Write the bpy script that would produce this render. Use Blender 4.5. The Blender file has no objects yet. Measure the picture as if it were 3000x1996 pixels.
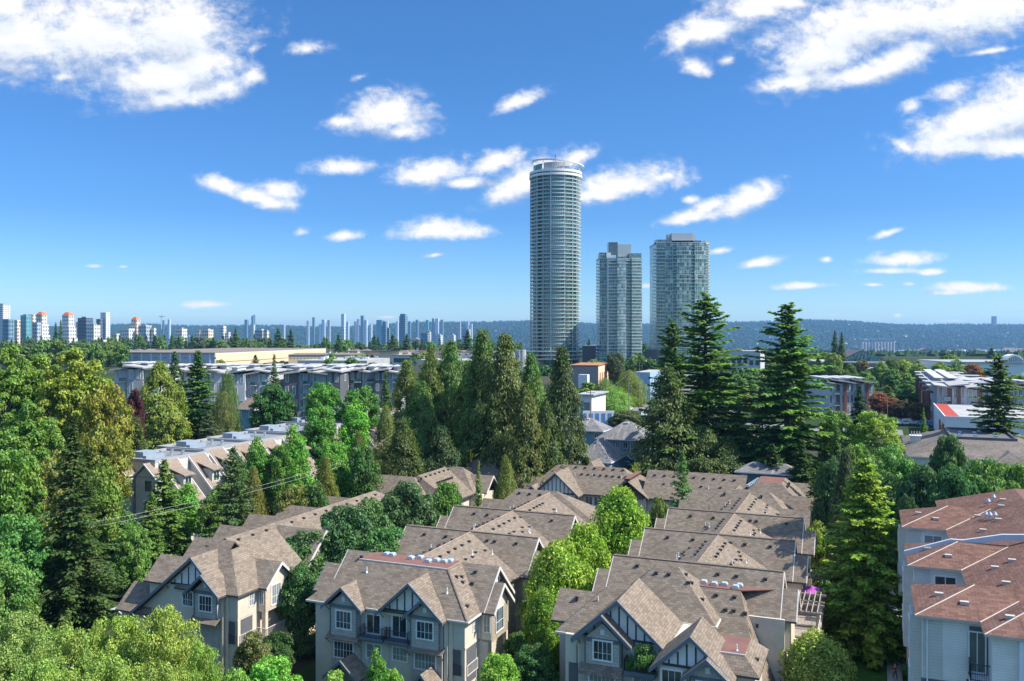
import bpy, math, random
import numpy as np
from mathutils import Vector, Matrix
R = math.radians
sc = bpy.context.scene
K, HC, HZ = 2550.0, 37.0, 975.0        # focal length in photo pixels, camera height (m), horizon row

# ------------------------------------------------------------------ camera
cam_d = bpy.data.cameras.new("camera")
cam_d.sensor_width = 36.0
cam_d.lens = 36.0 * K / 3000.0
cam_d.shift_y = -(HZ - 998.0) / 3000.0 * -1.0
cam_d.clip_start = 0.5
cam_d.clip_end = 40000
cam = bpy.data.objects.new("camera", cam_d)
cam.location = (0, 0, HC)
cam.rotation_euler = (R(90), 0, 0)
sc.collection.objects.link(cam)
sc.camera = cam

# ------------------------------------------------------------------ exposure
sc.view_settings.view_transform = 'Standard'
sc.view_settings.look = 'None'
sc.view_settings.exposure = 0.67
sc.view_settings.gamma = 1.0
sc.render.film_transparent = False
sc.cycles.use_denoising = True
sc.cycles.max_bounces = 6
sc.cycles.diffuse_bounces = 3
sc.cycles.glossy_bounces = 2
sc.cycles.transmission_bounces = 3
sc.cycles.transparent_max_bounces = 4
sc.cycles.volume_bounces = 0
sc.cycles.caustics_reflective = False
sc.cycles.caustics_refractive = False

# ------------------------------------------------------------------ sun and sky
SUN_AZ = -11.0       # degrees from +x towards -y (the camera side)
SUN_EL = 47.0
sv = Vector((math.cos(R(SUN_EL)) * math.cos(R(SUN_AZ)), math.cos(R(SUN_EL)) * math.sin(R(SUN_AZ)), math.sin(R(SUN_EL))))
sd = bpy.data.lights.new("sun", 'SUN')
sd.energy = 4.8
sd.angle = R(0.5)
sd.color = (1.0, 0.94, 0.84)
so = bpy.data.objects.new("sun", sd)
so.rotation_euler = sv.to_track_quat('Z', 'Y').to_euler()
so.location = (60, -60, 120)
sc.collection.objects.link(so)

world = bpy.data.worlds.new("World")
sc.world = world
world.use_nodes = True
wt = world.node_tree
wt.nodes.clear()


class NT:
    """small helper for building node trees"""
    def __init__(s, t): s.t = t
    def n(s, ty, **kw):
        nd = s.t.nodes.new(ty)
        for k, v in kw.items(): setattr(nd, k, v)
        return nd
    def l(s, a, b): s.t.links.new(a, b)
    def put(s, sock, v):
        if isinstance(v, (int, float)): sock.default_value = v
        elif isinstance(v, (tuple, list)): sock.default_value = v
        else: s.l(v, sock)
    def m(s, op, a, b=0.0, c=0.0, clamp=False):
        nd = s.n('ShaderNodeMath', operation=op, use_clamp=clamp)
        s.put(nd.inputs[0], a); s.put(nd.inputs[1], b); s.put(nd.inputs[2], c)
        return nd.outputs[0]
    def v(s, op, a, b=(0, 0, 0), c=(0, 0, 0), out=0):
        nd = s.n('ShaderNodeVectorMath', operation=op)
        s.put(nd.inputs[0], a); s.put(nd.inputs[1], b)
        if op == 'MULTIPLY_ADD': s.put(nd.inputs[2], c)
        return nd.outputs[out]
    def ramp(s, f, stops, interp='LINEAR'):
        nd = s.n('ShaderNodeValToRGB')
        nd.color_ramp.interpolation = interp
        el = nd.color_ramp.elements
        while len(el) < len(stops): el.new(0.5)
        for e, (p, c) in zip(el, stops):
            e.position = p; e.color = (*c, 1) if len(c) == 3 else c
        s.put(nd.inputs[0], f)
        return nd.outputs[0]
    def mix(s, f, a, b, bt='MIX'):
        nd = s.n('ShaderNodeMix', data_type='RGBA', blend_type=bt)
        s.put(nd.inputs[0], f); s.put(nd.inputs[6], a); s.put(nd.inputs[7], b)
        return nd.outputs[2]
    def noise(s, vec, scale, detail=4, rough=0.5, dist=0.0, out=0):
        nd = s.n('ShaderNodeTexNoise')
        if vec is not None: s.l(vec, nd.inputs['Vector'])
        nd.inputs['Scale'].default_value = scale; nd.inputs['Detail'].default_value = detail
        nd.inputs['Roughness'].default_value = rough; nd.inputs['Distortion'].default_value = dist
        return nd.outputs[out]
    def sstep(s, x, a, b):
        nd = s.n('ShaderNodeMapRange', interpolation_type='SMOOTHSTEP')
        s.put(nd.inputs['Value'], x); s.put(nd.inputs['From Min'], a); s.put(nd.inputs['From Max'], b)
        return nd.outputs[0]


# cumulus: lobes in sky direction (tangent plane of the +y direction; u, v are degrees-like units of 1/K)
#         u,   v,   half width, half height, thinness, tilt (deg, + = rises to the right)
CL = [
 # big cloud upper left
 (60, 120, 200, 130, 0, 0), (280, 110, 230, 140, 0, -5), (520, 90, 190, 140, 0, 0), (470, 230, 190, 90, 0, 0), (600, 190, 120, 90, .05, 0),
 (520, 285, 170, 45, .05, 8), (650, 255, 70, 45, .25, 0), (735, 220, 45, 45, .3, 30), (160, 30, 110, 80, .25, 30), (30, 20, 60, 70, 0, 0), (340, 20, 110, 50, .1, 0), (180, 225, 60, 28, .4, 10),
 # small upper middle-left
 (905, 142, 75, 24, .18, 5), (745, 140, 40, 26, .5, 20), (1050, 228, 50, 18, .6, 20),
 (1130, 340, 120, 62, 0, 6), (1010, 355, 80, 28, .2, 10), (1185, 385, 90, 32, .08, 0),
 (1520, 300, 95, 26, .2, 22),
 (1000, 492, 96, 27, .02, 2), (650, 545, 60, 26, 0, -12), (740, 575, 90, 28, 0, -14), (815, 560, 70, 34, .15, 0), (800, 600, 70, 20, .2, 0),
 (1270, 505, 115, 46, 0, 6), (1360, 535, 70, 20, .05, 0), (1450, 478, 85, 34, .02, 18), (1545, 530, 130, 55, 0, 25), (1480, 570, 60, 18, .1, 0),
 (1690, 462, 72, 26, .05, 22), (1830, 545, 150, 50, 0, 8), (1760, 570, 90, 26, 0, 0), (1940, 520, 60, 20, .2, 0), 
 (1270, 675, 115, 32, 0, 4), (1360, 680, 90, 24, .15, 0), (1010, 692, 55, 18, .12, 5), (890, 680, 45, 18, .55, 10), (1270, 748, 40, 11, .25, 8),
 (280, 780, 30, 8, .5, 0), (600, 893, 66, 11, .05, 0), (1130, 930, 60, 6, .5, 0), (360, 782, 20, 7, .5, 0),
 # upper right
 (2080, 85, 130, 50, .05, 12), (2190, 30, 130, 45, .1, 0), (2000, 120, 70, 28, .3, 30), (2035, 200, 65, 34, .25, -20), (2130, 178, 40, 24, .4, 30),
 (2330, 240, 130, 30, .05, 8), (2430, 150, 170, 110, 0, 25), (2580, 60, 330, 100, 0, 10), (2850, 40, 280, 100, 0, 10), (2500, 220, 200, 40, .02, 10), (2640, 170, 160, 50, .05, 20), (2900, 150, 150, 14, .5, 8), (2250, 10, 200, 30, .15, 0),
 (2850, 370, 190, 80, 0, 18), (2980, 320, 180, 100, 0, 20), (2800, 430, 170, 42, 0, 0), (2960, 430, 160, 40, 0, 0), (2650, 430, 70, 24, .2, -25), (2790, 265, 80, 38, .2, 15), (2665, 315, 50, 30, .5, 20),
 (2180, 590, 110, 42, 0, 22), (2010, 640, 80, 22, .08, 12), (2080, 605, 55, 22, .08, 20), (2020, 585, 30, 14, .15, 0), (2250, 560, 30, 36, .1, 30),
 (2230, 770, 65, 18, .15, 10), (2110, 735, 50, 14, .35, 10), (2420, 762, 22, 11, .1, 0), (2345, 838, 80, 11, .02, 3), (2610, 682, 60, 13, .3, 14),
 (2640, 762, 95, 22, .0, 3), (2600, 795, 90, 11, .1, 0), (2725, 798, 36, 11, .05, 5), (2560, 835, 40, 8, .2, 0), (2660, 832, 25, 9, .15, 0), (2830, 845, 105, 15, 0, 0), (2780, 860, 100, 6, .3, 0), (2630, 925, 12, 7, .1, 0), (2440, 925, 30, 5, .5, 0), (2800, 940, 90, 5, .6, 0), (1890, 838, 60, 12, .35, 0),
]

w = NT(wt)
tc = w.n('ShaderNodeTexCoord')
sep = w.n('ShaderNodeSeparateXYZ'); w.l(tc.outputs['Generated'], sep.inputs[0])
sky = w.n('ShaderNodeTexSky', sky_type='NISHITA')
sky.sun_disc = False
sky.sun_elevation = R(SUN_EL)
sky.sun_rotation = R(90 - SUN_AZ)
sky.altitude = 100
sky.air_density = 1.0
sky.dust_density = .2
sky.ozone_density = 3.0
tint = w.ramp(w.m('MAXIMUM', sep.outputs[2], 0.0), [(0, (.66, .90, 1.22)), (.05, (.50, .76, 1.09)), (.13, (.34, .62, .98)), (.36, (.36, .70, 1.02)), (.48, (1.6, 1.68, 1.72)), (1, (2.6, 2.45, 2.25))])  # upper stops, above the view, brightened to add fill light to the shade
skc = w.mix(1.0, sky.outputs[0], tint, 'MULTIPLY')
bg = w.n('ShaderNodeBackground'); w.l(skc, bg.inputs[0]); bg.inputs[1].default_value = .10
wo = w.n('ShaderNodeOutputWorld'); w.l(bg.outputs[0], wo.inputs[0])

# cumulus: one far curved layer; the lobes give the cover at its vertices, noise in its material breaks them up
CR = 18500.0
naz, nel = 420, 200
az = np.linspace(R(-40), R(40), naz); pz = np.linspace(.002, .46, nel)
AZ, PZ = np.meshgrid(az, pz)
X = CR * np.sin(AZ); Yc = CR * np.cos(AZ); Zc = HC + PZ * Yc
PX = np.tan(AZ)
def cover(px, pz_):
    best = np.full(px.shape, 9.0)
    for (u, v_, rw, rh, th, tilt) in CL:
        dx = (px - (u - 1500) / K) * K; dy = (pz_ - (HZ - v_) / K) * K
        a = R(tilt)
        ex_ = dx * math.cos(a) + dy * math.sin(a); ey_ = -dx * math.sin(a) + dy * math.cos(a)
        ey2 = np.where(ey_ < 0, ey_ * 1.25, ey_)
        d2 = (ex_ / rw) ** 2 + (ey2 / rh) ** 2
        d = np.sqrt(d2) * .95 + th * 1.0
        k = .22; h = np.clip(.5 + .5 * (best - d) / k, 0, 1)
        best = best * (1 - h) + d * h - k * h * (1 - h)
    return 1 - best
c0 = cover(PX, PZ); c1 = cover(PX + .004, PZ + .024)
idx = np.arange(naz * nel).reshape(nel, naz)
ff = np.stack([idx[:-1, :-1], idx[:-1, 1:], idx[1:, 1:], idx[1:, :-1]], -1).reshape(-1, 4)
cme = bpy.data.meshes.new('sky_clouds')
cme.from_pydata(np.stack([X, Yc, Zc], -1).reshape(-1, 3).tolist(), [], ff.tolist())
for nm, arr in (('cover', c0), ('cover_up', c1), ('px', PX), ('pz', PZ)):
    at_ = cme.attributes.new(nm, 'FLOAT', 'POINT'); at_.data.foreach_set('value', arr.astype(np.float32).ravel())
clo = bpy.data.objects.new('sky_clouds', cme); sc.collection.objects.link(clo); clo['kind'] = 'structure'
cm = bpy.data.materials.new('cumulus'); cm.use_nodes = True; cm.node_tree.nodes.clear()
c = NT(cm.node_tree)
def att(nm): return c.n('ShaderNodeAttribute', attribute_name=nm).outputs['Fac']
cmb = c.n('ShaderNodeCombineXYZ'); c.l(att('px'), cmb.inputs[0]); c.l(att('pz'), cmb.inputs[1])
def breakup(vec):
    wp = c.noise(vec, 14, 4, .6, out=1)
    vv = c.v('MULTIPLY_ADD', wp, (.03, .02, 0), (-.015, -.010, 0)); vv = c.v('ADD', vec, vv)
    vv = c.v('MULTIPLY', vv, (1, 1.35, 1))
    a_ = c.noise(vv, 17, 10, .60); b_ = c.noise(vv, 60, 8, .62)
    return c.m('ADD', c.m('MULTIPLY', c.m('SUBTRACT', a_, .5), 1.8), c.m('MULTIPLY', c.m('SUBTRACT', b_, .5), 1.35))
N0 = breakup(cmb.outputs[0]); N1 = breakup(c.v('ADD', cmb.outputs[0], (.003, .006, 0)))
D0 = c.m('ADD', att('cover'), N0)
SH = c.m('ADD', c.m('MULTIPLY', c.m('SUBTRACT', c.m('MINIMUM', att('cover'), .75), c.m('MINIMUM', att('cover_up'), .75)), .85), c.m('MULTIPLY', c.m('SUBTRACT', N0, N1), .38))
alpha = c.m('POWER', c.sstep(D0, -.48, .72), 1.25)
lit = c.m('ADD', SH, .66, clamp=True)
ccol = c.ramp(lit, [(.0, (.31, .37, .48)), (.35, (.42, .47, .56)), (.62, (.58, .61, .655)), (1, (.675, .67, .665))])  # sunlit tops and grey shaded undersides painted into the cloud colour
em = c.n('ShaderNodeEmission'); c.l(ccol, em.inputs[0]); em.inputs[1].default_value = 1.0
tr = c.n('ShaderNodeBsdfTransparent'); mx = c.n('ShaderNodeMixShader')
c.l(alpha, mx.inputs[0]); c.l(tr.outputs[0], mx.inputs[1]); c.l(em.outputs[0], mx.inputs[2])
oo = c.n('ShaderNodeOutputMaterial'); c.l(mx.outputs[0], oo.inputs[0])
cm.cycles.emission_sampling = 'NONE'
cme.materials.append(cm)

# ================================================================== helpers
COL = sc.collection
ANG = R(22.5)
EX = Vector((math.cos(ANG), -math.sin(ANG), 0)); EY = Vector((math.sin(ANG), math.cos(ANG), 0))
O0 = Vector((-4.372, 84.935, 0))
def W(a, b, z=0.0): return O0 + EX * a + EY * b + Vector((0, 0, z))      # street-grid frame -> world
def grid_of(x, y):
    d = Vector((x, y, 0)) - O0
    return d.dot(EX), d.dot(EY)
def at(u, v, z):                       # the world point of height z seen at photo point (u, v)
    d = K * (HC - z) / (v - HZ); return (u - 1500) * d / K, d
def gat(u, v, z): return grid_of(*at(u, v, z))
def atd(u, v, d): return (u - 1500) * d / K, d, HC - (v - HZ) * d / K

def smooth(x, a, b):
    t = min(1, max(0, (x - a) / (b - a))); return t * t * (3 - 2 * t)
def lerp(a, b, t): return a + (b - a) * t
def ground_z(x, y):
    z = 8.0 * smooth(y, 150, 192)
    z += lerp(5.0, 1.0, smooth(x, -60, 20)) * smooth(y, 200, 280)
    z += lerp(0, 4.0, smooth(x, -60, 20)) * smooth(y, 380, 560)
    z += 5.0 * smooth(-x, 30, 60) * smooth(y, 110, 145) * (1 - smooth(y, 150, 192))
    z -= 26 * smooth(y, 800, 1700)
    z -= 85 * smooth(y, 1700, 4200)
    if y > 5700:
        hill = 196 + 22 * math.sin(x * .00071 + 1.0) + 16 * math.sin(x * .0019 + 2.2) + 9 * math.sin(x * .0043)
        hill += 26 * smooth(x, 1500, 3500)
        z += hill * smooth(y, 5900, 9300) + 2.0 * smooth(y, 5700, 5900)
        z -= 3 * smooth(y, 9800, 12500)
    return z

class MB:
    """collects faces; builds ONE mesh object with metric UVs laid along each face"""
    def __init__(s, off=(0, 0)): s.V = []; s.F = []; s.M = []; s.off = off
    def f(s, pts, mi=0):
        q = []
        for p in pts:
            p = Vector(p)
            if not q or (p - q[-1]).length > 1e-5: q.append(p)
        if len(q) > 1 and (q[0] - q[-1]).length < 1e-5: q.pop()
        if len(q) < 3: return
        i = len(s.V); s.V += q; s.F.append(tuple(range(i, i + len(q)))); s.M.append(mi)
    def box(s, x0, x1, y0, y1, z0, z1, mi=0, skip=''):
        a = [(x0, y0), (x1, y0), (x1, y1), (x0, y1)]
        for i, nm in enumerate('SENW'):
            if nm in skip: continue
            p, q = a[i], a[(i + 1) % 4]
            s.f([(*p, z0), (*q, z0), (*q, z1), (*p, z1)], mi)
        if 'T' not in skip: s.f([(*p, z1) for p in a], mi)
        if 'B' not in skip: s.f([(*p, z0) for p in reversed(a)], mi)
    def prism(s, pts, vec, mi=0):
        pts = [Vector(p) for p in pts]; vec = Vector(vec)
        n = Vector((0, 0, 0))
        for i in range(len(pts)): n += pts[i].cross(pts[(i + 1) % len(pts)])
        if n.dot(vec) < 0: pts.reverse()
        top = [p + vec for p in pts]
        s.f(top, mi); s.f(list(reversed(pts)), mi)
        for i in range(len(pts)):
            j = (i + 1) % len(pts); s.f([pts[i], pts[j], top[j], top[i]], mi)
    def bar(s, p, q, r, mi=0, n=4, r2=None):
        p = Vector(p); q = Vector(q); d = (q - p)
        if d.length < 1e-6: return
        d.normalize(); a = d.orthogonal().normalized(); b = d.cross(a); r2 = r if r2 is None else r2
        c0 = [p + (a * math.cos(t) + b * math.sin(t)) * r for t in [2 * math.pi * (i + .5) / n for i in range(n)]]
        c1 = [q + (a * math.cos(t) + b * math.sin(t)) * r2 for t in [2 * math.pi * (i + .5) / n for i in range(n)]]
        for i in range(n): j = (i + 1) % n; s.f([c0[i], c0[j], c1[j], c1[i]], mi)
        s.f(list(reversed(c0)), mi); s.f(c1, mi)
    def cyl(s, x, y, z0, z1, r, n=12, mi=0, r2=None): s.bar((x, y, z0), (x, y, z1), r, mi, n, r2)
    def build(s, name, mats, parent=None, smooth_=False):
        me = bpy.data.meshes.new(name)
        ox, oy = s.off
        me.from_pydata([(p.x - ox, p.y - oy, p.z) for p in s.V], [], s.F)
        if not isinstance(mats, (list, tuple)): mats = [mats]
        for m in mats: me.materials.append(m)
        me.polygons.foreach_set('material_index', s.M)
        uv = me.uv_layers.new(name='UVMap').data
        k = 0
        for fc in s.F:
            pts = [s.V[i] for i in fc]
            n = (pts[1] - pts[0]).cross(pts[2] - pts[0])
            if n.length < 1e-12: n = Vector((0, 0, 1))
            n.normalize()
            t = Vector((0, 0, 1)).cross(n)
            t = Vector((1, 0, 0)) if t.length < 1e-3 else t.normalized()
            b = n.cross(t)
            for p in pts:
                uv[k].uv = (p.dot(t), p.dot(b)); k += 1
        o = bpy.data.objects.new(name, me); COL.objects.link(o)
        if parent: o.parent = parent
        if smooth_:
            for pl in me.polygons: pl.use_smooth = True
        return o

def tag(o, label=None, cat=None, group=None, kind=None):
    if label: o['label'] = label
    if cat: o['category'] = cat
    if group: o['group'] = group
    if kind: o['kind'] = kind
    return o
def empty(name, loc, rz=0.0):
    o = bpy.data.objects.new(name, None); o.empty_display_size = .5; COL.objects.link(o)
    o.location = loc; o.rotation_euler = (0, 0, rz); return o
def structure(o): o['kind'] = 'structure'; return o

class Bld:
    """a building in the street-grid frame: root Empty at grid point (a, b), parts in grid coordinates"""
    def __init__(s, name, label, cat, a, b, group=None, z=0.0):
        s.off = (a, b); s.root = empty(name, W(a, b, z), -ANG); tag(s.root, label, cat, group); s.z = z; s.cache = {}
    def mb(s): return MB(s.off)
    def put(s, mb, name, mats, parent=None, label=None):
        if s.z:
            for p in mb.V: p.z -= s.z
        o = mb.build(name, mats, parent or s.root)
        if label: o['label'] = label
        return o
    def window(s, ax, c, a0, a1, z0, z1, nx=2, nz=2, fr=.09, parent=None, name='window', mf=None, mg=None, split=None, mun=.035):
        """framed window on a wall plane; ax: 'S' faces -y, 'E' faces +x, 'W' faces -x"""
        w_, h_ = a1 - a0, z1 - z0
        key = (ax, round(w_, 3), round(h_, 3), nx, nz, fr, name, (mf or FRAME).name, (mg or GLASS).name, split)
        if key not in s.cache:
            def M(a, o, z):
                return {'S': (a, -o, z), 'E': (o, a, z), 'W': (-o, -a, z), 'N': (-a, o, z)}[ax]
            def bx(mb, a_0, a_1, o0, o1, z_0, z_1):
                p = M(a_0, o0, z_0); q = M(a_1, o1, z_1)
                mb.box(min(p[0], q[0]), max(p[0], q[0]), min(p[1], q[1]), max(p[1], q[1]), z_0, z_1)
            fm = MB(); gm = MB()
            bx(fm, -w_/2, w_/2, 0.002, .07, 0, fr); bx(fm, -w_/2, w_/2, .002, .07, h_ - fr, h_)
            bx(fm, -w_/2, -w_/2 + fr, .002, .068, fr, h_ - fr); bx(fm, w_/2 - fr, w_/2, .002, .068, fr, h_ - fr)
            for i in range(1, nx):
                x = -w_/2 + fr + (w_ - 2*fr) * i / nx; t = mun * 1.8 if (nx % 2 == 0 and i == nx // 2) else mun
                bx(fm, x - t/2, x + t/2, .002, .055, fr, h_ - fr)
            for i in range(1, nz):
                z = fr + (h_ - 2*fr) * i / nz
                if split and i == 1: z = fr + (h_ - 2*fr) * split
                bx(fm, -w_/2 + fr, w_/2 - fr, .003, .05, z - mun/2, z + mun/2)
            bx(gm, -w_/2 + fr * .8, w_/2 - fr * .8, .001, .03, fr * .8, h_ - fr * .8)
            fo = fm.build(name, mf or FRAME, None); go = gm.build('pane', mg or GLASS, fo)
            s.cache[key] = (fo, go)
        else:
            fo0, go0 = s.cache[key]
            fo = fo0.copy(); go = go0.copy(); go.parent = fo; COL.objects.link(fo); COL.objects.link(go)
        fo.parent = parent or s.root
        am = (a0 + a1) / 2
        if parent is not None or True:
            fo.location = {'S': (am - s.off[0], c - s.off[1], z0 - s.z), 'E': (c - s.off[0], am - s.off[1], z0 - s.z), 'W': (c - s.off[0], am - s.off[1], z0 - s.z), 'N': (am - s.off[0], c - s.off[1], z0 - s.z)}[ax]
        return fo
    def clone(s, o, a, b, z, parent=None, rz=None):
        c = o.copy(); COL.objects.link(c); c.parent = parent or s.root
        c.location = (a - s.off[0], b - s.off[1], z - s.z)
        if rz is not None: c.rotation_euler = (0, 0, rz)
        return c

def roof(mb, x0, x1, y0, y1, ze, ins, zt, t=.2, omit='', mi_top=0, mi_edge=1, mi_flat=2):
    """roof shell: base rectangle at height ze, top rectangle inset by ins=(W,E,S,N) at height zt; sides named in omit are open gables"""
    iw, ie, is_, in_ = ins
    b = [Vector(p) for p in ((x0, y0, ze), (x1, y0, ze), (x1, y1, ze), (x0, y1, ze))]
    a = [Vector(p) for p in ((x0 + iw, y0 + is_, zt), (x1 - ie, y0 + is_, zt), (x1 - ie, y1 - in_, zt), (x0 + iw, y1 - in_, zt))]
    dn = Vector((0, 0, -t))
    for i, nm in enumerate('SENW'):
        j = (i + 1) % 4
        if nm in omit:
            pts = [b[i], a[i], a[j], b[j]]
            for p, q in zip(pts[:-1], pts[1:]):
                if (p - q).length > 1e-4 and not (abs(p.z - zt) < 1e-6 and abs(q.z - zt) < 1e-6 and False):
                    mb.f([q, p, p + dn, q + dn], mi_edge)
        else:
            mb.f([b[i], b[j], a[j], a[i]], mi_top)
            mb.f([a[i] + dn, a[j] + dn, b[j] + dn, b[i] + dn], mi_edge)
            mb.f([b[i] + dn, b[j] + dn, b[j], b[i]], mi_edge)
    if (a[1] - a[0]).length > 1e-4 and (a[2] - a[1]).length > 1e-4:
        mb.f(a, mi_flat); mb.f([p + dn for p in reversed(a)], mi_edge)

# ================================================================== materials
def mat(name, rough=.8, spec=.3):
    m = bpy.data.materials.new(name); m.use_nodes = True
    t = NT(m.node_tree); b = m.node_tree.nodes['Principled BSDF']
    b.inputs['Roughness'].default_value = rough
    b.inputs['Specular IOR Level'].default_value = spec
    return m, t, b
def uvn(t): return t.n('ShaderNodeTexCoord').outputs['UV']
def obn(t): return t.n('ShaderNodeTexCoord').outputs['Object']
def plain(name, c, rough=.7, spec=.3, var=.12, scale=1.5, metal=0):
    m, t, b = mat(name, rough, spec)
    nz = t.noise(obn(t), scale, 4, .6)
    lo = tuple(x * (1 - var) for x in c); hi = tuple(min(1, x * (1 + var)) for x in c)
    t.l(t.ramp(nz, [(.3, lo), (.7, hi)]), b.inputs['Base Color'])
    b.inputs['Metallic'].default_value = metal
    return m
def shingle(name, c1, c2, mort, bw=.5, rh=.16, stain=.25, streak=None):
    m, t, b = mat(name, .9, .15)
    uv = uvn(t)
    br = t.n('ShaderNodeTexBrick'); t.l(uv, br.inputs['Vector'])
    br.inputs['Scale'].default_value = 1.0; br.inputs['Brick Width'].default_value = bw; br.inputs['Row Height'].default_value = rh
    br.inputs['Mortar Size'].default_value = .012; br.inputs['Mortar Smooth'].default_value = .3; br.inputs['Bias'].default_value = 0
    br.inputs['Color1'].default_value = (*c1, 1); br.inputs['Color2'].default_value = (*c2, 1); br.inputs['Mortar'].default_value = (*mort, 1)
    br2 = t.n('ShaderNodeTexBrick'); t.l(t.v('ADD', uv, (3.3, .16, 0)), br2.inputs['Vector'])
    br2.inputs['Scale'].default_value = 1.0; br2.inputs['Brick Width'].default_value = bw * 1.7; br2.inputs['Row Height'].default_value = rh * 2
    br2.inputs['Mortar Size'].default_value = 0.0; br2.inputs['Color1'].default_value = (.93, .93, .94, 1); br2.inputs['Color2'].default_value = (1.05, 1.05, 1.04, 1)
    c = t.mix(1.0, br.outputs[0], br2.outputs[0], 'MULTIPLY')
    nz = t.noise(obn(t), .35, 4, .6)
    f = t.ramp(nz, [(.3, (1 - stain,) * 3), (.7, (1 + stain * .5,) * 3)])
    c = t.mix(1.0, c, f, 'MULTIPLY')
    if streak:
        sx = t.v('MULTIPLY', uv, (1.2, .12, 1)); ns = t.noise(sx, 1.0, 4, .65)
        c = t.mix(t.m('MULTIPLY', t.sstep(ns, .52, .68), streak[3]), c, (*streak[:3], 1))
    t.l(c, b.inputs['Base Color'])
    bp = t.n('ShaderNodeBump'); bp.inputs['Strength'].default_value = .5; bp.inputs['Distance'].default_value = .03
    t.l(br.outputs[1], bp.inputs['Height']); bp.invert = True; t.l(bp.outputs[0], b.inputs['Normal'])
    return m
def siding(name, c, lap=.18, vert=False, dark=.62, rough=.65):
    m, t, b = mat(name, rough, .25)
    uv = uvn(t); sp = t.n('ShaderNodeSeparateXYZ'); t.l(uv, sp.inputs[0])
    x = sp.outputs[0] if vert else sp.outputs[1]
    fr = t.m('FRACT', t.m('DIVIDE', x, lap))
    line = t.sstep(fr, .86, 1.0)
    nz = t.noise(obn(t), .8, 4, .6)
    base = t.ramp(nz, [(.3, tuple(k * .9 for k in c)), (.7, tuple(min(1, k * 1.08) for k in c))])
    cc = t.mix(line, base, tuple(k * dark for k in c) + (1,))
    t.l(cc, b.inputs['Base Color'])
    bp = t.n('ShaderNodeBump'); bp.inputs['Strength'].default_value = .6; bp.inputs['Distance'].default_value = .02
    t.l(fr, bp.inputs['Height']); t.l(bp.outputs[0], b.inputs['Normal'])
    return m

SHING = shingle('brown_shingle', (.275, .222, .172), (.18, .145, .110), (.09, .072, .055), .5, .25, .06)
SHING_TAN = shingle('tan_shingle', (.33, .26, .20), (.26, .205, .16), (.16, .12, .09), .5, .2, .08)
SHING_RED = shingle('red_brown_tile', (.235, .13, .098), (.155, .085, .065), (.085, .048, .04), .55, .28, .15, (.09, .055, .045, .55))
SHING_GREY = shingle('grey_shingle', (.27, .26, .255), (.19, .185, .185), (.11, .11, .11), .5, .2, .3, (.42, .41, .39, .6))
SHING_HB = shingle('weathered_shake', (.24, .205, .175), (.17, .145, .125), (.1, .085, .07), .4, .22, .3)
SHING_DK = shingle('dark_shingle', (.12, .10, .095), (.085, .073, .07), (.05, .04, .04), .45, .18)
MEMB = plain('red_membrane', (.205, .105, .085), .75, .2, .12, .7)
FASC = plain('fascia_dark', (.10, .085, .075), .7)
FASC_CREAM = plain('fascia_cream', (.50, .44, .38), .6)
FASC_WHITE = plain('fascia_white', (.72, .73, .75), .6, var=.05)
BARGE = plain('bargeboard_slate', (.13, .165, .20), .6, var=.1)
SIDE = siding('beige_lap_siding', (.64, .585, .48), .2)
SIDE_CR = siding('cream_lap_siding', (.68, .60, .47), .2)
SIDE_V = siding('cream_board_siding', (.66, .56, .43), .32, True)
SHAKE = shingle('grey_shake_wall', (.52, .50, .44), (.45, .43, .38), (.24, .22, .2), .38, .3, .1)
STUCCO = plain('white_stucco', (.78, .79, .76), .9, var=.06)
TIMB = plain('timber_slate', (.055, .065, .075), .7)
FRAME = plain('white_window_frame', (.78, .78, .76), .5, var=.04)
RAIL = plain('rail_dark', (.035, .04, .05), .4, .5, var=.1)
WOODG = plain('grey_wood', (.36, .31, .26), .8)
PINKT = plain('pale_trim', (.62, .58, .54), .7, var=.06)
def glass(name, c=(.05, .075, .09), var=.6, blinds=.35):
    m, t, b = mat(name, .08, .8)
    oi = t.n('ShaderNodeObjectInfo')
    nz = t.noise(t.v('ADD', obn(t), oi.outputs['Location']), .6, 2, .5)
    uv = uvn(t); sp = t.n('ShaderNodeSeparateXYZ'); t.l(uv, sp.inputs[0])
    bl = t.m('FRACT', t.m('MULTIPLY', sp.outputs[1], 9.0))
    bc = t.mix(t.sstep(bl, .6, .8), (.34, .36, .35, 1), (.2, .22, .22, 1))
    f = t.m('MULTIPLY', t.m('GREATER_THAN', t.noise(t.v('MULTIPLY_ADD', oi.outputs['Location'], (3.1, 3.1, 3.1), (.5, .5, .5)), 1.0, 1, .5), .53), blinds * 2)
    base = t.ramp(nz, [(.35, tuple(k * (1 - var) for k in c)), (.65, tuple(k * (1 + var) for k in c))])
    t.l(t.mix(t.m('MINIMUM', f, .8), base, bc), b.inputs['Base Color'])
    b.inputs['Coat Weight'].default_value = .25
    return m
GLASS = glass('window_glass')
GLASS_T = glass('teal_glass', (.06, .17, .19), .5, .3)
GLASS_TD = glass('dark_teal_glass', (.02, .06, .07), .5, .15)
SKYL = plain('skylight_dome', (.40, .52, .62), .2, .7, var=.1)
VENT = plain('roof_vent_dark', (.05, .045, .045), .7)
METAL = plain('galvanised', (.55, .57, .58), .35, .5, metal=.6)
WHITE = plain('white_paint', (.78, .78, .77), .6, var=.05)
CONC = plain('concrete', (.42, .41, .39), .85, var=.12)
ASPH = plain('asphalt', (.075, .075, .08), .9, var=.2, scale=.5)
BRICK = shingle('red_brick', (.27, .115, .075), (.21, .09, .06), (.3, .2, .16), .4, .12, .1)
GREYP = plain('grey_panel', (.34, .35, .36), .7, var=.06)
GREYL = plain('light_grey_panel', (.5, .51, .52), .7, var=.05)
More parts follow.
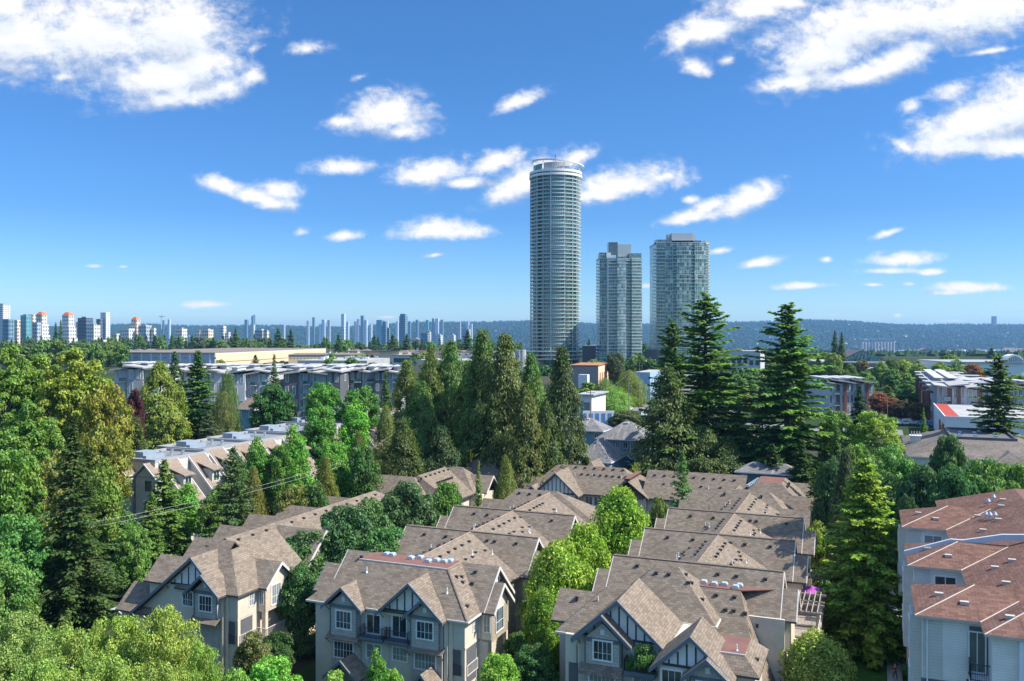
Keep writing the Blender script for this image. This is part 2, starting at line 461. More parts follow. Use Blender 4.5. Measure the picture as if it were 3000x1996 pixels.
GREYD = plain('dark_panel', (.12, .125, .135), .6, var=.08)
FLATR = plain('flat_roof_gravel', (.38, .375, .365), .9, var=.14, scale=.3)
FLATD = plain('flat_roof_dark', (.13, .13, .14), .9, var=.14, scale=.4)

# ================================================================== ground
def grid_mesh(name, xs, ys, zf):
    nx, ny = len(xs), len(ys)
    v = np.zeros((ny, nx, 3)); v[:, :, 0] = xs[None, :]; v[:, :, 1] = ys[:, None]
    for j in range(ny):
        for i in range(nx): v[j, i, 2] = zf(xs[i], ys[j])
    idx = np.arange(nx * ny).reshape(ny, nx)
    f = np.stack([idx[:-1, :-1], idx[:-1, 1:], idx[1:, 1:], idx[1:, :-1]], -1).reshape(-1, 4)
    me = bpy.data.meshes.new(name); me.from_pydata(v.reshape(-1, 3).tolist(), [], f.tolist())
    for p in me.polygons: p.use_smooth = True
    o = bpy.data.objects.new(name, me); COL.objects.link(o); return o
ys = np.concatenate([np.arange(-60, 600, 12), np.arange(600, 2000, 60), np.arange(2000, 14001, 200)])
xs = np.unique(np.concatenate([np.arange(-240, 241, 12), np.arange(-1200, 1201, 80), np.arange(-9000, 9001, 300)]))
gr = grid_mesh('ground', xs, ys, ground_z); structure(gr)
m, t, b = mat('ground_soil_and_grass', .95, .1)
ob = obn(t)
n1 = t.noise(ob, .035, 5, .6); n2 = t.noise(ob, .4, 4, .6)
gcol = t.ramp(n2, [(.3, (.018, .035, .012)), (.7, (.04, .07, .02))])
dirt = t.ramp(n2, [(.3, (.05, .045, .03)), (.7, (.09, .08, .055))])
gx = t.n('ShaderNodeSeparateXYZ'); t.l(ob, gx.inputs[0])
t.l(t.mix(t.sstep(gx.outputs[1], 4500, 5700), t.mix(t.sstep(n1, .5, .62), gcol, dirt), (.012, .028, .012, 1)), b.inputs['Base Color'])
gr.data.materials.append(m)
WATER = plain('river_water', (.10, .13, .15), .12, .6, .1, .002)
wm = MB(); wm.f([(-9500, 3900, -95.5), (9500, 3900, -95.5), (9500, 5800, -95.5), (-9500, 5800, -95.5)])
structure(wm.build('river_water', WATER))

# ================================================================== village of brown-roofed townhouses
RM = [SHING, FASC, MEMB]
def vent_mesh():
    m = MB(); m.box(-.13, .13, -.13, .13, -.2, .14); m.prism([(-.19, -.19, .14), (.19, -.19, .14), (.19, -.19, .18), (-.19, -.19, .2)], (0, .38, 0)); return m
def pipe_mesh():
    m = MB(); m.cyl(0, 0, -.1, .55, .05, 8); m.cyl(0, 0, -.1, .08, .16, 8, 0, .09); return m
PROTO = {}
def roof_item(B, roofobj, kind, a, b, z):
    """roof vents and pipes: sub-parts of the roof they stand on"""
    mk = {'vent': (vent_mesh, VENT, 'roof_vent'), 'pipe': (pipe_mesh, WHITE, 'vent_pipe')}[kind]
    if kind not in PROTO:
        o = mk[0]().build(mk[2], mk[1], roofobj); PROTO[kind] = o
    else:
        o = PROTO[kind].copy(); COL.objects.link(o); o.parent = roofobj
    o.location = (a - B.off[0], b - B.off[1], z - B.z)
    return o
def skylight_mesh():
    f = MB(); f.box(-.36, .36, -.36, .36, -.02, .18)
    return f
def skylight(B, roofobj, a, b, z):
    if 'sk' not in PROTO:
        o = skylight_mesh().build('skylight', METAL, roofobj)
        d = MB(); d.prism([(-.32, -.32, .18), (.32, -.32, .18), (.22, -.32, .33), (-.22, -.32, .33)], (0, .64, 0))
        c = d.build('dome', SKYL, o); PROTO['sk'] = (o, c)
    else:
        o0, c0 = PROTO['sk']
        o = o0.copy(); c = c0.copy(); COL.objects.link(o); COL.objects.link(c); o.parent = roofobj; c.parent = o
    o.location = (a - B.off[0], b - B.off[1], z - B.z)
    o['_'] = 1; del o['_']
    return o

def barge(mb, pts, n, w=.34, t=.09, mi=0):
    """verge boards below the line through pts, pushed out along n"""
    n = Vector(n)
    for p, q in zip(pts[:-1], pts[1:]):
        p = Vector(p); q = Vector(q)
        dn = Vector((0, 0, -w))
        mb.prism([p, q, q + dn, p + dn], n * t, mi)
def gable_wall(mb, ax, c, a0, a1, ze, zr, zb, th=.12, mi=0):
    """pentagon wall under a gable: ax 'y' = plane y=c spanning x; 'x' = plane x=c spanning y"""
    am = (a0 + a1) / 2
    L = [(a0, zb), (a1, zb), (a1, ze), (am, zr), (a0, ze)]
    if ax == 'y': mb.prism([(a, c, z) for a, z in L], (0, th, 0), mi)
    else: mb.prism([(c, a, z) for a, z in L], (th, 0, 0), mi)
def tudor(B, ax, c, sgn, a0, a1, ze, zr, zb, n=5, parent=None):
    """stucco triangle with dark uprights, facing -y (ax 'y') or +x (ax 'x')"""
    am = (a0 + a1) / 2
    st = B.mb(); tm = B.mb()
    def P3(a, o, z): return (a, c - o, z) if ax == 'y' else (c + o, a, z)
    hw = (a1 - a0) / 2; s = (zr - ze) / hw
    # stucco is the polygon above zb
    xb = hw - max(0, (zb - ze)) / s
    tri = [P3(am - xb, 0, zb), P3(am + xb, 0, zb), P3(am, 0, zr)]
    st.prism(tri, (0, -.03, 0) if ax == 'y' else (.03, 0, 0))
    so_ = B.put(st, 'gable_panel', STUCCO, parent)
    for i in range(n):
        a = am + (i - (n - 1) / 2) * (2 * xb / (n + 1)) * 1.12
        zt_ = zr - abs(a - am) * s - .1
        if zt_ - zb < .15: continue
        p = P3(a - .07, .03, zb); q = P3(a + .07, .07, zt_)
        tm.box(min(p[0], q[0]), max(p[0], q[0]), min(p[1], q[1]), max(p[1], q[1]), zb, zt_)
    p = P3(am - xb - .05, .03, 0); q = P3(am + xb + .05, .09, 0)
    tm.box(min(p[0], q[0]), max(p[0], q[0]), min(p[1], q[1]), max(p[1], q[1]), zb - .22, zb - .002)
    B.put(tm, 'timber', TIMB, so_)
    return so_

def rail(B, pts, z0, z1, name='railing', mt=None, step=.14, parent=None):
    m = B.mb()
    for p, q in zip(pts[:-1], pts[1:]):
        p = Vector((*p, 0)); q = Vector((*q, 0)); L = (q - p).length
        for z in (z0 + .08, z1): m.bar(p + Vector((0, 0, z)), q + Vector((0, 0, z)), .035)
        k = max(1, int(L / step))
        for i in range(k + 1):
            c = p.lerp(q, i / k); m.bar(c + Vector((0, 0, z0)), c + Vector((0, 0, z1)), .05 if i in (0, k) else .016)
    return B.put(m, name, mt or RAIL, parent)

def ridge_unit(B, cx, yr, endW=True, endE=True, hl=9.05, ze=8.8, zr=12.5, low=True, z0=-.6, hd=4.1, side_wins=True):
    """one cross ridge (gable to gable) with a lower gabled wing at each end"""
    r = B.mb(); w = B.mb(); bg_ = B.mb()
    x0, x1 = cx - hl, cx + hl - .15
    roof(r, x0, x1, yr - hd, yr + hd, ze, (0, 0, hd, hd), zr, omit='WE')
    w.box(x0 + .6, x1 - .6, yr - hd + .5, yr + hd - .5, z0, ze)
    for c in (x0 + .6, x1 - .72): gable_wall(w, 'x', c, yr - hd + .5, yr + hd - .5, ze + .26, zr - .22, ze - .1)
    sl = (zr - ze) / hd; lw = 2.7
    zl = ze + lw * sl
    for sd_, on in ((-1, endW), (1, endE)):
        if not on: continue
        xe = cx + sd_ * (hl + 1.35); xi = cx + sd_ * (hl - 2.5)
        ya, yb = yr - hd, yr - hd + 2 * lw
        if low:
            roof(r, min(xe, xi), max(xe, xi), ya, yb, ze - .006, (0, 0, lw, lw), zl - .006, omit='WE')
            xw = xe - sd_ * .5
            w.box(min(xw, xi), max(xw, xi), ya + .5, yb - .5, 5.6, ze)
            gable_wall(w, 'x', min(xw, xw - sd_ * .12), ya + .5, yb - .5, ze + .25, zl - .22, 5.6)
            b2 = B.mb(); barge(b2, [(xe, ya, ze), (xe, ya + lw, zl), (xe, yb, ze)], (sd_, 0, 0)); B.put(b2, 'bargeboard', PINKT)
            # posts of the porch below
            for yy in (ya + .65, yb - .65): w.box(xw - .2, xw + .2, yy - .2, yy + .2, z0, 5.6)
            if side_wins and sd_ > 0:
                B.window('E', xw + .125 - (.12 if sd_ > 0 else 0), ya + 1.7, yb - 1.6, 6.35, 8.4, 2, 2, split=.45)
        xg = x1 if sd_ > 0 else x0
        b2 = B.mb(); barge(b2, [(xg, yr - hd, ze), (xg, yr, zr), (xg, yr + hd, ze)], (sd_, 0, 0)); B.put(b2, 'bargeboard', PINKT)
        if sd_ > 0: tudor(B, 'x', x1 - .6, 1, yr - hd + .5, yr + hd - .5, ze + .26, zr - .25, zl - .4, 5)
    ro = B.put(r, 'roof', RM); B.put(w, 'wall', SIDE_CR)
    rc = B.mb(); rc.bar((x0, yr, zr + .02), (x1, yr, zr + .02), .1); B.put(rc, 'ridge_cap', SHING_TAN, ro)
    return ro
def spine(B, cx, y0, y1, hw=8.0, ze=8.83, zr=12.44, z0=-.6, endhip=0):
    r = B.mb(); w = B.mb()
    roof(r, cx - hw, cx + hw, y0, y1, ze, (hw, hw, 0, endhip), zr, omit='SN' if not endhip else 'S')
    w.box(cx - hw + .6, cx + hw - .6, y0 + .3, y1 - .3 - endhip * .2, z0, ze)
    B.put(w, 'wall', SIDE_CR)
    ro = B.put(r, 'roof', RM); rc = B.mb(); rc.bar((cx, y0 + .2, zr + .02), (cx, y1 - endhip - .2, zr + .02), .09); B.put(rc, 'ridge_cap', SHING_TAN, ro)
    return ro
def vents_on_spine(B, ro, cx, y0, y1, seed, hw=8.0, zr=12.44, ze=8.83):
    rnd = random.Random(seed); sl = (zr - ze) / hw
    for side in (-1, 1):
        k = 5
        for i in range(k):
            y = lerp(y0, y1, (i + .5) / k) + rnd.uniform(-.2, .2); roof_item(B, ro, 'vent', cx + side * 1.15, y, zr - 1.15 * sl)
        for i in range(6):
            y = lerp(y0 + 1, y1 - 1, i / 5.0) + rnd.uniform(-.3, .3); d = 3.1 + rnd.uniform(-.35, .35); roof_item(B, ro, 'vent', cx + side * d, y, zr - d * sl - .05)
        for i in range(2):
            y = rnd.uniform(y0 + .5, y1 - .5); d = rnd.uniform(2.4, 4.2); roof_item(B, ro, 'pipe', cx + side * d, y, zr - d * sl)
def vents_on_ridge(B, ro, cx, yr, xs, hd=4.1, ze=8.8, zr=12.5):
    for x in xs: roof_item(B, ro, 'vent', cx + x, yr - .85, zr - .85 * (zr - ze) / hd)

# ---------------------------------------------------------------- row B (centre)
B = Bld('townhouse_row', 'brown-roofed townhouse row at bottom centre, flat dark-red strip on top of its front house', 'townhouse row', -9.2, 0, 'brown-roofed townhouse rows')
r = B.mb(); roof(r, -18.8, 0, 0, 11.3, 8.8, (4.1, 4.1, 3.95, 3.95), 12.5)
roB = B.put(r, 'roof', RM)
ed = B.mb(); ed.box(-14.75, -4.05, 3.86, 3.96, 12.42, 12.56); B.put(ed, 'roof_edge', PINKT, roB)
ridge = B.mb()
for (p, q) in (((-4.1, 3.95, 12.52), (0, 0, 8.84)), ((-4.1, 3.95, 12.53), (-4.1, 7.3, 12.53))): ridge.bar(p, q, .09)
B.put(ridge, 'ridge_cap', SHING_TAN, roB)
for x, y in ((-12.6, 6.7), (-11.9, 6.75), (-9.3, 6.3), (-8.5, 6.9), (-7.0, 5.9), (-6.3, 6.5), (-5.3, 6.4), (-4.9, 6.9)): skylight(B, roB, x - .3, y - .25, 12.5)
for k, a, b_ in (('vent', -16.0, 6.3), ('pipe', -13.2, 2.9), ('pipe', -3.2, 2.0)):
    z = 8.8 + .937 * b_ if b_ < 3.95 else 12.0
    roof_item(B, roB, k, a, b_, z)
for x, y in ((-3.2, 4.2), (-3.0, 5.0), (-2.6, 4.4), (-.9, 1.9)): roof_item(B, roB, 'vent', x, y, 8.8 + .9 * -x)
for sdv, xa, xb, xl0, xl1 in ((1, -8, .4, -2.2, 1.52), (-1, -18.2, -10, -20.1, -17)):
    r = B.mb(); bb = B.mb(); wl = B.mb()
    roof(r, xa, xb, 3.05, 11.1, 8.79, (0, 0, 4.025, 4.025), 12.49, omit='WE')
    roof(r, xl0, xl1, 3.05, 8.35, 8.785, (0, 0, 2.65, 2.65), 11.22, omit='WE')
    xe = xb if sdv > 0 else xa; xle = xl1 if sdv > 0 else xl0
    b2 = B.mb(); barge(b2, [(xe, 3.05, 8.79), (xe, 7.075, 12.49), (xe, 11.1, 8.79)], (sdv, 0, 0)); B.put(b2, 'bargeboard', PINKT); barge(bb, [(xle, 3.05, 8.79), (xle, 5.7, 11.22), (xle, 8.35, 8.79)], (sdv, 0, 0))
    xw = xle - sdv * .5
    wl.box(min(xw, xe - sdv * 3), max(xw, xe - sdv * 3), 3.6, 7.8, 5.7, 8.8); gable_wall(wl, 'x', min(xw, xw - sdv * .12), 3.6, 7.8, 9.05, 11.0, 5.7)
    wl.box(min(xw, xw - sdv * .4), max(xw, xw - sdv * .4), 3.6, 4.0, -.6, 5.7); wl.box(min(xw, xw - sdv * .4), max(xw, xw - sdv * .4), 7.4, 7.8, -.6, 5.7)
    gable_wall(wl, 'x', min(xe - sdv * .5, xe - sdv * .62), 3.55, 10.6, 9.1, 12.3, 5)
    ro = B.put(r, 'roof', RM); B.put(bb, 'bargeboard', PINKT if sdv > 0 else BARGE); B.put(wl, 'wall', SIDE_V)
    if sdv > 0:
        tudor(B, 'x', xe - .5, 1, 3.55, 10.6, 9.1, 12.2, 10.7, 5)
        for x, y in ((-2.0, 6.3), (-1.9, 5.3)): roof_item(B, ro, 'vent', x, y, 8.8 + .92 * (y - 3.05))
        B.window('E', xw + .005, 4.55, 6.6, 6.3, 8.75, 4, 2, split=.42)
# walls of the front block
wl = B.mb(); wl.box(-18.0, -.54, .5, 11, -.6, 8.8, skip='T'); wl.box(-.54, 1.0, 3.55, 3.7, 5.9, 8.8); wl.box(-.9, .99, 3.6, 3.9, -.6, 5.9)
B.put(wl, 'wall', SIDE)
sw = B.mb(); sw.box(-.54, -.50, .5, 3.55, 6.0, 8.72); sw.box(-.54, -.46, .5, 3.55, 5.75, 6.0); sw.box(-2.6, -2.2, .1, .5, -.6, 8.6); sw.box(-2.15, -1.75, .3, .5, -.6, 8.5)
for y in (.52, 1.0 + 2.2): sw.box(-.9, -.5, y, y + .35, -.6, 5.75)
B.put(sw, 'corner_board', SIDE_CR)
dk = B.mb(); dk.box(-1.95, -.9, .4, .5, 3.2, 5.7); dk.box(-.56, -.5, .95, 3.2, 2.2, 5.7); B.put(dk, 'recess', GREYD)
rail(B, [(-1.95, .36), (-.85, .36)], 3.2, 4.3); rail(B, [(-.4, .9), (-.4, 3.3)], 3.0, 4.1, mt=PINKT)
B.window('E', -.5, 2.3, 3.05, 6.95, 8.35, 2, 2); B.window('S', 3.55, .15, .92, 6.65, 8.5, 2, 2, split=.4)
# bays
def shake_bay(B, x0, x1, yw, zb, ze, zr, ax0, ax1, yb, mat_=None):
    w_ = B.mb(); w_.box(x0, x1, yw, yw + 1.2, zb, ze); gable_wall(w_, 'y', yw, x0, x1, ze, ze + (x1 - x0) / 2 * .88, ze - .3)
    o = B.put(w_, 'bay_wall', mat_ or SHAKE)
    t = B.mb(); t.box(x0 - .03, x1 + .03, yw - .05, yw, ze - .15, ze + .1); xm = (x0 + x1) / 2
    t.box(x0 - .03, x0 + .12, yw - .04, yw, zb, ze - .15); t.box(x1 - .12, x1 + .03, yw - .04, yw, zb, ze - .15)
    B.put(t, 'trim', BARGE, o)
    v = B.mb(); v.box(xm - .2, xm + .2, yw - .06, yw, ze + .45, ze + .95); B.put(v, 'gable_vent', FASC_WHITE, o)
    return o
def front_gable(B, x0, x1, ybf, ybk, ze, zr, mt=BARGE, name='dormer_roof'):
    r = B.mb(); xm = (x0 + x1) / 2
    roof(r, x0, x1, ybf, ybk, ze, ((x1 - x0) / 2, (x1 - x0) / 2, 0, 0), zr, omit='SN')
    o = B.put(r, name, RM)
    bb = B.mb(); barge(bb, [(x0, ybf, ze + .02), (xm, ybf, zr + .02), (x1, ybf, ze + .02)], (0, -1, 0), .36, .1)
    # knee braces
    for s_, xx in ((1, x0 + .55), (-1, x1 - .55)):
        bb.bar((xx, ybf + .05, ze + .1), (xx, ybf + .75, ze - .55), .06); bb.bar((xx, ybf + .05, ze + .25), (xx, ybf + .8, ze + .2), .06)
    B.put(bb, 'bargeboard', mt, o)
    return o
shake_bay(B, -15.65, -12.35, -.3, 5.5, 8.75, 10.6, 0, 0, 0)
front_gable(B, -16.45, -11.55, -.8, 2.5, 8.62, 10.8)
shake_bay(B, -6.15, -2.85, -.3, 5.6, 8.75, 10.6, 0, 0, 0)
front_gable(B, -6.8, -2.18, -.95, 1.4, 8.65, 10.75)
front_gable(B, -10.0, -2.27, -.75, 4.15, 8.6, 12.07, name='front_gable_roof')
gw = B.mb(); gable_wall(gw, 'y', .12, -9.35, -2.9, 8.9, 11.75, 8.3); B.put(gw, 'gable_wall', SIDE)
tudor(B, 'y', .12, -1, -9.35, -2.9, 8.9, 11.75, 9.0, 7)
for q_ in ((-15.7, -12.3), (-6.2, -2.8)):
    lb = B.mb(); lb.box(*q_, .1, .6, -.6, 5.4); B.put(lb, 'bay_wall', SHAKE)
B.window('S', -.3, -14.98, -13.0, 6.3, 8.3, 4, 2, fr=.14, split=.36); B.window('S', .1, -15.5, -13.0, 3.1, 4.95, 6, 2, fr=.14)
B.window('S', -.3, -5.5, -3.5, 6.5, 8.4, 4, 2, fr=.14, split=.4); B.window('S', .1, -5.95, -3.4, 3.3, 5.05, 6, 2, fr=.14)
B.window('S', .5, -11.8, -9.98, 5.95, 8.1, 2, 1, fr=.15, name='balcony_door'); B.window('S', .5, -8.75, -6.9, 5.98, 8.35, 2, 1, fr=.15, name='balcony_door')
B.window('S', .5, -8.7, -6.85, 3.6, 5.15, 4, 2, fr=.13, split=.4); B.window('S', .5, -11.8, -9.9, 3.4, 5.05, 2, 2, fr=.13)
for xa, xb in ((-11.95, -9.25), (-9.0, -6.35)):
    s = B.mb(); s.box(xa, xb, -.55, .5, 5.65, 5.95); s.box(xa + .1, xb - .1, -.4, .5, 5.5, 5.65); bo = B.put(s, 'balcony', BARGE)
    rail(B, [(xa + .06, .45), (xa + .06, -.5), (xb - .06, -.5), (xb - .06, .45)], 5.95, 6.98, parent=bo)
for xa, xb in ((-16.0, -12.1), (-6.5, -2.45)):
    a_ = B.mb(); a_.prism([(xa, -.75, 5.25), (xa, .1, 5.75), (xa, .1, 5.85), (xa, -.75, 5.36)], (xb - xa, 0, 0), 0)
    ao = B.put(a_, 'awning', [SHING]); br_ = B.mb()
    for xx in (xa + .12, xb - .2): br_.bar((xx, -.7, 5.25), (xx, .1, 4.6), .05); br_.bar((xx, -.72, 5.25), (xx, .1, 5.28), .04)
    B.put(br_, 'bracket', BARGE, ao)
for xa, xb in ((-15.1, -11.0), (-5.5, -2.2)):
    front_gable(B, xa, xb, -2.4, .2, 2.1, 3.95, name='porch_roof')
dp = B.mb()
for x, y in ((-2.75, .0), (-9.1, .4)): dp.bar((x, y, 8.5), (x, y, 0), .07, n=6)
B.put(dp, 'downpipe', PINKT)
for q_ in ((-18.85, -16.5, -.12, 0), (-11.5, -10.1, -.12, 0), (-2.2, .05, -.12, 0), (.051, .17, -.1, 3.0)):
    gt = B.mb(); gt.box(*q_, 8.6, 8.78); B.put(gt, 'gutter', PINKT)
for i, yr in enumerate((20.45, 34.1)):
    ro = ridge_unit(B, -9.2, yr)
    vents_on_ridge(B, ro, -9.2, yr, (-6, -3, 2.6, 3.6, 6.4) if i == 0 else (-5.5, -3.5, 1.4, 6))
ro = spine(B, -9.2, 7.2, 20.4); vents_on_spine(B, ro, -9.2, 9, 18.5, 1)
ro = spine(B, -9.2, 20.5, 34.05); vents_on_spine(B, ro, -9.2, 24, 32.5, 2)
ro = spine(B, -9.2, 34.2, 49); vents_on_spine(B, ro, -9.2, 37, 43.5, 3)
r = B.mb(); roof(r, -18.8, 0.2, 44.5, 53.6, 8.8, (4.2, 8.4, 4.55, 4.55), 12.7); roof(r, -19.8, -14, 44.9, 50, 8.79, (0, 0, 2.55, 2.55), 11.1, omit='W')
ro = B.put(r, 'roof', RM); w_ = B.mb(); w_.box(-18.2, -.5, 45.1, 53, -.6, 8.8); B.put(w_, 'wall', SIDE_CR)
for x in (-14, -12.3, -10.6, -9.2): roof_item(B, ro, 'vent', x, 48.3, 12.1)

# ---------------------------------------------------------------- row C (right of centre)
C = Bld('townhouse_row', 'longest brown-roofed townhouse row, right of centre, with decks and pergolas on its right side', 'townhouse row', 19.25, 5, 'brown-roofed townhouse rows')
r = C.mb(); roof(r, 8.8, 15.1, .9, 9.4, 8.8, (4.25, 0, 4.25, 4.25), 12.65, omit='E')
roof(r, 7.3, 12, 3.78, 9.2, 8.79, (0, 0, 2.71, 2.71), 11.2, omit='WE'); roC = C.put(r, 'roof', RM)
r = C.mb(); roof(r, 11.3, 22.63, 7.9, 17.2, 8.8, (4.6, 4.6, 4.65, 4.65), 12.95); ro1 = C.put(r, 'roof', RM)
r = C.mb(); roof(r, 20.3, 28.7, 1.6, 17.3, .6, (0, 4.4, 11.3, 4.4), 11.0, omit='W'); ro2 = C.put(r, 'roof', RM)
fl = C.mb(); fl.prism([(19.2, 12.95, 10.98), (24.4, 12.95, 10.98), (27.6, 14.7, 10.98), (19.2, 14.9, 10.98)], (0, 0, .08)); fo = C.put(fl, 'flat_roof', MEMB)
for x, y in ((20.4, 14.1), (21.5, 13.8), (22.5, 14.1), (23.7, 13.5), (24.0, 14.2)): skylight(C, fo, x, y, 11.06)
w_ = C.mb()
w_.box(9.95, 22.1, 1.4, 15, -.6, 8.7); w_.box(9.95, 11.3, .5, 1.5, -.6, 8.8); w_.box(8.0, 10, 4.4, 8.6, -.6, 8.75); w_.box(11.0, 19.0, .5, 2, -.6, 8.8); w_.box(17, 22.15, 8.35, 16, 7.3, 8.8)
w_.box(20.5, 28.6, 12, 15.8, -.6, 8.9); w_.box(21.5, 27.4, 1.4, 3, -.6, 7.0)
gable_wall(w_, 'y', .45, 10.8, 19.0, 8.9, 12.4, 8.0)
C.put(w_, 'wall', SIDE)
front_gable(C, 10.75, 19.55, -.3, 7.7, 8.75, 12.72, name='front_gable_roof')
tudor(C, 'y', .45, -1, 11.4, 18.9, 8.95, 12.3, 9.15, 9)
shake_bay(C, 12.1, 15.5, -.35, 6.7, 9.0, 11.2, 0, 0, 0)
front_gable(C, 11.05, 16.65, -.95, 2.4, 8.85, 11.4)
C.window('S', -.35, 12.85, 14.8, 7.05, 9.0, 4, 2, fr=.15, split=.36)
C.window('S', .5, 16.4, 18.45, 6.9, 8.95, 2, 1, fr=.15, name='balcony_door')
s = C.mb(); s.box(15.85, 18.7, -.6, .5, 6.2, 6.6); s.box(15.95, 18.6, -.45, .5, 6.05, 6.2); bo = C.put(s, 'balcony', BARGE)
rail(C, [(15.9, .4), (15.9, -.55), (18.6, -.55), (18.6, .4)], 6.6, 7.7, parent=bo)
a_ = C.mb(); a_.prism([(11.7, -1.1, 5.9), (11.7, -.35, 6.6), (11.7, -.35, 6.7), (11.7, -1.1, 6.0)], (4.0, 0, 0)); ao = C.put(a_, 'awning', [SHING])
lb = C.mb(); lb.box(12.05, 15.55, -.2, .5, -.6, 6.1); C.put(lb, 'bay_wall', SHAKE); C.window('S', -.2, 12.4, 15.0, 4.2, 5.9, 6, 2, fr=.14)
C.window('S', .5, 16.4, 18.4, 4.0, 5.9, 3, 2, fr=.14)
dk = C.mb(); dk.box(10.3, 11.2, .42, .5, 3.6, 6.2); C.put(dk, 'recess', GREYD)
# second front gable and the small one in front of it
w_ = C.mb(); w_.box(19.9, 25.4, -4.05, 3, -.6, 8.7); gable_wall(w_, 'y', -4.08, 19.9, 25.3, 8.9, 11.5, 8); w_.box(25.3, 27.5, -2.9, 3, -.6, 8.8); C.put(w_, 'wall', SIDE)
front_gable(C, 19.15, 26.05, -4.65, 1.0, 8.72, 11.85, name='front_gable_roof')
tudor(C, 'y', -4.08, -1, 20.0, 25.2, 8.95, 11.45, 9.2, 6)
front_gable(C, 21.95, 26.2, -5.5, -1.5, 8.6, 10.45)
shake_bay(C, 22.6, 25.6, -4.95, 6.0, 8.7, 10.2, 0, 0, 0)
C.window('S', -4.08, 20.0, 21.9, 6.7, 8.75, 3, 1, fr=.15); C.window('S', -4.95, 23.1, 25.0, 6.9, 8.5, 4, 2, fr=.13)
r = C.mb(); roof(r, 22.3, 28.0, -3.4, 3.6, 8.78, (1.35, 1.35, 1.35, 1.35), 10.0); rof = C.put(r, 'roof', RM); roof_item(C, rof, 'pipe', 25.9, -1.2, 10.0); roof_item(C, rof, 'vent', 27.5, -.6, 9.2)
e_ = C.mb(); e_.box(23.6, 26.7, -2.12, -2.03, 9.94, 10.06); C.put(e_, 'roof_edge', PINKT, rof)
for (k, x, y, z) in (('vent', 16.0, 11.7, 12.2), ('vent', 17.3, 11.7, 12.2), ('vent', 16.2, 9.2, 10.0)): roof_item(C, ro1, k, x, y, z)
for x, y in ((18.9, 12.4), (19.6, 11.8), (19.4, 11.2), (20.9, 10.6)): roof_item(C, ro1, 'vent', x, y, 12.95 - (x - 18.03) * .9)
for x, y in ((22.0, 12.3), (23.8, 12.3), (23.1, 11.2), (23.9, 11.2), (25.0, 11.1), (26.2, 10.3)): roof_item(C, ro2, 'vent', x, y, .6 + (y - 1.6) * .92)
roof_item(C, roC, 'vent', 9.4, 5.6, 10.6); roof_item(C, roC, 'pipe', 12.2, 3.6, 11.1)
p_ = C.mb(); p_.bar((22.7, 10.9, 8.7), (22.7, 10.3, 7.7), .07, n=6); p_.bar((11.45, -.1, 8.6), (11.45, .2, 0), .07, n=6); C.put(p_, 'downpipe', PINKT)
for q_ in ((8.8, 10.8, .78, .9), (17.4, 22.63, 7.78, 7.9), (22.631, 22.75, 7.8, 11.5)):
    gt = C.mb(); gt.box(*q_, 8.6, 8.78); C.put(gt, 'gutter', PINKT)
for i, yr in enumerate((16.25, 30.5, 44.1)):
    ro = ridge_unit(C, 19.25, yr, side_wins=False)
    vents_on_ridge(C, ro, 19.25, yr, ((-6.2, -3.4, 4.3, 2.4, 7.2), (-6, -2.9, 1.6, 3.3, 6.2), (-5.8, -2.7, 2.2, 3.0, 6.8))[i])
for i, (a, b_) in enumerate(((16.3, 30.4), (30.6, 44), (44.2, 60.2))):
    ro = spine(C, 19.25, a, b_); vents_on_spine(C, ro, 19.25, a + 4.5, b_ - 1.5, 10 + i)
r = C.mb(); roof(r, 10.6, 26.4, 55.9, 65.1, 8.8, (4.5, 4.5, 4.6, 4.6), 12.9); roof(r, 9, 13.5, 54.8, 60, 8.78, (0, 0, 2.6, 2.6), 11.2, omit='W'); roof(r, 24, 28.3, 53.0, 58.4, 8.78, (0, 0, 2.7, 2.7), 11.3, omit='E')
ro = C.put(r, 'roof', RM); w_ = C.mb(); w_.box(11, 26, 56.4, 64.5, -.6, 8.8); w_.box(10, 27.7, 55, 57.5, -.6, 8.8); C.put(w_, 'wall', SIDE_CR)
for x in (15.5, 21): roof_item(C, ro, 'vent', x, 59.5, 12.2)
# decks, posts and pergolas along the right flank
for i, (y0, ztop) in enumerate(((17.2, 5.2), (30.2, 5.4), (21.8, 5.3))):
    pass
for i, y0 in enumerate((18.6, 22.6, 26.8, 32.4)):
    d = C.mb(); d.box(28.0, 31.4, y0, y0 + 3.4, 5.0, 5.22); d.box(28, 31.4, y0 - .02, y0 + .05, 4.8, 5.0)
    for xx, yy in ((31.2, y0 + .1), (31.2, y0 + 3.2), (29, y0 + .1)): d.box(xx - .09, xx + .09, yy - .09, yy + .09, -.4, 5.0)
    do = C.put(d, 'deck', WOODG)
    rail(C, [(28.4, y0 + .05), (31.3, y0 + .05), (31.3, y0 + 3.35)], 5.22, 6.25, mt=PINKT, parent=do)
    if i != 2:
        p_ = C.mb()
        for xx, yy in ((31.2, y0 + .3), (31.2, y0 + 3.1), (28.6, y0 + .3), (28.6, y0 + 3.1)): p_.box(xx - .08, xx + .08, yy - .08, yy + .08, 5.2, 7.7)
        for yy in (y0 + .3, y0 + 3.1): p_.box(28.2, 31.8, yy - .06, yy + .06, 7.7, 7.9)
        for k in range(6): xx = 28.5 + k * .55; p_.box(xx - .04, xx + .04, y0 - .1, y0 + 3.5, 7.9, 8.05)
        C.put(p_, 'pergola', WOODG, do)
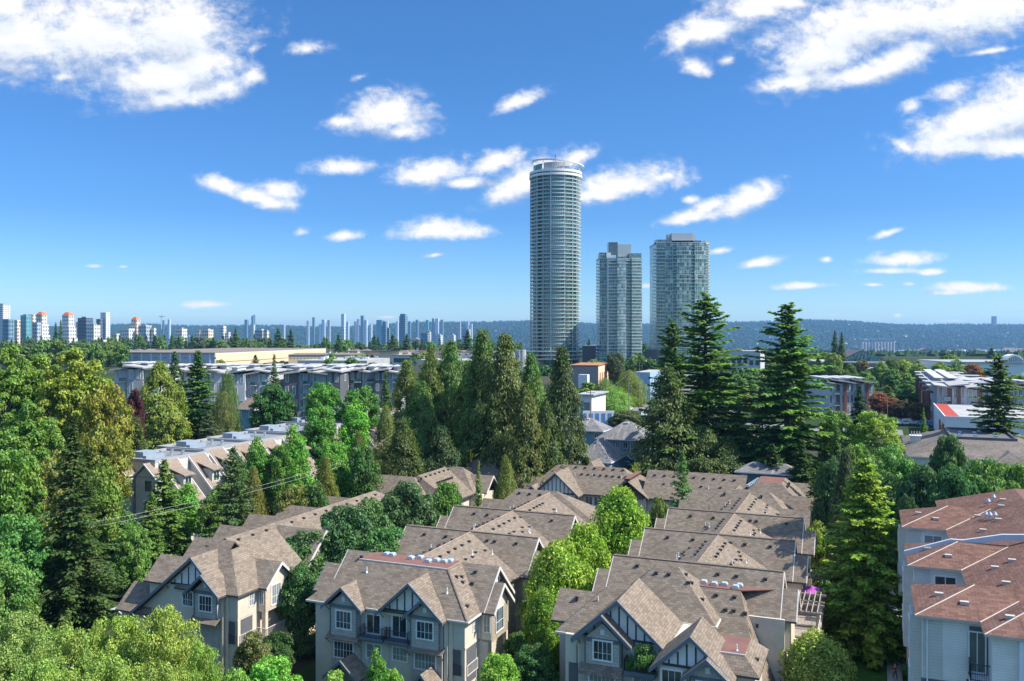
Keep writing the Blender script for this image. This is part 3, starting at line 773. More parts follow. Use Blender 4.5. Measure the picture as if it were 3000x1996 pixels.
# garden parasol standing on the second deck
U = Bld('garden_parasol', 'purple garden parasol open on a raised deck at the right flank of the brown-roofed row', 'parasol', 30.2, 28.4)
u_ = U.mb(); u_.cyl(30.2, 28.4, 5.22, 7.9, .03, 8); U.put(u_, 'pole', WHITE)
PURP = plain('purple_canvas', (.42, .10, .40), .8, var=.06)
u_ = U.mb(); n_ = 8
ring = [(30.2 + 1.55 * math.cos(2 * math.pi * i / n_), 28.4 + 1.55 * math.sin(2 * math.pi * i / n_), 7.5) for i in range(n_)]
for i in range(n_):
    p, q = ring[i], ring[(i + 1) % n_]; u_.f([p, q, (30.2, 28.4, 8.05)]); u_.f([(p[0], p[1], 7.35), (q[0], q[1], 7.35), q, p]); u_.f([(q[0], q[1], 7.36), (p[0], p[1], 7.36), (30.2, 28.4, 7.9)])
U.put(u_, 'canopy', PURP)
# rear end of row C
C2 = Bld('townhouse_row', 'brown-roofed townhouses with a flat red top, just in front of the tallest dark firs', 'townhouse row', 20, 72, 'brown-roofed townhouse rows', z=0)
r = C2.mb(); roof(r, 15.0, 27, 66, 80, 8.8, (4.0, 4.0, 3.8, 3.8), 12.6); roof(r, 22, 28.0, 64.8, 70.2, 8.78, (0, 0, 2.7, 2.7), 11.2, omit='E'); roof(r, 22, 28.2, 76, 82, 8.78, (0, 0, 3, 3), 11.4, omit='E')
ro = C2.put(r, 'roof', RM)
for i in range(8): skylight(C2, ro, 17.8 + i * .12, 68.5 + i * 1.05, 12.0)
for i in range(4): roof_item(C2, ro, 'vent', 23.8, 70.5 + i * 1.2, 12.0)
r = C2.mb(); roof(r, 0, 17, 69, 79, 8.8, (0, 0, 5, 5), 12.9, omit='WE'); roof(r, 13, 19, 62.5, 72, 8.8, (3, 3, 0, 0), 11.6, omit='SN'); ro = C2.put(r, 'roof', RM)
for i in range(9):
    roof_item(C2, ro, 'vent', 1.5 + i * 1.7, 73.0, 12.1)
    if i % 2: roof_item(C2, ro, 'vent', 1.8 + i * 1.6, 71.6, 10.9)
for x in (5, 11): roof_item(C2, ro, 'pipe', x, 71.4, 10.7)
w_ = C2.mb(); w_.box(.6, 26.5, 69.6, 78.5, -.6, 8.8); w_.box(15.6, 26.5, 66.6, 79.4, -.6, 8.8); w_.box(24, 27.4, 65.3, 69.7, -.6, 8.8); C2.put(w_, 'wall', SIDE_CR)
w_ = C2.mb(); gable_wall(w_, 'y', 63.0, 13.4, 18.6, 9.1, 11.4, 6); C2.put(w_, 'gable_wall', SHAKE)

# ---------------------------------------------------------------- row A (left)
A = Bld('townhouse_row', 'brown-roofed townhouse row on the left, its front partly behind pale green trees', 'townhouse row', -33, 3, 'brown-roofed townhouse rows')
Y = -2.0
r = A.mb()
# main hip of the front house: ridge runs back
roof(r, -34.6, -26.15, Y, 10.5, 8.8, (4.22, 4.22, 3.9, 0), 12.5, omit='N'); roof(r, -35, -30.4, Y + .01, 5.8, 8.79, (0, 0, 3.9, 3.9), 12.48, omit='WE')
roA = A.put(r, 'roof', RM)
r = A.mb()
# long left slope of the big front gable, falling to the garages
ap = (-32.3, 12.45); lf = (-43.3, 3.6); rt = (-28.35, 8.6)
for (p, q) in ((ap, lf), (rt, ap)):
    r.prism([(p[0], Y - .35, p[1]), (q[0], Y - .35, q[1]), (q[0], Y - .35, q[1] - .2), (p[0], Y - .35, p[1] - .2)], (0, 4.3 if p is rt else 1.6, 0))
roA2 = A.put(r, 'front_gable_roof', [SHING, FASC, MEMB])
bb = A.mb(); barge(bb, [(lf[0], Y - .36, lf[1]), (ap[0], Y - .36, ap[1]), (rt[0], Y - .36, rt[1])], (0, -1, 0), .36, .1)
for t_ in (.35, .7): xx = lerp(ap[0], lf[0], t_); zz = lerp(ap[1], lf[1], t_); bb.bar((xx, Y - .3, zz - .2), (xx, Y + .4, zz - .9), .06)
A.put(bb, 'bargeboard', BARGE, roA2)
w_ = A.mb(); w_.prism([(-42.6, Y + .42, -.6), (-29.0, Y + .42, -.6), (-29.0, Y + .42, 8.9), (-32.3, Y + .42, 12.1), (-42.6, Y + .42, 3.8)], (0, .3, 0)); w_.box(-37, -26.65, Y + .5, 9, -.6, 8.8); A.put(w_, 'wall', SIDE)
tudor(A, 'y', Y + .42, -1, -36.2, -28.4, 8.85, 12.0, 9.2, 7)
shake_bay(A, -31.75, -28.6, Y - .45, 6.1, 8.95, 10.6, 0, 0, 0)
front_gable(A, -32.6, -27.75, Y - 1.2, Y + 1.6, 8.8, 10.95)
A.window('S', Y - .45, -31.1, -29.2, 6.75, 8.6, 4, 2, fr=.14, split=.42); A.window('S', Y + .42, -34.2, -32.6, 6.7, 8.5, 4, 2, fr=.14, split=.42)
a_ = A.mb(); a_.prism([(-32, Y - 1.1, 5.6), (-32, Y - .3, 6.1), (-32, Y - .3, 6.2), (-32, Y - 1.1, 5.72)], (3.7, 0, 0)); A.put(a_, 'awning', [SHING])
lb = A.mb(); lb.box(-31.7, -28.6, Y + .1, Y + .5, -.6, 6.0); A.put(lb, 'bay_wall', SHAKE)
cb = A.mb(); cb.box(-28.7, -28.3, Y + .1, Y + .5, -.6, 8.5); cb.box(-28.1, -27.75, Y + .3, Y + .5, -.6, 8.5); cb.box(-26.66, -26.6, Y + .5, 1.4, 6.1, 8.7); cb.box(-27.0, -26.6, Y + .5, Y + .9, -.6, 6.0); cb.box(-27.0, -26.6, .9, 1.3, -.6, 6.0); A.put(cb, 'corner_board', SIDE_CR)
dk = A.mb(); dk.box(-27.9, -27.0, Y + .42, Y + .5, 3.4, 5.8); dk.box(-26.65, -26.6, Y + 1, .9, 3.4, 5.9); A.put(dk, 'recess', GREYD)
rail(A, [(-27.9, Y + .38), (-26.9, Y + .38)], 3.4, 4.4); rail(A, [(-26.5, Y + .8), (-26.5, 1.2)], 3.2, 4.3, mt=PINKT)
A.window('E', -26.6, .3, 1.1, 6.9, 8.5, 2, 2)
# right gable wing
r = A.mb(); roof(r, -31, -25.1, 1.35, 6.85, 8.79, (0, 0, 2.75, 2.75), 11.15, omit='WE'); ro = A.put(r, 'roof', RM)
bb = A.mb(); barge(bb, [(-25.1, 1.35, 8.8), (-25.1, 4.1, 11.15), (-25.1, 6.85, 8.8)], (1, 0, 0)); A.put(bb, 'bargeboard', PINKT, ro)
w_ = A.mb(); w_.box(-28, -25.6, 1.85, 6.3, 6.0, 8.8); gable_wall(w_, 'x', -25.72, 1.85, 6.3, 9.05, 10.95, 6.0); w_.box(-26.1, -25.6, 1.85, 2.3, -.6, 6.0); w_.box(-26.1, -25.6, 5.9, 6.3, -.6, 6.0); w_.box(-28, -26.6, 1.9, 6.2, -.6, 6.0); A.put(w_, 'wall', SIDE_V)
A.window('E', -25.6, 2.8, 4.6, 6.4, 8.8, 4, 2, fr=.14, split=.4); A.window('S', 1.85, -26.45, -25.8, 6.8, 8.5, 2, 2)
rail(A, [(-26.5, 1.6), (-25.3, 1.6), (-25.3, 6.4)], 3.2, 4.3, mt=PINKT)
# left lower roofs
r = A.mb(); roof(r, -40.5, -34, -1.0, 4.4, 8.7, (0, 0, 2.7, 2.7), 11.1, omit='WE'); roof(r, -38.9, -33, 1.6, 9.6, 8.8, (0, 0, 4, 4), 12.4, omit='WE'); ro = A.put(r, 'roof', RM); roof_item(A, ro, 'vent', -36.3, 4.6, 11.6)
r = A.mb(); roof(r, -43.5, -36, -2.2, 3.4, 5.4, (0, 0, 2.8, 2.8), 7.9, omit='WE'); A.put(r, 'garage_roof', RM)
w_ = A.mb(); w_.box(-40, -34, -.5, 3.9, -.6, 8.7); w_.box(-43, -36, -1.7, 2.9, -.6, 5.4); w_.box(-38.3, -33, 2.1, 9, -.6, 8.8); A.put(w_, 'wall', SIDE)
# the long receding ridge with cross gables
r = A.mb(); roof(r, -41.0, -28.6, 6, 44, 8.8, (6.2, 6.2, 0, 4), 12.5, omit='S'); ro = A.put(r, 'roof', RM)
w_ = A.mb(); w_.box(-40.5, -29.2, 6, 43, -.6, 8.8); A.put(w_, 'wall', SIDE_CR)
for i in range(13):
    roof_item(A, ro, 'vent', -34.0, 7.5 + i * 2.6, 12.5 - .8 * .6)
for x, y in ((-32.2, 8.2), (-32.0, 7.0), (-31.8, 6.0), (-30, 3.0)): roof_item(A, ro, 'vent', x, y, 12.5 - (x + 34.8) * .6 if y > 5 else 12.5 - (x + 32.4) * .9 - .9)
roof_item(A, ro, 'pipe', -31.4, 4.8, 10.9)
for i, (y0, xe) in enumerate(((11.0, -26.6), (25.5, -26.6))):
    r = A.mb(); roof(r, -34, xe, y0, y0 + 8, 8.79, (0, 0, 4, 4), 12.3, omit='WE'); rr = A.put(r, 'roof', RM)
    bb = A.mb(); barge(bb, [(xe, y0, 8.8), (xe, y0 + 4, 12.3), (xe, y0 + 8, 8.8)], (1, 0, 0)); A.put(bb, 'bargeboard', PINKT, rr)
    w_ = A.mb(); w_.box(-34, xe - .6, y0 + .5, y0 + 7.5, -.6, 8.8); gable_wall(w_, 'x', xe - .72, y0 + .5, y0 + 7.5, 9.1, 12.1, 8); A.put(w_, 'wall', SIDE_V)
for i, (y0, xw) in enumerate(((10, -42), (17, -43), (24, -43), (32, -43))):
    r = A.mb(); roof(r, xw, -35, y0, y0 + 7, 8.79, (0, 0, 3.5, 3.5), 12.0, omit='WE'); A.put(r, 'roof', RM)
    w_ = A.mb(); w_.box(xw + .5, -36, y0 + .5, y0 + 6.5, -.6, 8.8); A.put(w_, 'wall', SIDE)

# ---------------------------------------------------------------- F: behind row A;  E: behind row B
F = Bld('townhouse_row', 'brown-roofed townhouses at the back left, directly below the tall cedar group', 'townhouse row', -38, 60, 'brown-roofed townhouse rows')
r = F.mb(); roof(r, -46, -28, 61.5, 70, 8.8, (0, 4.2, 4.25, 4.25), 12.6, omit='W'); roof(r, -46.5, -32, 50.5, 58.5, 8.8, (0, 4, 4, 4), 12.3, omit='W')
ro = F.put(r, 'roof', RM); w_ = F.mb(); w_.box(-45.5, -29, 51, 69.5, -.6, 8.8); w_.box(-36, -26.6, 62, 67, -.6, 8.6); F.put(w_, 'wall', SIDE_CR)
r = F.mb(); roof(r, -43, -28, 53, 70, 8.83, (7.5, 7.5, 2, 4), 12.5); ro = F.put(r, 'roof', RM)
for i in range(8): roof_item(F, ro, 'vent', -34.6, 54.5 + i * 1.7, 12.1)
for i in range(8): roof_item(F, ro, 'vent', -32.5, 56.5 + i * .8, 11.2)
for x in (-43, -40.5): roof_item(F, ro, 'vent', x, 64.6, 12.0)
r = F.mb(); roof(r, -33, -26.2, 63, 69, 8.79, (0, 0, 3, 3), 11.4, omit='E'); rr = F.put(r, 'roof', RM); bb = F.mb(); barge(bb, [(-26.2, 63, 8.8), (-26.2, 66, 11.4), (-26.2, 69, 8.8)], (1, 0, 0)); F.put(bb, 'bargeboard', PINKT, rr)
r = F.mb(); roof(r, -40, -24, 70, 84, 9.4, (7, 7, 4, 4), 13.0); roof(r, -36, -20, 82, 92, 9.4, (5, 5, 5, 5), 13.2); F.put(r, 'roof', RM); w_ = F.mb(); w_.box(-39, -25, 71, 90, -.6, 9.4); F.put(w_, 'wall', SIDE_CR)

E = Bld('townhouse_row', 'brown-roofed townhouses at the back centre, in front of the grey-roofed blue houses', 'townhouse row', -10, 74, 'brown-roofed townhouse rows')
r = E.mb(); roof(r, -21, .4, 68.6, 79, 8.8, (4.2, 4.6, 5.0, 5.0), 12.9); ro = E.put(r, 'roof', RM)
for i in range(7): roof_item(E, ro, 'vent', -13 + i * 1.75, 73.2, 12.6)
for i in range(8): roof_item(E, ro, 'vent', -11.5 + i * 1.15, 72.0, 11.6)
for x in (-12.8, -9.5, -4.2): roof_item(E, ro, 'pipe', x, 71.8, 11.3)
front_gable(E, -18.8, -10.2, 66.0, 74, 8.75, 12.6, name='front_gable_roof'); front_gable(E, -20.2, -16.8, 64.9, 68, 8.6, 10.3)
gw = E.mb(); gable_wall(gw, 'y', 66.6, -18, -11, 9.0, 12.2, -.6); E.put(gw, 'gable_wall', SIDE); tudor(E, 'y', 66.6, -1, -17.9, -11.1, 9.0, 12.2, 9.1, 9)
r = E.mb(); roof(r, -6, 1.4, 68.4, 80, 8.79, (4.2, 4.2, 0, 3), 12.0, omit='S'); roof(r, -21, -14, 78, 86, 8.8, (2, 2, 2, 2), 12.4); roof(r, -16, -8, 76, 88, 8.8, (4, 4, 3, 3), 12.9); roof(r, -23.5, -18, 66.2, 71.5, 8.78, (0, 0, 2.65, 2.65), 11.2, omit='W'); ro = E.put(r, 'roof', RM)
for i in range(6): skylight(E, ro, -15.2, 79 + i * 1.1, 12.1)
w_ = E.mb(); w_.box(-20.5, -.2, 69.1, 78.4, -.6, 8.8); w_.box(-23, -18, 66.8, 71, -.6, 8.8); w_.box(-5.4, .9, 68.9, 79.5, -.6, 8.75); w_.box(-20, -8.6, 77, 87, -.6, 8.8); E.put(w_, 'wall', SIDE_V)
for i in range(3): E.window('S', 69.1, -10 + i * 1.6, -8.6 + i * 1.6, 6.8, 8.4, 2, 1)
# two detached grey-brown rooflines half hidden behind trees near row B

# ================================================================== D: red-roofed apartment block (right)
RD = [SHING_RED, FASC_CREAM, MEMB]
D_ = Bld('apartment_block', 'red-brown tiled apartment block at the right edge with stepped roofs and pale siding', 'apartment block', 47, 15)
SIDE_BL = siding('pale_blue_siding', (.80, .78, .73), .2); SIDE_PW = siding('pale_cream_siding', (.60, .60, .55), .24)
for i, (y0, y1) in enumerate(((-5.5, 3.2), (9.4, 18.2), (26.4, 36.0))):
    ym = (y0 + y1) / 2; hw = (y1 - y0) / 2
    r = D_.mb(); roof(r, 39.45, 62, y0, y1, 16, (hw, 0, hw, hw), 16 + hw * .36, t=.18, omit='E'); ro = D_.put(r, 'roof', RD)
    w_ = D_.mb(); w_.box(40.0, 62, y0 + .5, y1 - .5, -1, 15.95, skip='T'); D_.put(w_, 'wall', SIDE_BL)
    cp = D_.mb(); cp.bar((39.45, y0, 16.0), (39.45 + hw, ym, 16.0 + hw * .36), .05); D_.put(cp, 'ridge_cap', FASC_CREAM, ro)
    cw = D_.mb(); cw.box(39.99, 41.3, y0 + .44, y0 + .52, 8.2, 15.9); D_.put(cw, 'wall_panel', SIDE_PW)
    bd = D_.mb(); bd.box(39.9, 43.8, y0 + .4, y0 + .5, 10.7, 11.25) if i == 0 else bd.box(39.9, 43.8, y0 + .4, y0 + .5, 10.8, 11.2); D_.put(bd, 'dark_band', GREYD)
    bay = D_.mb(); bay.box(39.2, 40.0, y0 + 2.0, y0 + 4.6, 8.0, 15.4); D_.put(bay, 'bay', SIDE_PW)
    D_.window('W', 39.2, y0 + 2.2, y0 + 4.3, 12.9, 14.9, 2, 1); D_.window('W', 39.2, y0 + 2.2, y0 + 4.3, 9.3, 11.3, 2, 1)
    for (vx, vy) in ((41.3, ym - .3 if i else -1.8), (42.9, y0 + 1.9)):
        zz = 16 + .36 * min(vx - 39.45, vy - y0)
        vb = D_.mb(); vb.box(vx - .3, vx + .3, vy - .2, vy + .2, zz - .05, zz + .2); D_.put(vb, 'roof_vent', FASC_CREAM, ro)
    if i: D_.window('S', y0 + .5, 41.6, 43.5, 12.6, 15.3, 2, 2, fr=.14)
r = D_.mb(); roof(r, 43.75, 62, -8.2, 44, 16.0 - .01, (8, 8, 8, 5), 16 + 8 * .36, t=.18); ro = D_.put(r, 'roof', RD)
for (x, y) in ((45.6, -5.9), (46.4, 2.5), (46.2, 7.6), (47.6, 8.6), (46.8, 22), (48.5, 25), (47, 29), (49.5, 31), (50, 34)):
    zz = 16 + .36 * (x - 43.75); vb = D_.mb(); vb.box(x - .3, x + .3, y - .2, y + .2, zz - .1, zz + .2); D_.put(vb, 'roof_vent', FASC_CREAM, ro)
for (x, y) in ((47.6, 27.2), (47.9, 26.5), (48.3, 26.0), (48.5, 33.5), (49.2, 35)):
    zz = 16 + .36 * (x - 43.75); vb = D_.mb(); vb.cyl(x, y, zz - .1, zz + .45, .12, 8); vb.cyl(x, y, zz + .45, zz + .75, .26, 10, 0, .1); D_.put(vb, 'turbine_vent', METAL, ro)
w_ = D_.mb(); w_.box(44.3, 61.5, -7.6, 43.5, -1, 15.9, skip='T'); D_.put(w_, 'wall', SIDE_BL)
cp = D_.mb(); cp.bar((43.75, -8.2, 16.0), (51.75, -.2, 18.88), .05); cp.bar((43.75, -5.5, 16.02), (46.6, -2.6, 17.03), .05); cp.bar((43.75, 9.4, 16.02), (48.1, 13.8, 17.57), .05); cp.bar((43.75, 26.4, 16.02), (48.5, 31.2, 17.71), .05); D_.put(cp, 'ridge_cap', FASC_CREAM, ro)
fw = D_.mb()
for p, q in (((39.3, 13.2, 16.05), (43.3, 13.8, 17.4)), ((43.3, 13.8, 17.4), (44.3, 13.8, 17.4)), ((44.3, 13.8, 17.4), (47.5, 13.8, 18.2)), ((47.5, 13.8, 18.2), (56, 13.8, 18.9))):
    fw.prism([(p[0], p[1], p[2] - .2), (q[0], q[1], q[2] - .2), (q[0], q[1], q[2] + .35), (p[0], p[1], p[2] + .35)], (0, .35, 0))
D_.put(fw, 'parapet_wall', plain('blue_grey_flashing', (.50, .56, .60), .45, .4, .05))
# balcony of the near step
bl = D_.mb(); bl.box(43.0, 46.6, -6.6, -5.0, 11.75, 12.05); bl.box(45.9, 46.2, -8.0, -5.0, -1, 16); bo = D_.put(bl, 'balcony', FASC_WHITE)
rail(D_, [(43.05, -5.1), (43.05, -6.55), (45.9, -6.55)], 12.05, 13.25, parent=bo)
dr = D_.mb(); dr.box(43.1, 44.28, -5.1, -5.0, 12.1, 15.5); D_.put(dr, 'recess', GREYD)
D_.window('S', -5.1, 43.0, 44.2, 12.15, 15.2, 2, 1, fr=.1, name='balcony_door', mg=GLASS_TD)
bd = D_.mb(); bd.box(42.9, 44.1, -5.12, -5.02, 7, 11.6); D_.put(bd, 'dark_band', GREYD); D_.window('S', -5.12, 42.95, 44.2, 8.8, 11.0, 3, 1, fr=.1, mg=GLASS_TD)
dp = D_.mb(); dp.bar((40.3, -5.25, 15.8), (40.3, -5.1, 0), .06, n=6); D_.put(dp, 'downpipe', FASC_WHITE)

# ================================================================== G: tan slope-roofed flats (left), flat grey roofs
Gb = Bld('terraced_flats', 'tan shingle slope-roofed terrace with pale grey flat roofs on the left, seen between firs', 'terraced flats', -76, 40)
FLATG = plain('grey_flat_membrane', (.21, .225, .24), .9, var=.12, scale=.3)
RG = [SHING_TAN, FASC_WHITE, FLATG]
PALEW = plain('pale_stucco', (.55, .52, .46), .85, var=.07)
units = [(32, 44.5, 16.0, -81.2), (44.5, 57.5, 16.2, -83.5), (57.5, 70, 16.3, -84), (70, 84, 16.5, -85), (84, 98, 16.8, -88), (98, 112, 17.0, -89)]
for i, (y0, y1, zt, xl) in enumerate(units):
    xr = -71.5 - (i % 2) * 1.2
    w_ = Gb.mb(); w_.box(xl, xr, y0, y1, 2, zt - .3); fo = Gb.put(w_, 'wall', PALEW)
    f = Gb.mb(); f.box(xl + .2, xr - .2, y0 + .2, y1 - .2, zt - .31, zt - .2); f2 = Gb.put(f, 'flat_roof', FLATG)
    pp = Gb.mb(); pp.box(xl, xr, y0, y0 + .35, zt - .29, zt + .25); pp.box(xl, xr, y1 - .35, y1 - .001, zt - .29, zt + .24); pp.box(xl, xl + .35, y0 + .35, y1 - .36, zt - .29, zt + .23); pp.box(xr - .35, xr, y0 + .35, y1 - .36, zt - .29, zt + .22); Gb.put(pp, 'parapet', GREYP)
    pb = Gb.mb(); pb.box(xl + 1.2, xl + 3.6, y0 + 3.5, y0 + 6.4, zt - .2, zt + .75); pb.box(xl + 5.5, xl + 6.3, y0 + 1.5, y0 + 5.5, zt - .2, zt + .5); Gb.put(pb, 'roof_plant', plain('blue_grey_metal', (.28, .34, .40), .5, .4) if i == 0 else bpy.data.materials['blue_grey_metal'])
    for k in range(5):
        vb = Gb.mb(); x = xl + 4 + rt_ if False else xl + 3.5 + k * 1.2; y = y0 + 7.5 + (k % 2) * 1.5; vb.cyl(x, y, zt - .2, zt + .45, .16, 8); vb.cyl(x, y, zt + .45, zt + .6, .28, 8); Gb.put(vb, 'roof_vent', METAL)
    # long sloping roofs falling to the right, with a recess between them
    for (ya, yb) in ((y0 + .9, y0 + 4.9), (y0 + 7.6, y1 - 1.0)):
        sl = Gb.mb(); xb = xr + 7.2; zb = zt - 7.6
        sl.prism([(xr - .2, ya, zt + .1), (xb, ya, zb), (xb - .35, ya, zb - .1), (xr - .2, ya, zt - .5)], (0, yb - ya, 0)); so_ = Gb.put(sl, 'sloping_roof', RG)
        ed = Gb.mb()
        for yy in (ya - .12, yb + .02): ed.prism([(xr - .2, yy, zt + .16), (xb, yy, zb + .06), (xb - .3, yy, zb - .3), (xr - .2, yy, zt - .3)], (0, .1, 0))
        Gb.put(ed, 'verge_board', FASC_WHITE, so_)
        wb = Gb.mb(); wb.prism([(xr, ya + .3, 2), (xb - .8, ya + .3, 2), (xb - .8, ya + .3, zb + .4), (xr, ya + .3, zt - .3)], (0, yb - ya - .6, 0)); Gb.put(wb, 'wall', PALEW)
        # dormer
        dm = Gb.mb(); ym = (ya + yb) / 2; dz = zt - 3.2
        dm.box(xr + .8, xr + 4.2, ym - 1.0, ym + 1.0, dz - 1.4, dz + 1.0); do = Gb.put(dm, 'dormer', PALEW)
        dr2 = Gb.mb(); dr2.prism([(xr + .3, ym - 1.3, dz + 2.3), (xr + 4.7, ym - 1.3, dz + .95), (xr + 4.7, ym - 1.3, dz + .75), (xr + .3, ym - 1.3, dz + 2.1)], (0, 2.5, 0)); Gb.put(dr2, 'dormer_roof', RG, do)
        Gb.window('E', xr + 4.2, ym - .75, ym + .75, dz - 1.15, dz + .5, 2, 1)
        bl = Gb.mb(); bl.cyl(xb - .4, ym, zb - 2.0, zb - 1.75, 1.5, 14); bo = Gb.put(bl, 'balcony', FASC_WHITE)
        rl = Gb.mb()
        for k in range(13):
            a_ = -1.5 + k * .25; p = (xb - .4 + 1.45 * math.cos(a_), ym + 1.45 * math.sin(a_)); rl.bar((*p, zb - 1.8), (*p, zb - .8), .03)
            if k: rl.bar((*pp_, zb - .8), (*p, zb - .8), .04); rl.f([(*pp_, zb - 1.7), (*p, zb - 1.7), (*p, zb - .95), (*pp_, zb - .95)])
            pp_ = p
        Gb.put(rl, 'railing', PALEW, bo)
        Gb.window('E', xb - .79, ym - 1.2, ym + 1.2, zb - 5.2, zb - 3.4, 3, 1)
# near end: gabled bays
for (xa, xb2, yy, zt) in ((-80.4, -75.2, 29.6, 13.8), (-75, -70.0, 30.6, 13.6)):
    w_ = Gb.mb(); w_.box(xa + .4, xb2 - .4, yy + .4, 33, 2, zt); gable_wall(w_, 'y', yy + .4, xa + .4, xb2 - .4, zt, zt + 1.6, zt - .2); Gb.put(w_, 'wall', PALEW)
    r = Gb.mb(); roof(r, xa, xb2, yy, 34, zt, ((xb2 - xa) / 2, (xb2 - xa) / 2, 0, 0), zt + 2.2, omit='SN'); ro = Gb.put(r, 'roof', RG)
    bb = Gb.mb(); barge(bb, [(xa, yy, zt), ((xa + xb2) / 2, yy, zt + 2.2), (xb2, yy, zt)], (0, -1, 0), .3); Gb.put(bb, 'bargeboard', FASC_WHITE, ro)
    Gb.window('S', yy + .4, xa + 2.4, xa + 3.8, zt - 2.3, zt - .6, 1, 2, mf=BARGE); Gb.window('S', yy + .4, xa + 2.0, xa + 3.8, zt - 5.6, zt - 3.8, 2, 1)
r = Gb.mb(); roof(r, -86, -80, 31, 40, 14.2, (3, 3, 3, 3), 16.2); Gb.put(r, 'roof', RG); w_ = Gb.mb(); w_.box(-85.4, -80.6, 31.6, 39.4, 2, 14.2); Gb.put(w_, 'wall', PALEW)
# far end gables
for (x, y, z) in ((-78, 100, 16.4), (-74.5, 106, 16.2), (-71, 112, 15.8)):
    r = Gb.mb(); roof(r, x - 3, x + 3, y, y + 9, z - .5, (3, 3, 0, 0), z + 2.4, omit='SN'); Gb.put(r, 'roof', RG); w_ = Gb.mb(); w_.box(x - 2.5, x + 2.5, y + .5, y + 8.5, 4, z - .4); gable_wall(w_, 'y', y + .5, x - 2.5, x + 2.5, z - .4, z + 2.0, z - 1); Gb.put(w_, 'wall', STUCCO)
    bb = Gb.mb(); barge(bb, [(x - 3, y, z - .5), (x, y, z + 2.4), (x + 3, y, z - .5)], (0, -1, 0), .3); Gb.put(bb, 'bargeboard', BARGE)

# ================================================================== K: grey low-rise flats with slanted flat roofs (world-aligned groups)
def lowrise(name, label, x0, x1, y, dep, zb, ztop, mats, nfl=4, nb=5, seed=1, rz=0.0, cat='apartment block', brick=False, group=None):
    rs = random.Random(seed)
    Bq = Bld(name, label, cat, 0, 0, group); Bq.root.location = (x0, y, zb); Bq.root.rotation_euler = (0, 0, rz)
    W_ = x1 - x0; H_ = ztop - zb; fh = H_ / nfl; bw = W_ / nb
    for k in range(nb):
        a, b_ = k * bw, (k + 1) * bw; o = rs.choice([0, .9, 1.6]); m1 = mats[k % len(mats)]
        w_ = Bq.mb(); w_.box(a, b_ - .01, -o, dep, 0, H_ - .4); Bq.put(w_, 'wall', m1)
        r = Bq.mb(); t0 = rs.choice([-.35, .35]); ha, hb = H_ + t0 + (.6 if k % 2 else 0), H_ - t0 + (.6 if k % 2 else 0)
        r.prism([(a - .9, -o - 1.3, ha), (b_ + .6, -o - 1.3, hb), (b_ + .6, -o - 1.3, hb - .38), (a - .9, -o - 1.3, ha - .38)], (0, dep + o + 1.5, 0)); Bq.put(r, 'roof', [FLATR])
        if rs.random() < .75:
            c_ = Bq.mb(); c_.box(a + bw * .25, b_ - bw * .25, dep * .3, dep * .8, H_, H_ + 1.2); c_.box(a + bw * .15, b_ - bw * .15, dep * .2, dep * .9, H_ + 1.2, H_ + 1.45); Bq.put(c_, 'roof_box', GREYL)
        for f in range(nfl):
            z0 = f * fh + .7
            Bq.window('S', -o, a + bw * .12, a + bw * .36, z0 + .1, z0 + fh - 1.0, 2, 1, mg=GLASS_T, fr=.1)
            if (k + f) % 2 == 0 or brick: Bq.window('S', -o, a + bw * .62, a + bw * .86, z0 + .1, z0 + fh - 1.0, 2, 1, mg=GLASS_T, fr=.1)
            if o < 1 and f:
                s = Bq.mb(); s.box(a + bw * .42, b_ - .3, -o - 1.4, -o - .02, f * fh + .0, f * fh + .22); so_ = Bq.put(s, 'balcony', GREYL)
                gl = Bq.mb(); gl.box(a + bw * .42, b_ - .3, -o - 1.4, -o - 1.34, f * fh + .22, f * fh + 1.2); Bq.put(gl, 'balcony_glass', GLASS_T, so_)
        if brick:
            for xx in ((a + bw * .46,) if k % 2 else (b_ - .5,)):
                c_ = Bq.mb(); c_.box(xx - .45, xx + .45, -o - .5, -o + .2, 0, H_ - .42); Bq.put(c_, 'brick_pier', BRICK)
    # side walls with windows on the right end
    Bq.window('E', W_ - .008, dep * .3, dep * .3 + 2, H_ - fh + .8, H_ - .9, 2, 1, mg=GLASS_T); Bq.window('E', W_ - .008, dep * .65, dep * .65 + 2, H_ - 2 * fh + .8, H_ - fh - .9, 2, 1, mg=GLASS_T)
    return Bq
def lr(label, u0, u1, vtop, d, zg, mats, nfl, nb, seed, dep=16, **kw):
    x0 = (u0 - 1500) * d / K; x1 = (u1 - 1500) * d / K; zt = HC - (vtop - HZ) * d / K
    return lowrise('apartment_block', label, x0, x1, d, dep, zg, zt, mats, nfl, nb, seed, group='low-rise flats', **kw)
lr('grey low-rise flats with slanted white roof edges, left end behind the golden-tipped cedar', 335, 470, 1078, 252, 11, [GREYL, GREYP], 4, 3, 3)
lr('grey low-rise flats wing between the two dark firs', 455, 660, 1084, 268, 12, [GREYL, GREYD], 4, 5, 4)
lr('grey low-rise flats wing left of the centre, beside the little blue-grey house', 655, 790, 1092, 245, 11, [GREYP, GREYL], 4, 4, 5)
lr('dark low-rise flats wing with stepped balconies, right of the maple', 835, 1000, 1090, 250, 11, [GREYD, GREYP, GREYP], 4, 4, 6)
lr('right-hand wing of the grey low-rise flats, running up to the cedars', 985, 1175, 1088, 262, 12, [GREYP, GREYD], 4, 5, 7)
lr('rear row of the grey low-rise flats, only its roofs showing', 560, 1130, 1082, 296, 13, [GREYL], 3, 9, 8, dep=14)
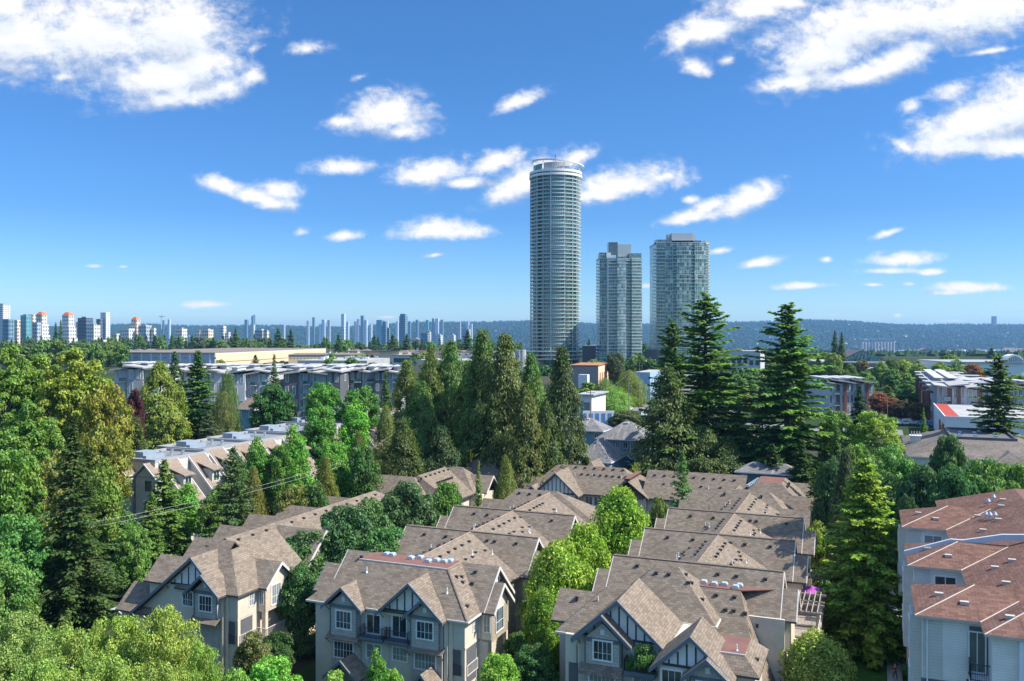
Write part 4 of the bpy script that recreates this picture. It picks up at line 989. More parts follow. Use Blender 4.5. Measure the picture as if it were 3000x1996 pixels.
# J brick low-rises
lr('left brick-and-grey low-rise behind the dark bluish fir', 2424, 2552, 1121, 300, 8, [GREYL, CONC], 3, 4, 12, brick=True, dep=22)
Jb = lr('right brick-and-grey low-rise with many raised flat roofs, its long shaded side facing left', 2745, 2860, 1130, 262, 8, [CONC, GREYL], 3, 3, 13, brick=True, dep=100, rz=0)
Jb.root.rotation_euler = (0, 0, -ANG); 
for k in range(8):
    y0 = 4 + k * 12
    w_ = Jb.mb(); w_.box(-1.2 - (k % 2) * .8, 0, y0, y0 + 6, 0, Jb_h if False else 10.2); Jb.put(w_, 'side_bay', BRICK if k % 2 else GREYL)
    r = Jb.mb(); r.box(-2.4, 12 + (k % 3) * 3, y0 - .6, y0 + 7, 12.6 + (k % 2) * .5, 12.95 + (k % 2) * .5); Jb.put(r, 'raised_roof', FLATR)
    r = Jb.mb(); r.box(2, 9, y0 + .5, y0 + 5.8, 11, 12.6 + (k % 2) * .5); Jb.put(r, 'roof_box', GREYP)
    for f in range(2): Jb.window('W', -1.2 - (k % 2) * .8, y0 + 1.5, y0 + 4.5, 2.5 + f * 3.6, 4.9 + f * 3.6, 2, 1, mg=GLASS_TD, mf=GREYD)
lr('far right brick-and-grey low-rise behind the dark fir at the right edge', 2880, 3060, 1132, 275, 8, [CONC, GREYL], 3, 4, 14, brick=True, dep=30)

# ================================================================== I: white flat-roofed building with red band
Ib = Bld('commercial_building', 'white flat-roofed building with a red band along its left roof edge, at the right', 'building', *gat(2769, 1221, 16.1))
ia, ib = gat(2769, 1221, 16.1)
w_ = Ib.mb(); w_.box(ia, ia + 34, ib, ib + 44, 6, 16.0, skip='T'); Ib.put(w_, 'wall', WHITE)
f = Ib.mb(); f.box(ia + .01, ia + 33.9, ib + .01, ib + 43.9, 15.6, 15.8); Ib.put(f, 'flat_roof', FLATR)
rb_ = Ib.mb(); rb_.box(ia + .05, ia + 3.4, ib + .1, ib + 43, 15.8, 16.02); Ib.put(rb_, 'red_band', plain('red_panel', (.42, .06, .03), .6))
pp = Ib.mb(); pp.box(ia - .1, ia + 34, ib - .1, ib + .15, 15.7, 16.25); pp.box(ia - .12, ia + .1, ib + .15, ib + 44, 15.7, 16.24); Ib.put(pp, 'parapet', WHITE)
rd_ = Ib.mb(); rd_.box(ia - .12, ia, ib + 3, ib + 9, 8, 13.8); rd_.box(ia - .12, ia, ib + 15, ib + 20, 8, 13.8); Ib.put(rd_, 'red_wall_panel', bpy.data.materials['red_panel'])
for k in range(4): Ib.window('S', ib, ia + 17.5 + k * 3.0, ia + 20 + k * 3.0, 9, 14.3, 2, 2, mg=GLASS_TD)
Ib.window('W', ia, ib + 10, ib + 14, 9, 13, 3, 1, mg=GLASS_TD)
for (x, y) in ((ia + 8, ib + 20), (ia + 14, ib + 12), (ia + 20, ib + 26)):
    vb = Ib.mb(); vb.box(x, x + 1.4, y, y + 1.4, 15.8, 16.7); Ib.put(vb, 'roof_plant', METAL)

# ================================================================== H: weathered hip roof with sunken dark flat top
Hb = Bld('house_block', 'apartment building with a weathered grey-brown hip roof and a dark flat top', 'apartment block', *gat(2850, 1325, 14.2))
h1 = gat(2791, 1284, 16.2); h2 = gat(2972, 1289, 16.2); h3 = gat(2944, 1265, 16.2)
x0, x1, y0, y1 = h1[0], h2[0], h1[1], h3[1] + 1
r = Hb.mb(); roof(r, x0 - 8.5, x1 + 10, y0 - 9, y1 + 8, 13.4, (8.5, 10, 9, 8), 16.2, mi_flat=2); ro = Hb.put(r, 'roof', [SHING_HB, FASC_WHITE, FLATD])
pp = Hb.mb(); pp.box(x0 - .3, x1 + .3, y0 - .3, y0, 16.0, 16.6); pp.box(x0 - .3, x0, y0, y1 + .3, 16.0, 16.6); pp.box(x1, x1 + .3, y0, y1 + .3, 16.0, 16.6); pp.box(x0, x1, y1, y1 + .3, 16.0, 16.6); Hb.put(pp, 'parapet', GREYD, ro)
for k, (fx, fy) in enumerate(((.15, .3), (.2, .6), (.42, .3), (.45, .62), (.75, .3), (.8, .6), (.55, .8))): skylight(Hb, ro, lerp(x0, x1, fx), lerp(y0, y1, fy), 16.2)
w_ = Hb.mb(); w_.box(x0 - 7.7, x1 + 9.2, y0 - 8.2, y1 + 7.2, 2, 13.4); Hb.put(w_, 'wall', SIDE_BL)
r = Hb.mb(); roof(r, x0 + 6, x0 + 12, y0 - 10.5, y0 - 3, 13.0, (3, 3, 3, 0), 14.9, omit='N'); Hb.put(r, 'dormer_roof', [SHING_HB, FASC_WHITE, FLATD], ro)
for k in range(5): Hb.window('S', y0 - 8.2, x0 - 2 + k * 4.2, x0 + .2 + k * 4.2, 10.8, 12.6, 2, 1)
Cb = Bld('chimney', 'blue-grey boxed chimney with four flue pipes standing among the trees on the right', 'chimney', *gat(2682, 1275, 15.5))
ca, cb_ = gat(2682, 1275, 15.5)
c_ = Cb.mb(); c_.box(ca - 1.0, ca + 1.0, cb_ - 1, cb_ + 1, 2, 15.2); c_.box(ca - 1.15, ca + 1.15, cb_ - 1.15, cb_ + 1.15, 15.2, 15.5); c_.box(ca - 1.15, ca + 1.15, cb_ - 1.15, cb_ + 1.15, 13.2, 13.35); Cb.put(c_, 'shaft', SIDE_BL)
for k in range(4):
    c_ = Cb.mb(); c_.cyl(ca - .75 + k * .5, cb_, 15.5, 16.3, .12, 8); Cb.put(c_, 'flue', METAL)

# ================================================================== grey-roofed blue houses
SBL = siding('blue_lap_siding', (.20, .34, .44), .2); SBL2 = siding('dark_teal_siding', (.10, .19, .22), .2)
RGY = [SHING_GREY, FASC_WHITE, FASC_WHITE]
def bluehouse(label, a0, a1, b0, b1, ze, rise, mat_=SBL, z0=5.5, nwin=0, gab=None):
    Q = Bld('house', label, 'house', (a0 + a1) / 2, (b0 + b1) / 2, 'grey-roofed blue houses')
    h = min(a1 - a0, b1 - b0) / 2
    r = Q.mb(); roof(r, a0, a1, b0, b1, ze, (h, h, h, h), ze + rise); ro = Q.put(r, 'roof', RGY)
    w_ = Q.mb(); w_.box(a0 + .5, a1 - .5, b0 + .5, b1 - .5, z0, ze); Q.put(w_, 'wall', mat_)
    for k in range(nwin):
        x = lerp(a0 + 1.2, a1 - 2.4, k / max(1, nwin - 1)); Q.window('S', b0 + .5, x, x + 1.1, ze - 1.9, ze - .5, 2, 1)
    Q.window('E', a1 - .5, b0 + 2, b0 + 3.2, ze - 1.9, ze - .5, 2, 1)
    for k in range(3):
        vb = Q.mb(); x = a0 + h + (a1 - a0 - 2 * h) * (k + .3) / 3; y = b0 + h * .85; zz = ze + rise * .85; vb.box(x - .2, x + .2, y - .2, y + .2, zz - .1, zz + .25); Q.put(vb, 'roof_vent', FASC_WHITE, ro)
    if gab:
        ga, gw, gz, gr_ = gab; rr = Q.mb(); roof(rr, ga - gw, ga + gw, b0 - .8, b0 + 4, gz, (gw, gw, 0, 0), gz + gr_, omit='SN'); r2 = Q.put(rr, 'gable_roof', RGY)
        w_ = Q.mb(); w_.box(ga - gw + .4, ga + gw - .4, b0 - .3, b0 + 2, z0, gz); gable_wall(w_, 'y', b0 - .3, ga - gw + .4, ga + gw - .4, gz, gz + gr_ - .3, gz - .2); Q.put(w_, 'gable_wall', SBL2)
        bb = Q.mb(); barge(bb, [(ga - gw, b0 - .8, gz), (ga, b0 - .8, gz + gr_), (ga + gw, b0 - .8, gz)], (0, -1, 0), .25); Q.put(bb, 'bargeboard', FASC_WHITE, r2)
        Q.window('S', b0 - .3, ga - 1.3, ga + 1.3, gz - 2.1, gz - .6, 2, 1)
    return Q
a, b_ = gat(1742, 1285, 13.6); a2, _ = gat(1886, 1292, 13.6)
bluehouse('blue house with the large streaked grey hip roof, six white-framed windows in a row', a, a2 + 1, b_, b_ + 11, 13.6, 3.6, nwin=6)
a, b_ = gat(1700, 1352, 12.2); a2, b2 = gat(1791, 1356, 12.2)
bluehouse('light grey hip-roofed blue house in front of the larger one, with a small front gable', a - 2, a2, b2, b2 + 12, 12.2, 3.8, SBL, gab=(a2 - 6.2, 2.5, 12.0, 1.9), nwin=0)
a, b_ = gat(1800, 1345, 10.5); bluehouse('low grey-roofed blue porch house right of the front gable', a, a + 8.5, b_ + 2, b_ + 8, 10.4, 1.5, SBL2, gab=(a + 1.6, 1.8, 10.5, 1.5), nwin=3)
a, b_ = gat(1704, 1262, 13); bluehouse('blue house corner with a light grey roof at the right foot of the central cedars', a - 5, a + 5.5, b_, b_ + 9, 13, 2.8, SBL, nwin=2)
a, b_ = gat(2125, 1310, 13.2); bluehouse('grey-roofed blue house seen between the two big firs', a, a + 11, b_, b_ + 10, 13.2, 3.6, SBL, nwin=3)
a, b_ = gat(2118, 1352, 11.5); bluehouse('small grey-roofed house under the boughs between the two big firs', a, a + 7, b_, b_ + 7, 11.5, 2.2, SBL2, nwin=2)
a, b_ = gat(2150, 1382, 11); bluehouse('dark teal house with brown porch roof behind the far right brown roofs', a, a + 12, b_, b_ + 6, 11, 1.6, SBL2, nwin=3)
a, b_ = gat(684, 1198, 16.5); Q = bluehouse('little blue-grey house with a brown pointed roof behind the slope-roofed terrace', a, a + 7, b_, b_ + 8, 16.5, 3.6, SBL, z0=6, nwin=2)
for ch in Q.root.children:
    if ch.name.startswith('roof'): ch.data.materials[0] = SHING_TAN
a, b_ = gat(875, 1190, 14.5); bluehouse('teal gabled house half hidden right of the maple', a, a + 6, b_, b_ + 7, 14, 3, SBL2, z0=6, nwin=1)

# ================================================================== L: long warehouse
def wbox(name, label, cat, u0, u1, vtop, d, depth, zg, mat_, roofm=FLATD, ang=-ANG, over=.0, extra=None, group=None):
    x0 = (u0 - 1500) * d / K; zt = HC - (vtop - HZ) * d / K; wd = (u1 - u0) * d / K
    Q = Bld(name, label, cat, 0, 0, group); Q.root.location = (x0, d, zg); Q.root.rotation_euler = (0, 0, ang)
    w_ = Q.mb(); w_.box(0, wd, 0, depth, 0, zt - zg); Q.put(w_, 'wall', mat_)
    r = Q.mb(); r.box(-over, wd + over, -over, depth + over, zt - zg, zt - zg + .35); Q.put(r, 'roof', roofm)
    return Q, wd, zt - zg
PEACH = plain('peach_concrete', (.72, .55, .36), .85, var=.05); PAN_SHADE = plain('shade_grey_panel', (.46, .48, .52), .7, var=.05)  # grey for the long warehouse's front, its shade put into the colour
BROWNR = plain('brown_gravel_roof', (.22, .18, .15), .9, var=.15, scale=.05)
Q, wd, h = wbox('warehouse', 'long pale warehouse with a brown flat roof stretching across the left middle distance', 'warehouse', 290, 664, 1033, 640, 190, 9, PAN_SHADE, BROWNR, ang=R(-12))
for k in range(12):
    x = wd * (k + .5) / 12
    p_ = MB(); p_.box(x - .4, x + .4, -.35, 0, 0, h - .3); Q.put(p_, 'pilaster', WHITE)
    if k % 3 != 1: p_ = MB(); p_.box(x + 2.2, x + 5.0, -.12, 0, h - 4.2, h - 3.0); Q.put(p_, 'louvre', GREYP)
p_ = MB(); p_.box(-.3, wd + .3, -.5, .1, h - .45, h + .3); Q.put(p_, 'cornice', plain('tan_cornice', (.42, .33, .24)))
p_ = MB(); p_.box(wd, wd + .2, 1, 189, .1, h - .5); Q.put(p_, 'side_wall', PEACH)  # side wall coloured in its sunlit cream, unlike the shade-grey front
p_ = MB(); p_.box(wd, wd + .35, 1, 189, h * .5, h * .53); Q.put(p_, 'groove', BROWNR)
Q, wd, h = wbox('warehouse', 'peach-walled warehouse wing with a dark low roof right of the long pale one', 'warehouse', 845, 1066, 1041, 660, 60, 10, PEACH, BROWNR, ang=R(8), over=.5)
for k in range(22): p_ = MB(); p_.box(wd * k / 22 + 1, wd * k / 22 + 2.2, -.06, 0, h - 2.6, h - 2.1); Q.put(p_, 'vent_slot', BROWNR)
Q, wd, h = wbox('warehouse', 'low pale annex with white rooftop machines in front of the peach warehouse', 'warehouse', 872, 1080, 1058, 470, 50, 10, FLATR, FLATR, ang=R(-6))
rr_ = random.Random(3)
for k in range(16): p_ = MB(); x = rr_.uniform(2, wd - 3); y = rr_.uniform(3, 45); p_.box(x, x + 1.8, y, y + 1.8, h, h + rr_.uniform(1, 2)); Q.put(p_, 'roof_plant', rr_.choice([METAL, WHITE, GREYP]))
# barrel-roofed small halls
for u, c_, lb_ in ((866, GREYL, 'grey barrel-vaulted shed in front of the peach warehouse, left one'), (990, GREYP, 'grey barrel-vaulted shed in front of the peach warehouse, middle one'), (1030, plain('green_vault', (.10, .30, .22), .5), 'green barrel-vaulted shed in front of the peach warehouse')):
    x, y, z = atd(u, 1072, 400); Q = Bld('vaulted_shed', lb_, 'shed', 0, 0); Q.root.location = (x, y, 12); p_ = MB()
    pts = [(3.6 * math.cos(math.pi * k / 10), 0, 5.5 * math.sin(math.pi * k / 10) + 3) for k in range(11)] + [(-3.6, 0, 0), (3.6, 0, 0)]
    p_.prism(pts, (0, 14, 0)); Q.put(p_, 'vault', c_); p_ = MB(); p_.box(-1.2, 1.2, -.1, 0, 0, 3); Q.put(p_, 'door', GREYD)
Q, wd, h = wbox('commercial_building', 'small orange and white building with a veranda beyond the warehouses', 'building', 1150, 1222, 1042, 640, 30, 11, WHITE, BROWNR, ang=R(-10), over=1)
p_ = MB(); p_.box(wd * .72, wd + .2, -.3, 30, 0, h - .1); Q.put(p_, 'orange_wing', plain('orange_brick', (.45, .18, .08))); p_ = MB(); p_.box(1, wd * .7, -.3, 0, h * .45, h * .8); Q.put(p_, 'window_band', GLASS_TD)
Q, wd, h = wbox('commercial_building', 'peach building with balconies behind the warehouse corner', 'building', 1068, 1120, 1030, 690, 30, 11, PEACH, BROWNR, over=1.2)
for k in range(3): p_ = MB(); p_.box(wd * k / 3 + 1, wd * k / 3 + 3.5, -.1, 0, h * .35, h * .75); Q.put(p_, 'window', GLASS_TD)
Q, wd, h = wbox('commercial_building', 'wide peach building lot wall behind the central cedars', 'building', 1200, 1500, 1056, 560, 40, 11, PEACH, FLATR)
Q, wd, h = wbox('commercial_building', 'blocky grey-brown building with a flat orange-edged roof at the foot of the round tower', 'building', 1668, 1752, 1074, 400, 34, 11, plain('taupe_wall', (.30, .26, .245), .85), BROWNR, ang=R(-14))
p_ = MB(); p_.box(wd, wd + .25, 0, 34, 0, h - .1); Q.put(p_, 'side_wall', PEACH)
for k in range(4): p_ = MB(); p_.box(wd + .25, wd + .35, 4 + k * 7, 7 + k * 7, 1, h - 3); Q.put(p_, 'window', plain('brown_opening', (.3, .14, .08)) if k == 0 else bpy.data.materials['brown_opening'])
p_ = MB(); p_.box(-.3, wd + .4, -.3, 34.2, h + .36, h + .7); Q.put(p_, 'roof_edge', plain('rust_edge', (.40, .18, .09)))
Q, wd, h = wbox('truck_trailer', 'white trailer parked against the grey-brown building', 'trailer', 1694, 1722, 1100, 385, 3, 11.5, WHITE, WHITE)
p_ = MB(); [p_.bar((x, -.1, -.5), (x, .2, -.5), .5, n=10) for x in (.8, wd - .8)]; Q.put(p_, 'wheels', RAIL)
Q, wd, h = wbox('commercial_building', 'white-roofed low building beside the yellow-green trees at the road', 'building', 1858, 1905, 1093, 340, 25, 10, plain('sky_blue_wall', (.3, .45, .6)), FLATR)
Q, wd, h = wbox('commercial_building', 'pale corner shop with a white awning roof by the near utility pole', 'building', 1696, 1735, 1158, 250, 14, 9, WHITE, FLATR, over=.8)
p_ = MB(); p_.box(.6, wd - .6, -.08, 0, h * .3, h * .8); Q.put(p_, 'window', GLASS_T)
Q, wd, h = wbox('site_hoarding', 'white hoarding fence along the corner lot behind the near utility pole', 'fence', 1708, 1800, 1208, 238, .3, 9, WHITE, WHITE, ang=R(2))
p_ = MB()
for k in range(5): p_.box(wd * k / 5, wd * k / 5 + 1.0, -.05, 0, .3, h - .3)
Q.put(p_, 'blue_panel', plain('blue_print', (.12, .28, .6)))
# silos left of the round tower
for k, u in enumerate((1520, 1530)):
    x, y, z = atd(u, 1028, 520); Q = Bld('silo', ('pale concrete silo left of the round tower, left one', 'pale concrete silo left of the round tower, right one')[k], 'silo', 0, 0, 'silos by the round tower'); Q.root.location = (x, y, 11)
    p_ = MB(); p_.cyl(0, 0, 0, z - 11, 2.3, 18); Q.put(p_, 'shell', CONC); p_ = MB(); p_.cyl(0, 0, z - 11, z - 10.5, 2.4, 18); Q.put(p_, 'cap', GREYL)
# dark gymnasium-like building with trussed roof, right
x0, y0, z0 = atd(2400, 1052, 520); Q = Bld('sports_hall', 'dark hall with a peaked glazed roof in front of the river valley on the right', 'hall', 0, 0); Q.root.location = (x0, y0, 7); Q.root.rotation_euler = (0, 0, R(-8))
p_ = MB(); p_.box(0, 38, 0, 40, 0, 12); p_.box(24, 38.2, -4, 0, 0, 12); Q.put(p_, 'wall', GREYD)
p_ = MB(); p_.box(-1, 39, -5, 41, 12, 12.8); Q.put(p_, 'roof', FLATR)
p_ = MB(); p_.prism([(12, 2, 12.8), (39, 2, 12.8), (38, 2, 14.5), (24, 2, 19.5), (12, 2, 13.2)], (0, 34, 0)); Q.put(p_, 'peaked_roof', FLATD)
p_ = MB(); p_.prism([(14, 1.9, 13.0), (36, 1.9, 13.0), (36, 1.9, 14.8), (24, 1.9, 18.6), (15, 1.9, 13.8)], (0, -.1, 0)); go = Q.put(p_, 'glazing', GLASS_T)
p_ = MB(); [p_.bar((x, 1.6, 13), (x + 1.6, 1.6, 15.5 if abs(x - 24) > 6 else 18), .12) for x in range(15, 36, 2)]; Q.put(p_, 'truss', RAIL, go)
# arched hall, far right
Q, wd, h = wbox('market_hall', 'long pale hall with an arched white end on the right, behind the thin trees', 'hall', 2780, 3010, 1062, 470, 40, 5, WHITE, GREYP, ang=R(-4), over=1)
p_ = MB(); pts = [(wd - 9 + 5 * math.cos(math.pi * k / 10), -1.5, h + 4.4 * math.sin(math.pi * k / 10)) for k in range(11)]; p_.prism(pts, (0, 6, 0)); Q.put(p_, 'arched_end', WHITE)
p_ = MB()
for k in range(9): p_.box(wd - 13 + k, wd - 12.4 + k, -1.6, -1.5, h + .5, h + 1.0 + 2.6 * math.sin(math.pi * (k + .5) / 9))
Q.put(p_, 'arch_window', GLASS_T)
Q, wd, h = wbox('warehouse', 'low white warehouse behind the thin trees on the right', 'warehouse', 2560, 2770, 1085, 480, 50, 4, WHITE, FLATR, ang=R(-4))
Q, wd, h = wbox('apartment_block', 'white balconied low-rise between the right tower and the big fir', 'apartment block', 2140, 2225, 1030, 480, 20, 9, GREYL, FLATR)
for f in range(3):
    for k in range(5): p_ = MB(); p_.box(wd * k / 5 + .6, wd * k / 5 + 2.6, -.08, 0, 1.5 + f * 4.4, 4.2 + f * 4.4); Q.put(p_, 'window', GLASS_TD)
Q, wd, h = wbox('apartment_block', 'dark low-rise between the round tower and the middle tower', 'apartment block', 1706, 1762, 1014, 640, 20, 12, GREYD, GREYP)
Q, wd, h = wbox('apartment_block', 'dark low-rise between the middle and right towers', 'apartment block', 1890, 1928, 1024, 640, 20, 12, GREYD, GREYP)
# small houses beyond the warehouse
HW = random.Random(9); HCOL = [WHITE, GREYL, PEACH, SIDE_BL]; HROOF = [SHING_DK, SHING_GREY, SHING_HB]
def small_house(label, group, x, y, z, w_, d_, h_, rz, wm_, rm_):
    Q = Bld('house', label, 'house', 0, 0, group); Q.root.location = (x, y, z); Q.root.rotation_euler = (0, 0, rz)
    m = MB(); m.box(-w_ / 2, w_ / 2, -d_ / 2, d_ / 2, 0, h_); Q.put(m, 'wall', wm_)
    r = MB(); hh = min(w_, d_) / 2 + .5; roof(r, -w_ / 2 - .5, w_ / 2 + .5, -d_ / 2 - .5, d_ / 2 + .5, h_, (hh * .8, hh * .8, hh, hh), h_ + 2.2); Q.put(r, 'roof', [rm_, FASC_WHITE, rm_])
    for s_ in (-.25, .25): m = MB(); m.box(w_ * s_ - .8, w_ * s_ + .8, -d_ / 2 - .06, -d_ / 2, h_ - 2.2, h_ - .8); Q.put(m, 'window', GLASS_TD)
for i in range(26):
    u = 280 + i * 32 + HW.uniform(-8, 8); x, y, z = atd(u, 1028, HW.uniform(860, 900)); small_house('one of the small houses along the far side of the long warehouse', 'small houses beyond the warehouse', x, y, ground_z(x, y), HW.uniform(10, 15), 9, 6, HW.uniform(-.5, .1), HW.choice(HCOL), HW.choice(HROOF))
for i in range(14):
    u = 1090 + i * 30 + HW.uniform(-8, 8); x, y, z = atd(u, 1028, HW.uniform(760, 820)); small_house('one of the houses behind the central cedars and the orange and white building', 'houses behind the central cedars', x, y, ground_z(x, y), HW.uniform(11, 16), 9, 6, HW.uniform(-.5, .1), HW.choice(HCOL), HW.choice(HROOF))

# ================================================================== the three towers
TG1 = glass('tower_glass', (.09, .21, .18), .35, .25); TG2 = glass('tower_glass_dark', (.035, .075, .085), .5, .1); TG3 = glass('tower_glass_pale', (.13, .24, .20), .3, .1)
SLAB = plain('balcony_slab_white', (.74, .76, .74), .6, var=.03)
CONW = plain('tower_concrete_grey', (.46, .50, .50), .7, var=.04)
def facade(name, cols, floors=1, fh=2.95, cell=1.5):
    """vertical strips of differing glass with mullions; u runs round the tower, v up"""
    m, t, b = mat(name, .15, .7)
    uv = uvn(t); sp = t.n('ShaderNodeSeparateXYZ'); t.l(uv, sp.inputs[0])
    fx = t.m('FRACT', t.m('DIVIDE', sp.outputs[0], cell)); fy = t.m('FRACT', t.m('DIVIDE', sp.outputs[1], fh))
    cellid = t.v('FLOOR', t.v('MULTIPLY', uv, (1 / cell, 1 / fh, 0)))
    wn = t.n('ShaderNodeTexWhiteNoise', noise_dimensions='3D'); t.l(cellid, wn.inputs[0])
    c = t.ramp(wn.outputs[0], cols, 'CONSTANT')
    mul = t.m('MAXIMUM', t.m('LESS_THAN', fx, .1), t.m('LESS_THAN', fy, .12))
    t.l(t.mix(mul, c, (.42, .47, .46, 1)), b.inputs['Base Color'])
    return m
FAC1 = facade('curtain_wall_teal', [(0, (.04, .11, .10)), (.3, (.09, .20, .175)), (.55, (.18, .31, .27)), (.78, (.36, .48, .42)), (.93, (.02, .05, .05))])
FAC2 = facade('curtain_wall_pale', [(0, (.20, .29, .28)), (.4, (.30, .40, .38)), (.7, (.42, .50, .47)), (.85, (.10, .15, .15)), (.95, (.55, .60, .56))], cell=1.3)
FAC3 = facade('curtain_wall_dark', [(0, (.035, .09, .09)), (.4, (.06, .15, .145)), (.7, (.12, .24, .23)), (.9, (.26, .36, .34))], cell=1.4)

# round tower
TX, TD = (1628 - 1500) * 671 / K, 671.0; tz = 12.0
tb = empty('round_tower', (TX, TD, tz)); tag(tb, 'tall round tower with white balcony rings and an open ring crown, tallest building in view', 'tower')
Rt = 19.6; NF = 50; top = HC - (512 - HZ) * 671 / K - tz; fh = (top - 5.5) / NF
def ell(r, a, sy=1.0): return (r * math.cos(a), r * math.sin(a) * sy)
def ring(mb, r, z0, z1, n=64, a0=0, a1=2 * math.pi, mi=0, rin=None, caps=True):
    for i in range(n):
        p = ell(r, a0 + (a1 - a0) * i / n); q = ell(r, a0 + (a1 - a0) * (i + 1) / n)
        mb.f([(*p, z0), (*q, z0), (*q, z1), (*p, z1)], mi)
        if caps:
            ri = rin or 0.0
            p2 = ell(ri, a0 + (a1 - a0) * i / n); q2 = ell(ri, a0 + (a1 - a0) * (i + 1) / n)
            mb.f([(*p, z1), (*q, z1), (*q2, z1), (*p2, z1)], mi); mb.f([(*q, z0), (*p, z0), (*p2, z0), (*q2, z0)], mi)
            if rin: mb.f([(*q2, z0), (*p2, z0), (*p2, z1), (*q2, z1)], mi)
# inner glass drum, per sector
sect = [(-180, -152, Rt - 2.8, TG2), (-152, -140, Rt - 1.2, TG1), (-140, -122, Rt - 3.0, TG2), (-122, -104, Rt - 2.0, FAC1), (-104, -72, Rt - .7, FAC1), (-72, -50, Rt - 2.2, FAC1), (-50, -35, Rt - 1.4, FAC1), (-35, 0, Rt - 2.0, FAC1), (0, 180, Rt - 2.2, FAC1)]
for (d0, d1, r_, m_) in sect:
    s = MB(); n = max(3, int((d1 - d0) / 4))
    a0, a1 = R(d0), R(d1)
    ring(s, r_, 5, top, n, a0, a1, caps=False)
    for a_ in (a0, a1):
        p = ell(r_, a_); q = ell(r_ - 3.2, a_); s.f([(*p, 5), (*p, top), (*q, top), (*q, 5)])
    s.build('glass_facade', m_, tb)
for k in range(NF + 1):
    s = MB(); r_ = Rt
    z = 5.2 + k * fh
    if k == NF: ring(s, Rt + .6, z - .3, z + 1.4, 72, rin=Rt - 4)
    elif k == NF - 1: ring(s, Rt + .8, z - .3, z + 1.4, 72, rin=Rt - 4)
    else: ring(s, Rt, z - .10, z + .14, 64, rin=Rt - 4, a0=R(-176) if k < NF - 2 else R(-180), a1=R(184) if k < NF - 2 else R(180))
    if k < 3: s = MB(); ring(s, Rt + 1.5 + (3 - k), z - .3, z + .3, 64, rin=Rt - 4)
    if k == 0: sl_proto = None
    s.build('balcony_slab', SLAB, tb)
    if k < NF - 1 and k > 1 and k % 1 == 0:
        g_ = MB()
        for (d0, d1) in ((-180, -104), (-72, -20)):
            ring(g_, Rt - .1, z + .2, z + .95, int((d1 - d0) / 4), R(d0), R(d1), caps=False)
        g_.build('balcony_glass', TG3, tb)
for d in (-153, -141, -123, -104.5, -71.5, -50, -35, -170):
    s = MB(); p = ell(Rt - .8, R(d)); s.box(p[0] - .32, p[0] + .32, p[1] - .32, p[1] + .32, 0, top); s.build('fin', SLAB if d > -110 else CONW, tb)
s = MB(); p0 = R(-180); ring(s, Rt + .1, 0, top + 1, 8, R(165), R(187), caps=False); s.build('end_wall', CONW, tb)
# crown
s = MB(); ring(s, Rt - 2.4, top + .5, top + 6.5, 40, R(-125), R(-55), caps=False); s.build('crown_screen', plain('crown_screen_grey', (.5, .48, .48), .6), tb)
s = MB(); ring(s, Rt - 2.2, top + .5, top + 6.0, 30, R(-175), R(-128), caps=False); s.build('crown_glass', TG1, tb)
s = MB(); ring(s, 9, top, top + 5.5, 30); s.build('plant_room', GREYL, tb)
n = 72; s = MB()
for i in range(n):
    a_, b_ = 2 * math.pi * i / n, 2 * math.pi * (i + 1) / n
    ps = []
    for a in (a_, b_):
        for r_ in (Rt + .6, Rt - 1.2): x, y = r_ * math.cos(a), r_ * math.sin(a); ps.append((x + 1.6, y, top + 8.0 - .10 * x))
    s.f([ps[0], ps[2], ps[3], ps[1]]); o = [(p[0], p[1], p[2] - .9) for p in ps]; s.f([o[1], o[3], o[2], o[0]]); s.f([o[0], o[2], ps[2], ps[0]]); s.f([ps[1], ps[3], o[3], o[1]])
s.build('crown_ring', SLAB, tb)
for k in range(14):
    a = 2 * math.pi * k / 14; x, y = (Rt - 1) * math.cos(a), (Rt - 1) * math.sin(a)
    s = MB(); s.bar((x, y, top), (x + 1.6, y, top + 7.3 - .1 * x), .22); s.build('crown_strut', SLAB, tb)
s = MB(); s.bar((-1, -Rt + 3, top + 6), (-1, -Rt + 3, top + 12), .2); s.build('antenna', RAIL, tb)
s = MB(); ring(s, Rt - 1, 0, 5.2, 40); s.build('lobby', TG1, tb)

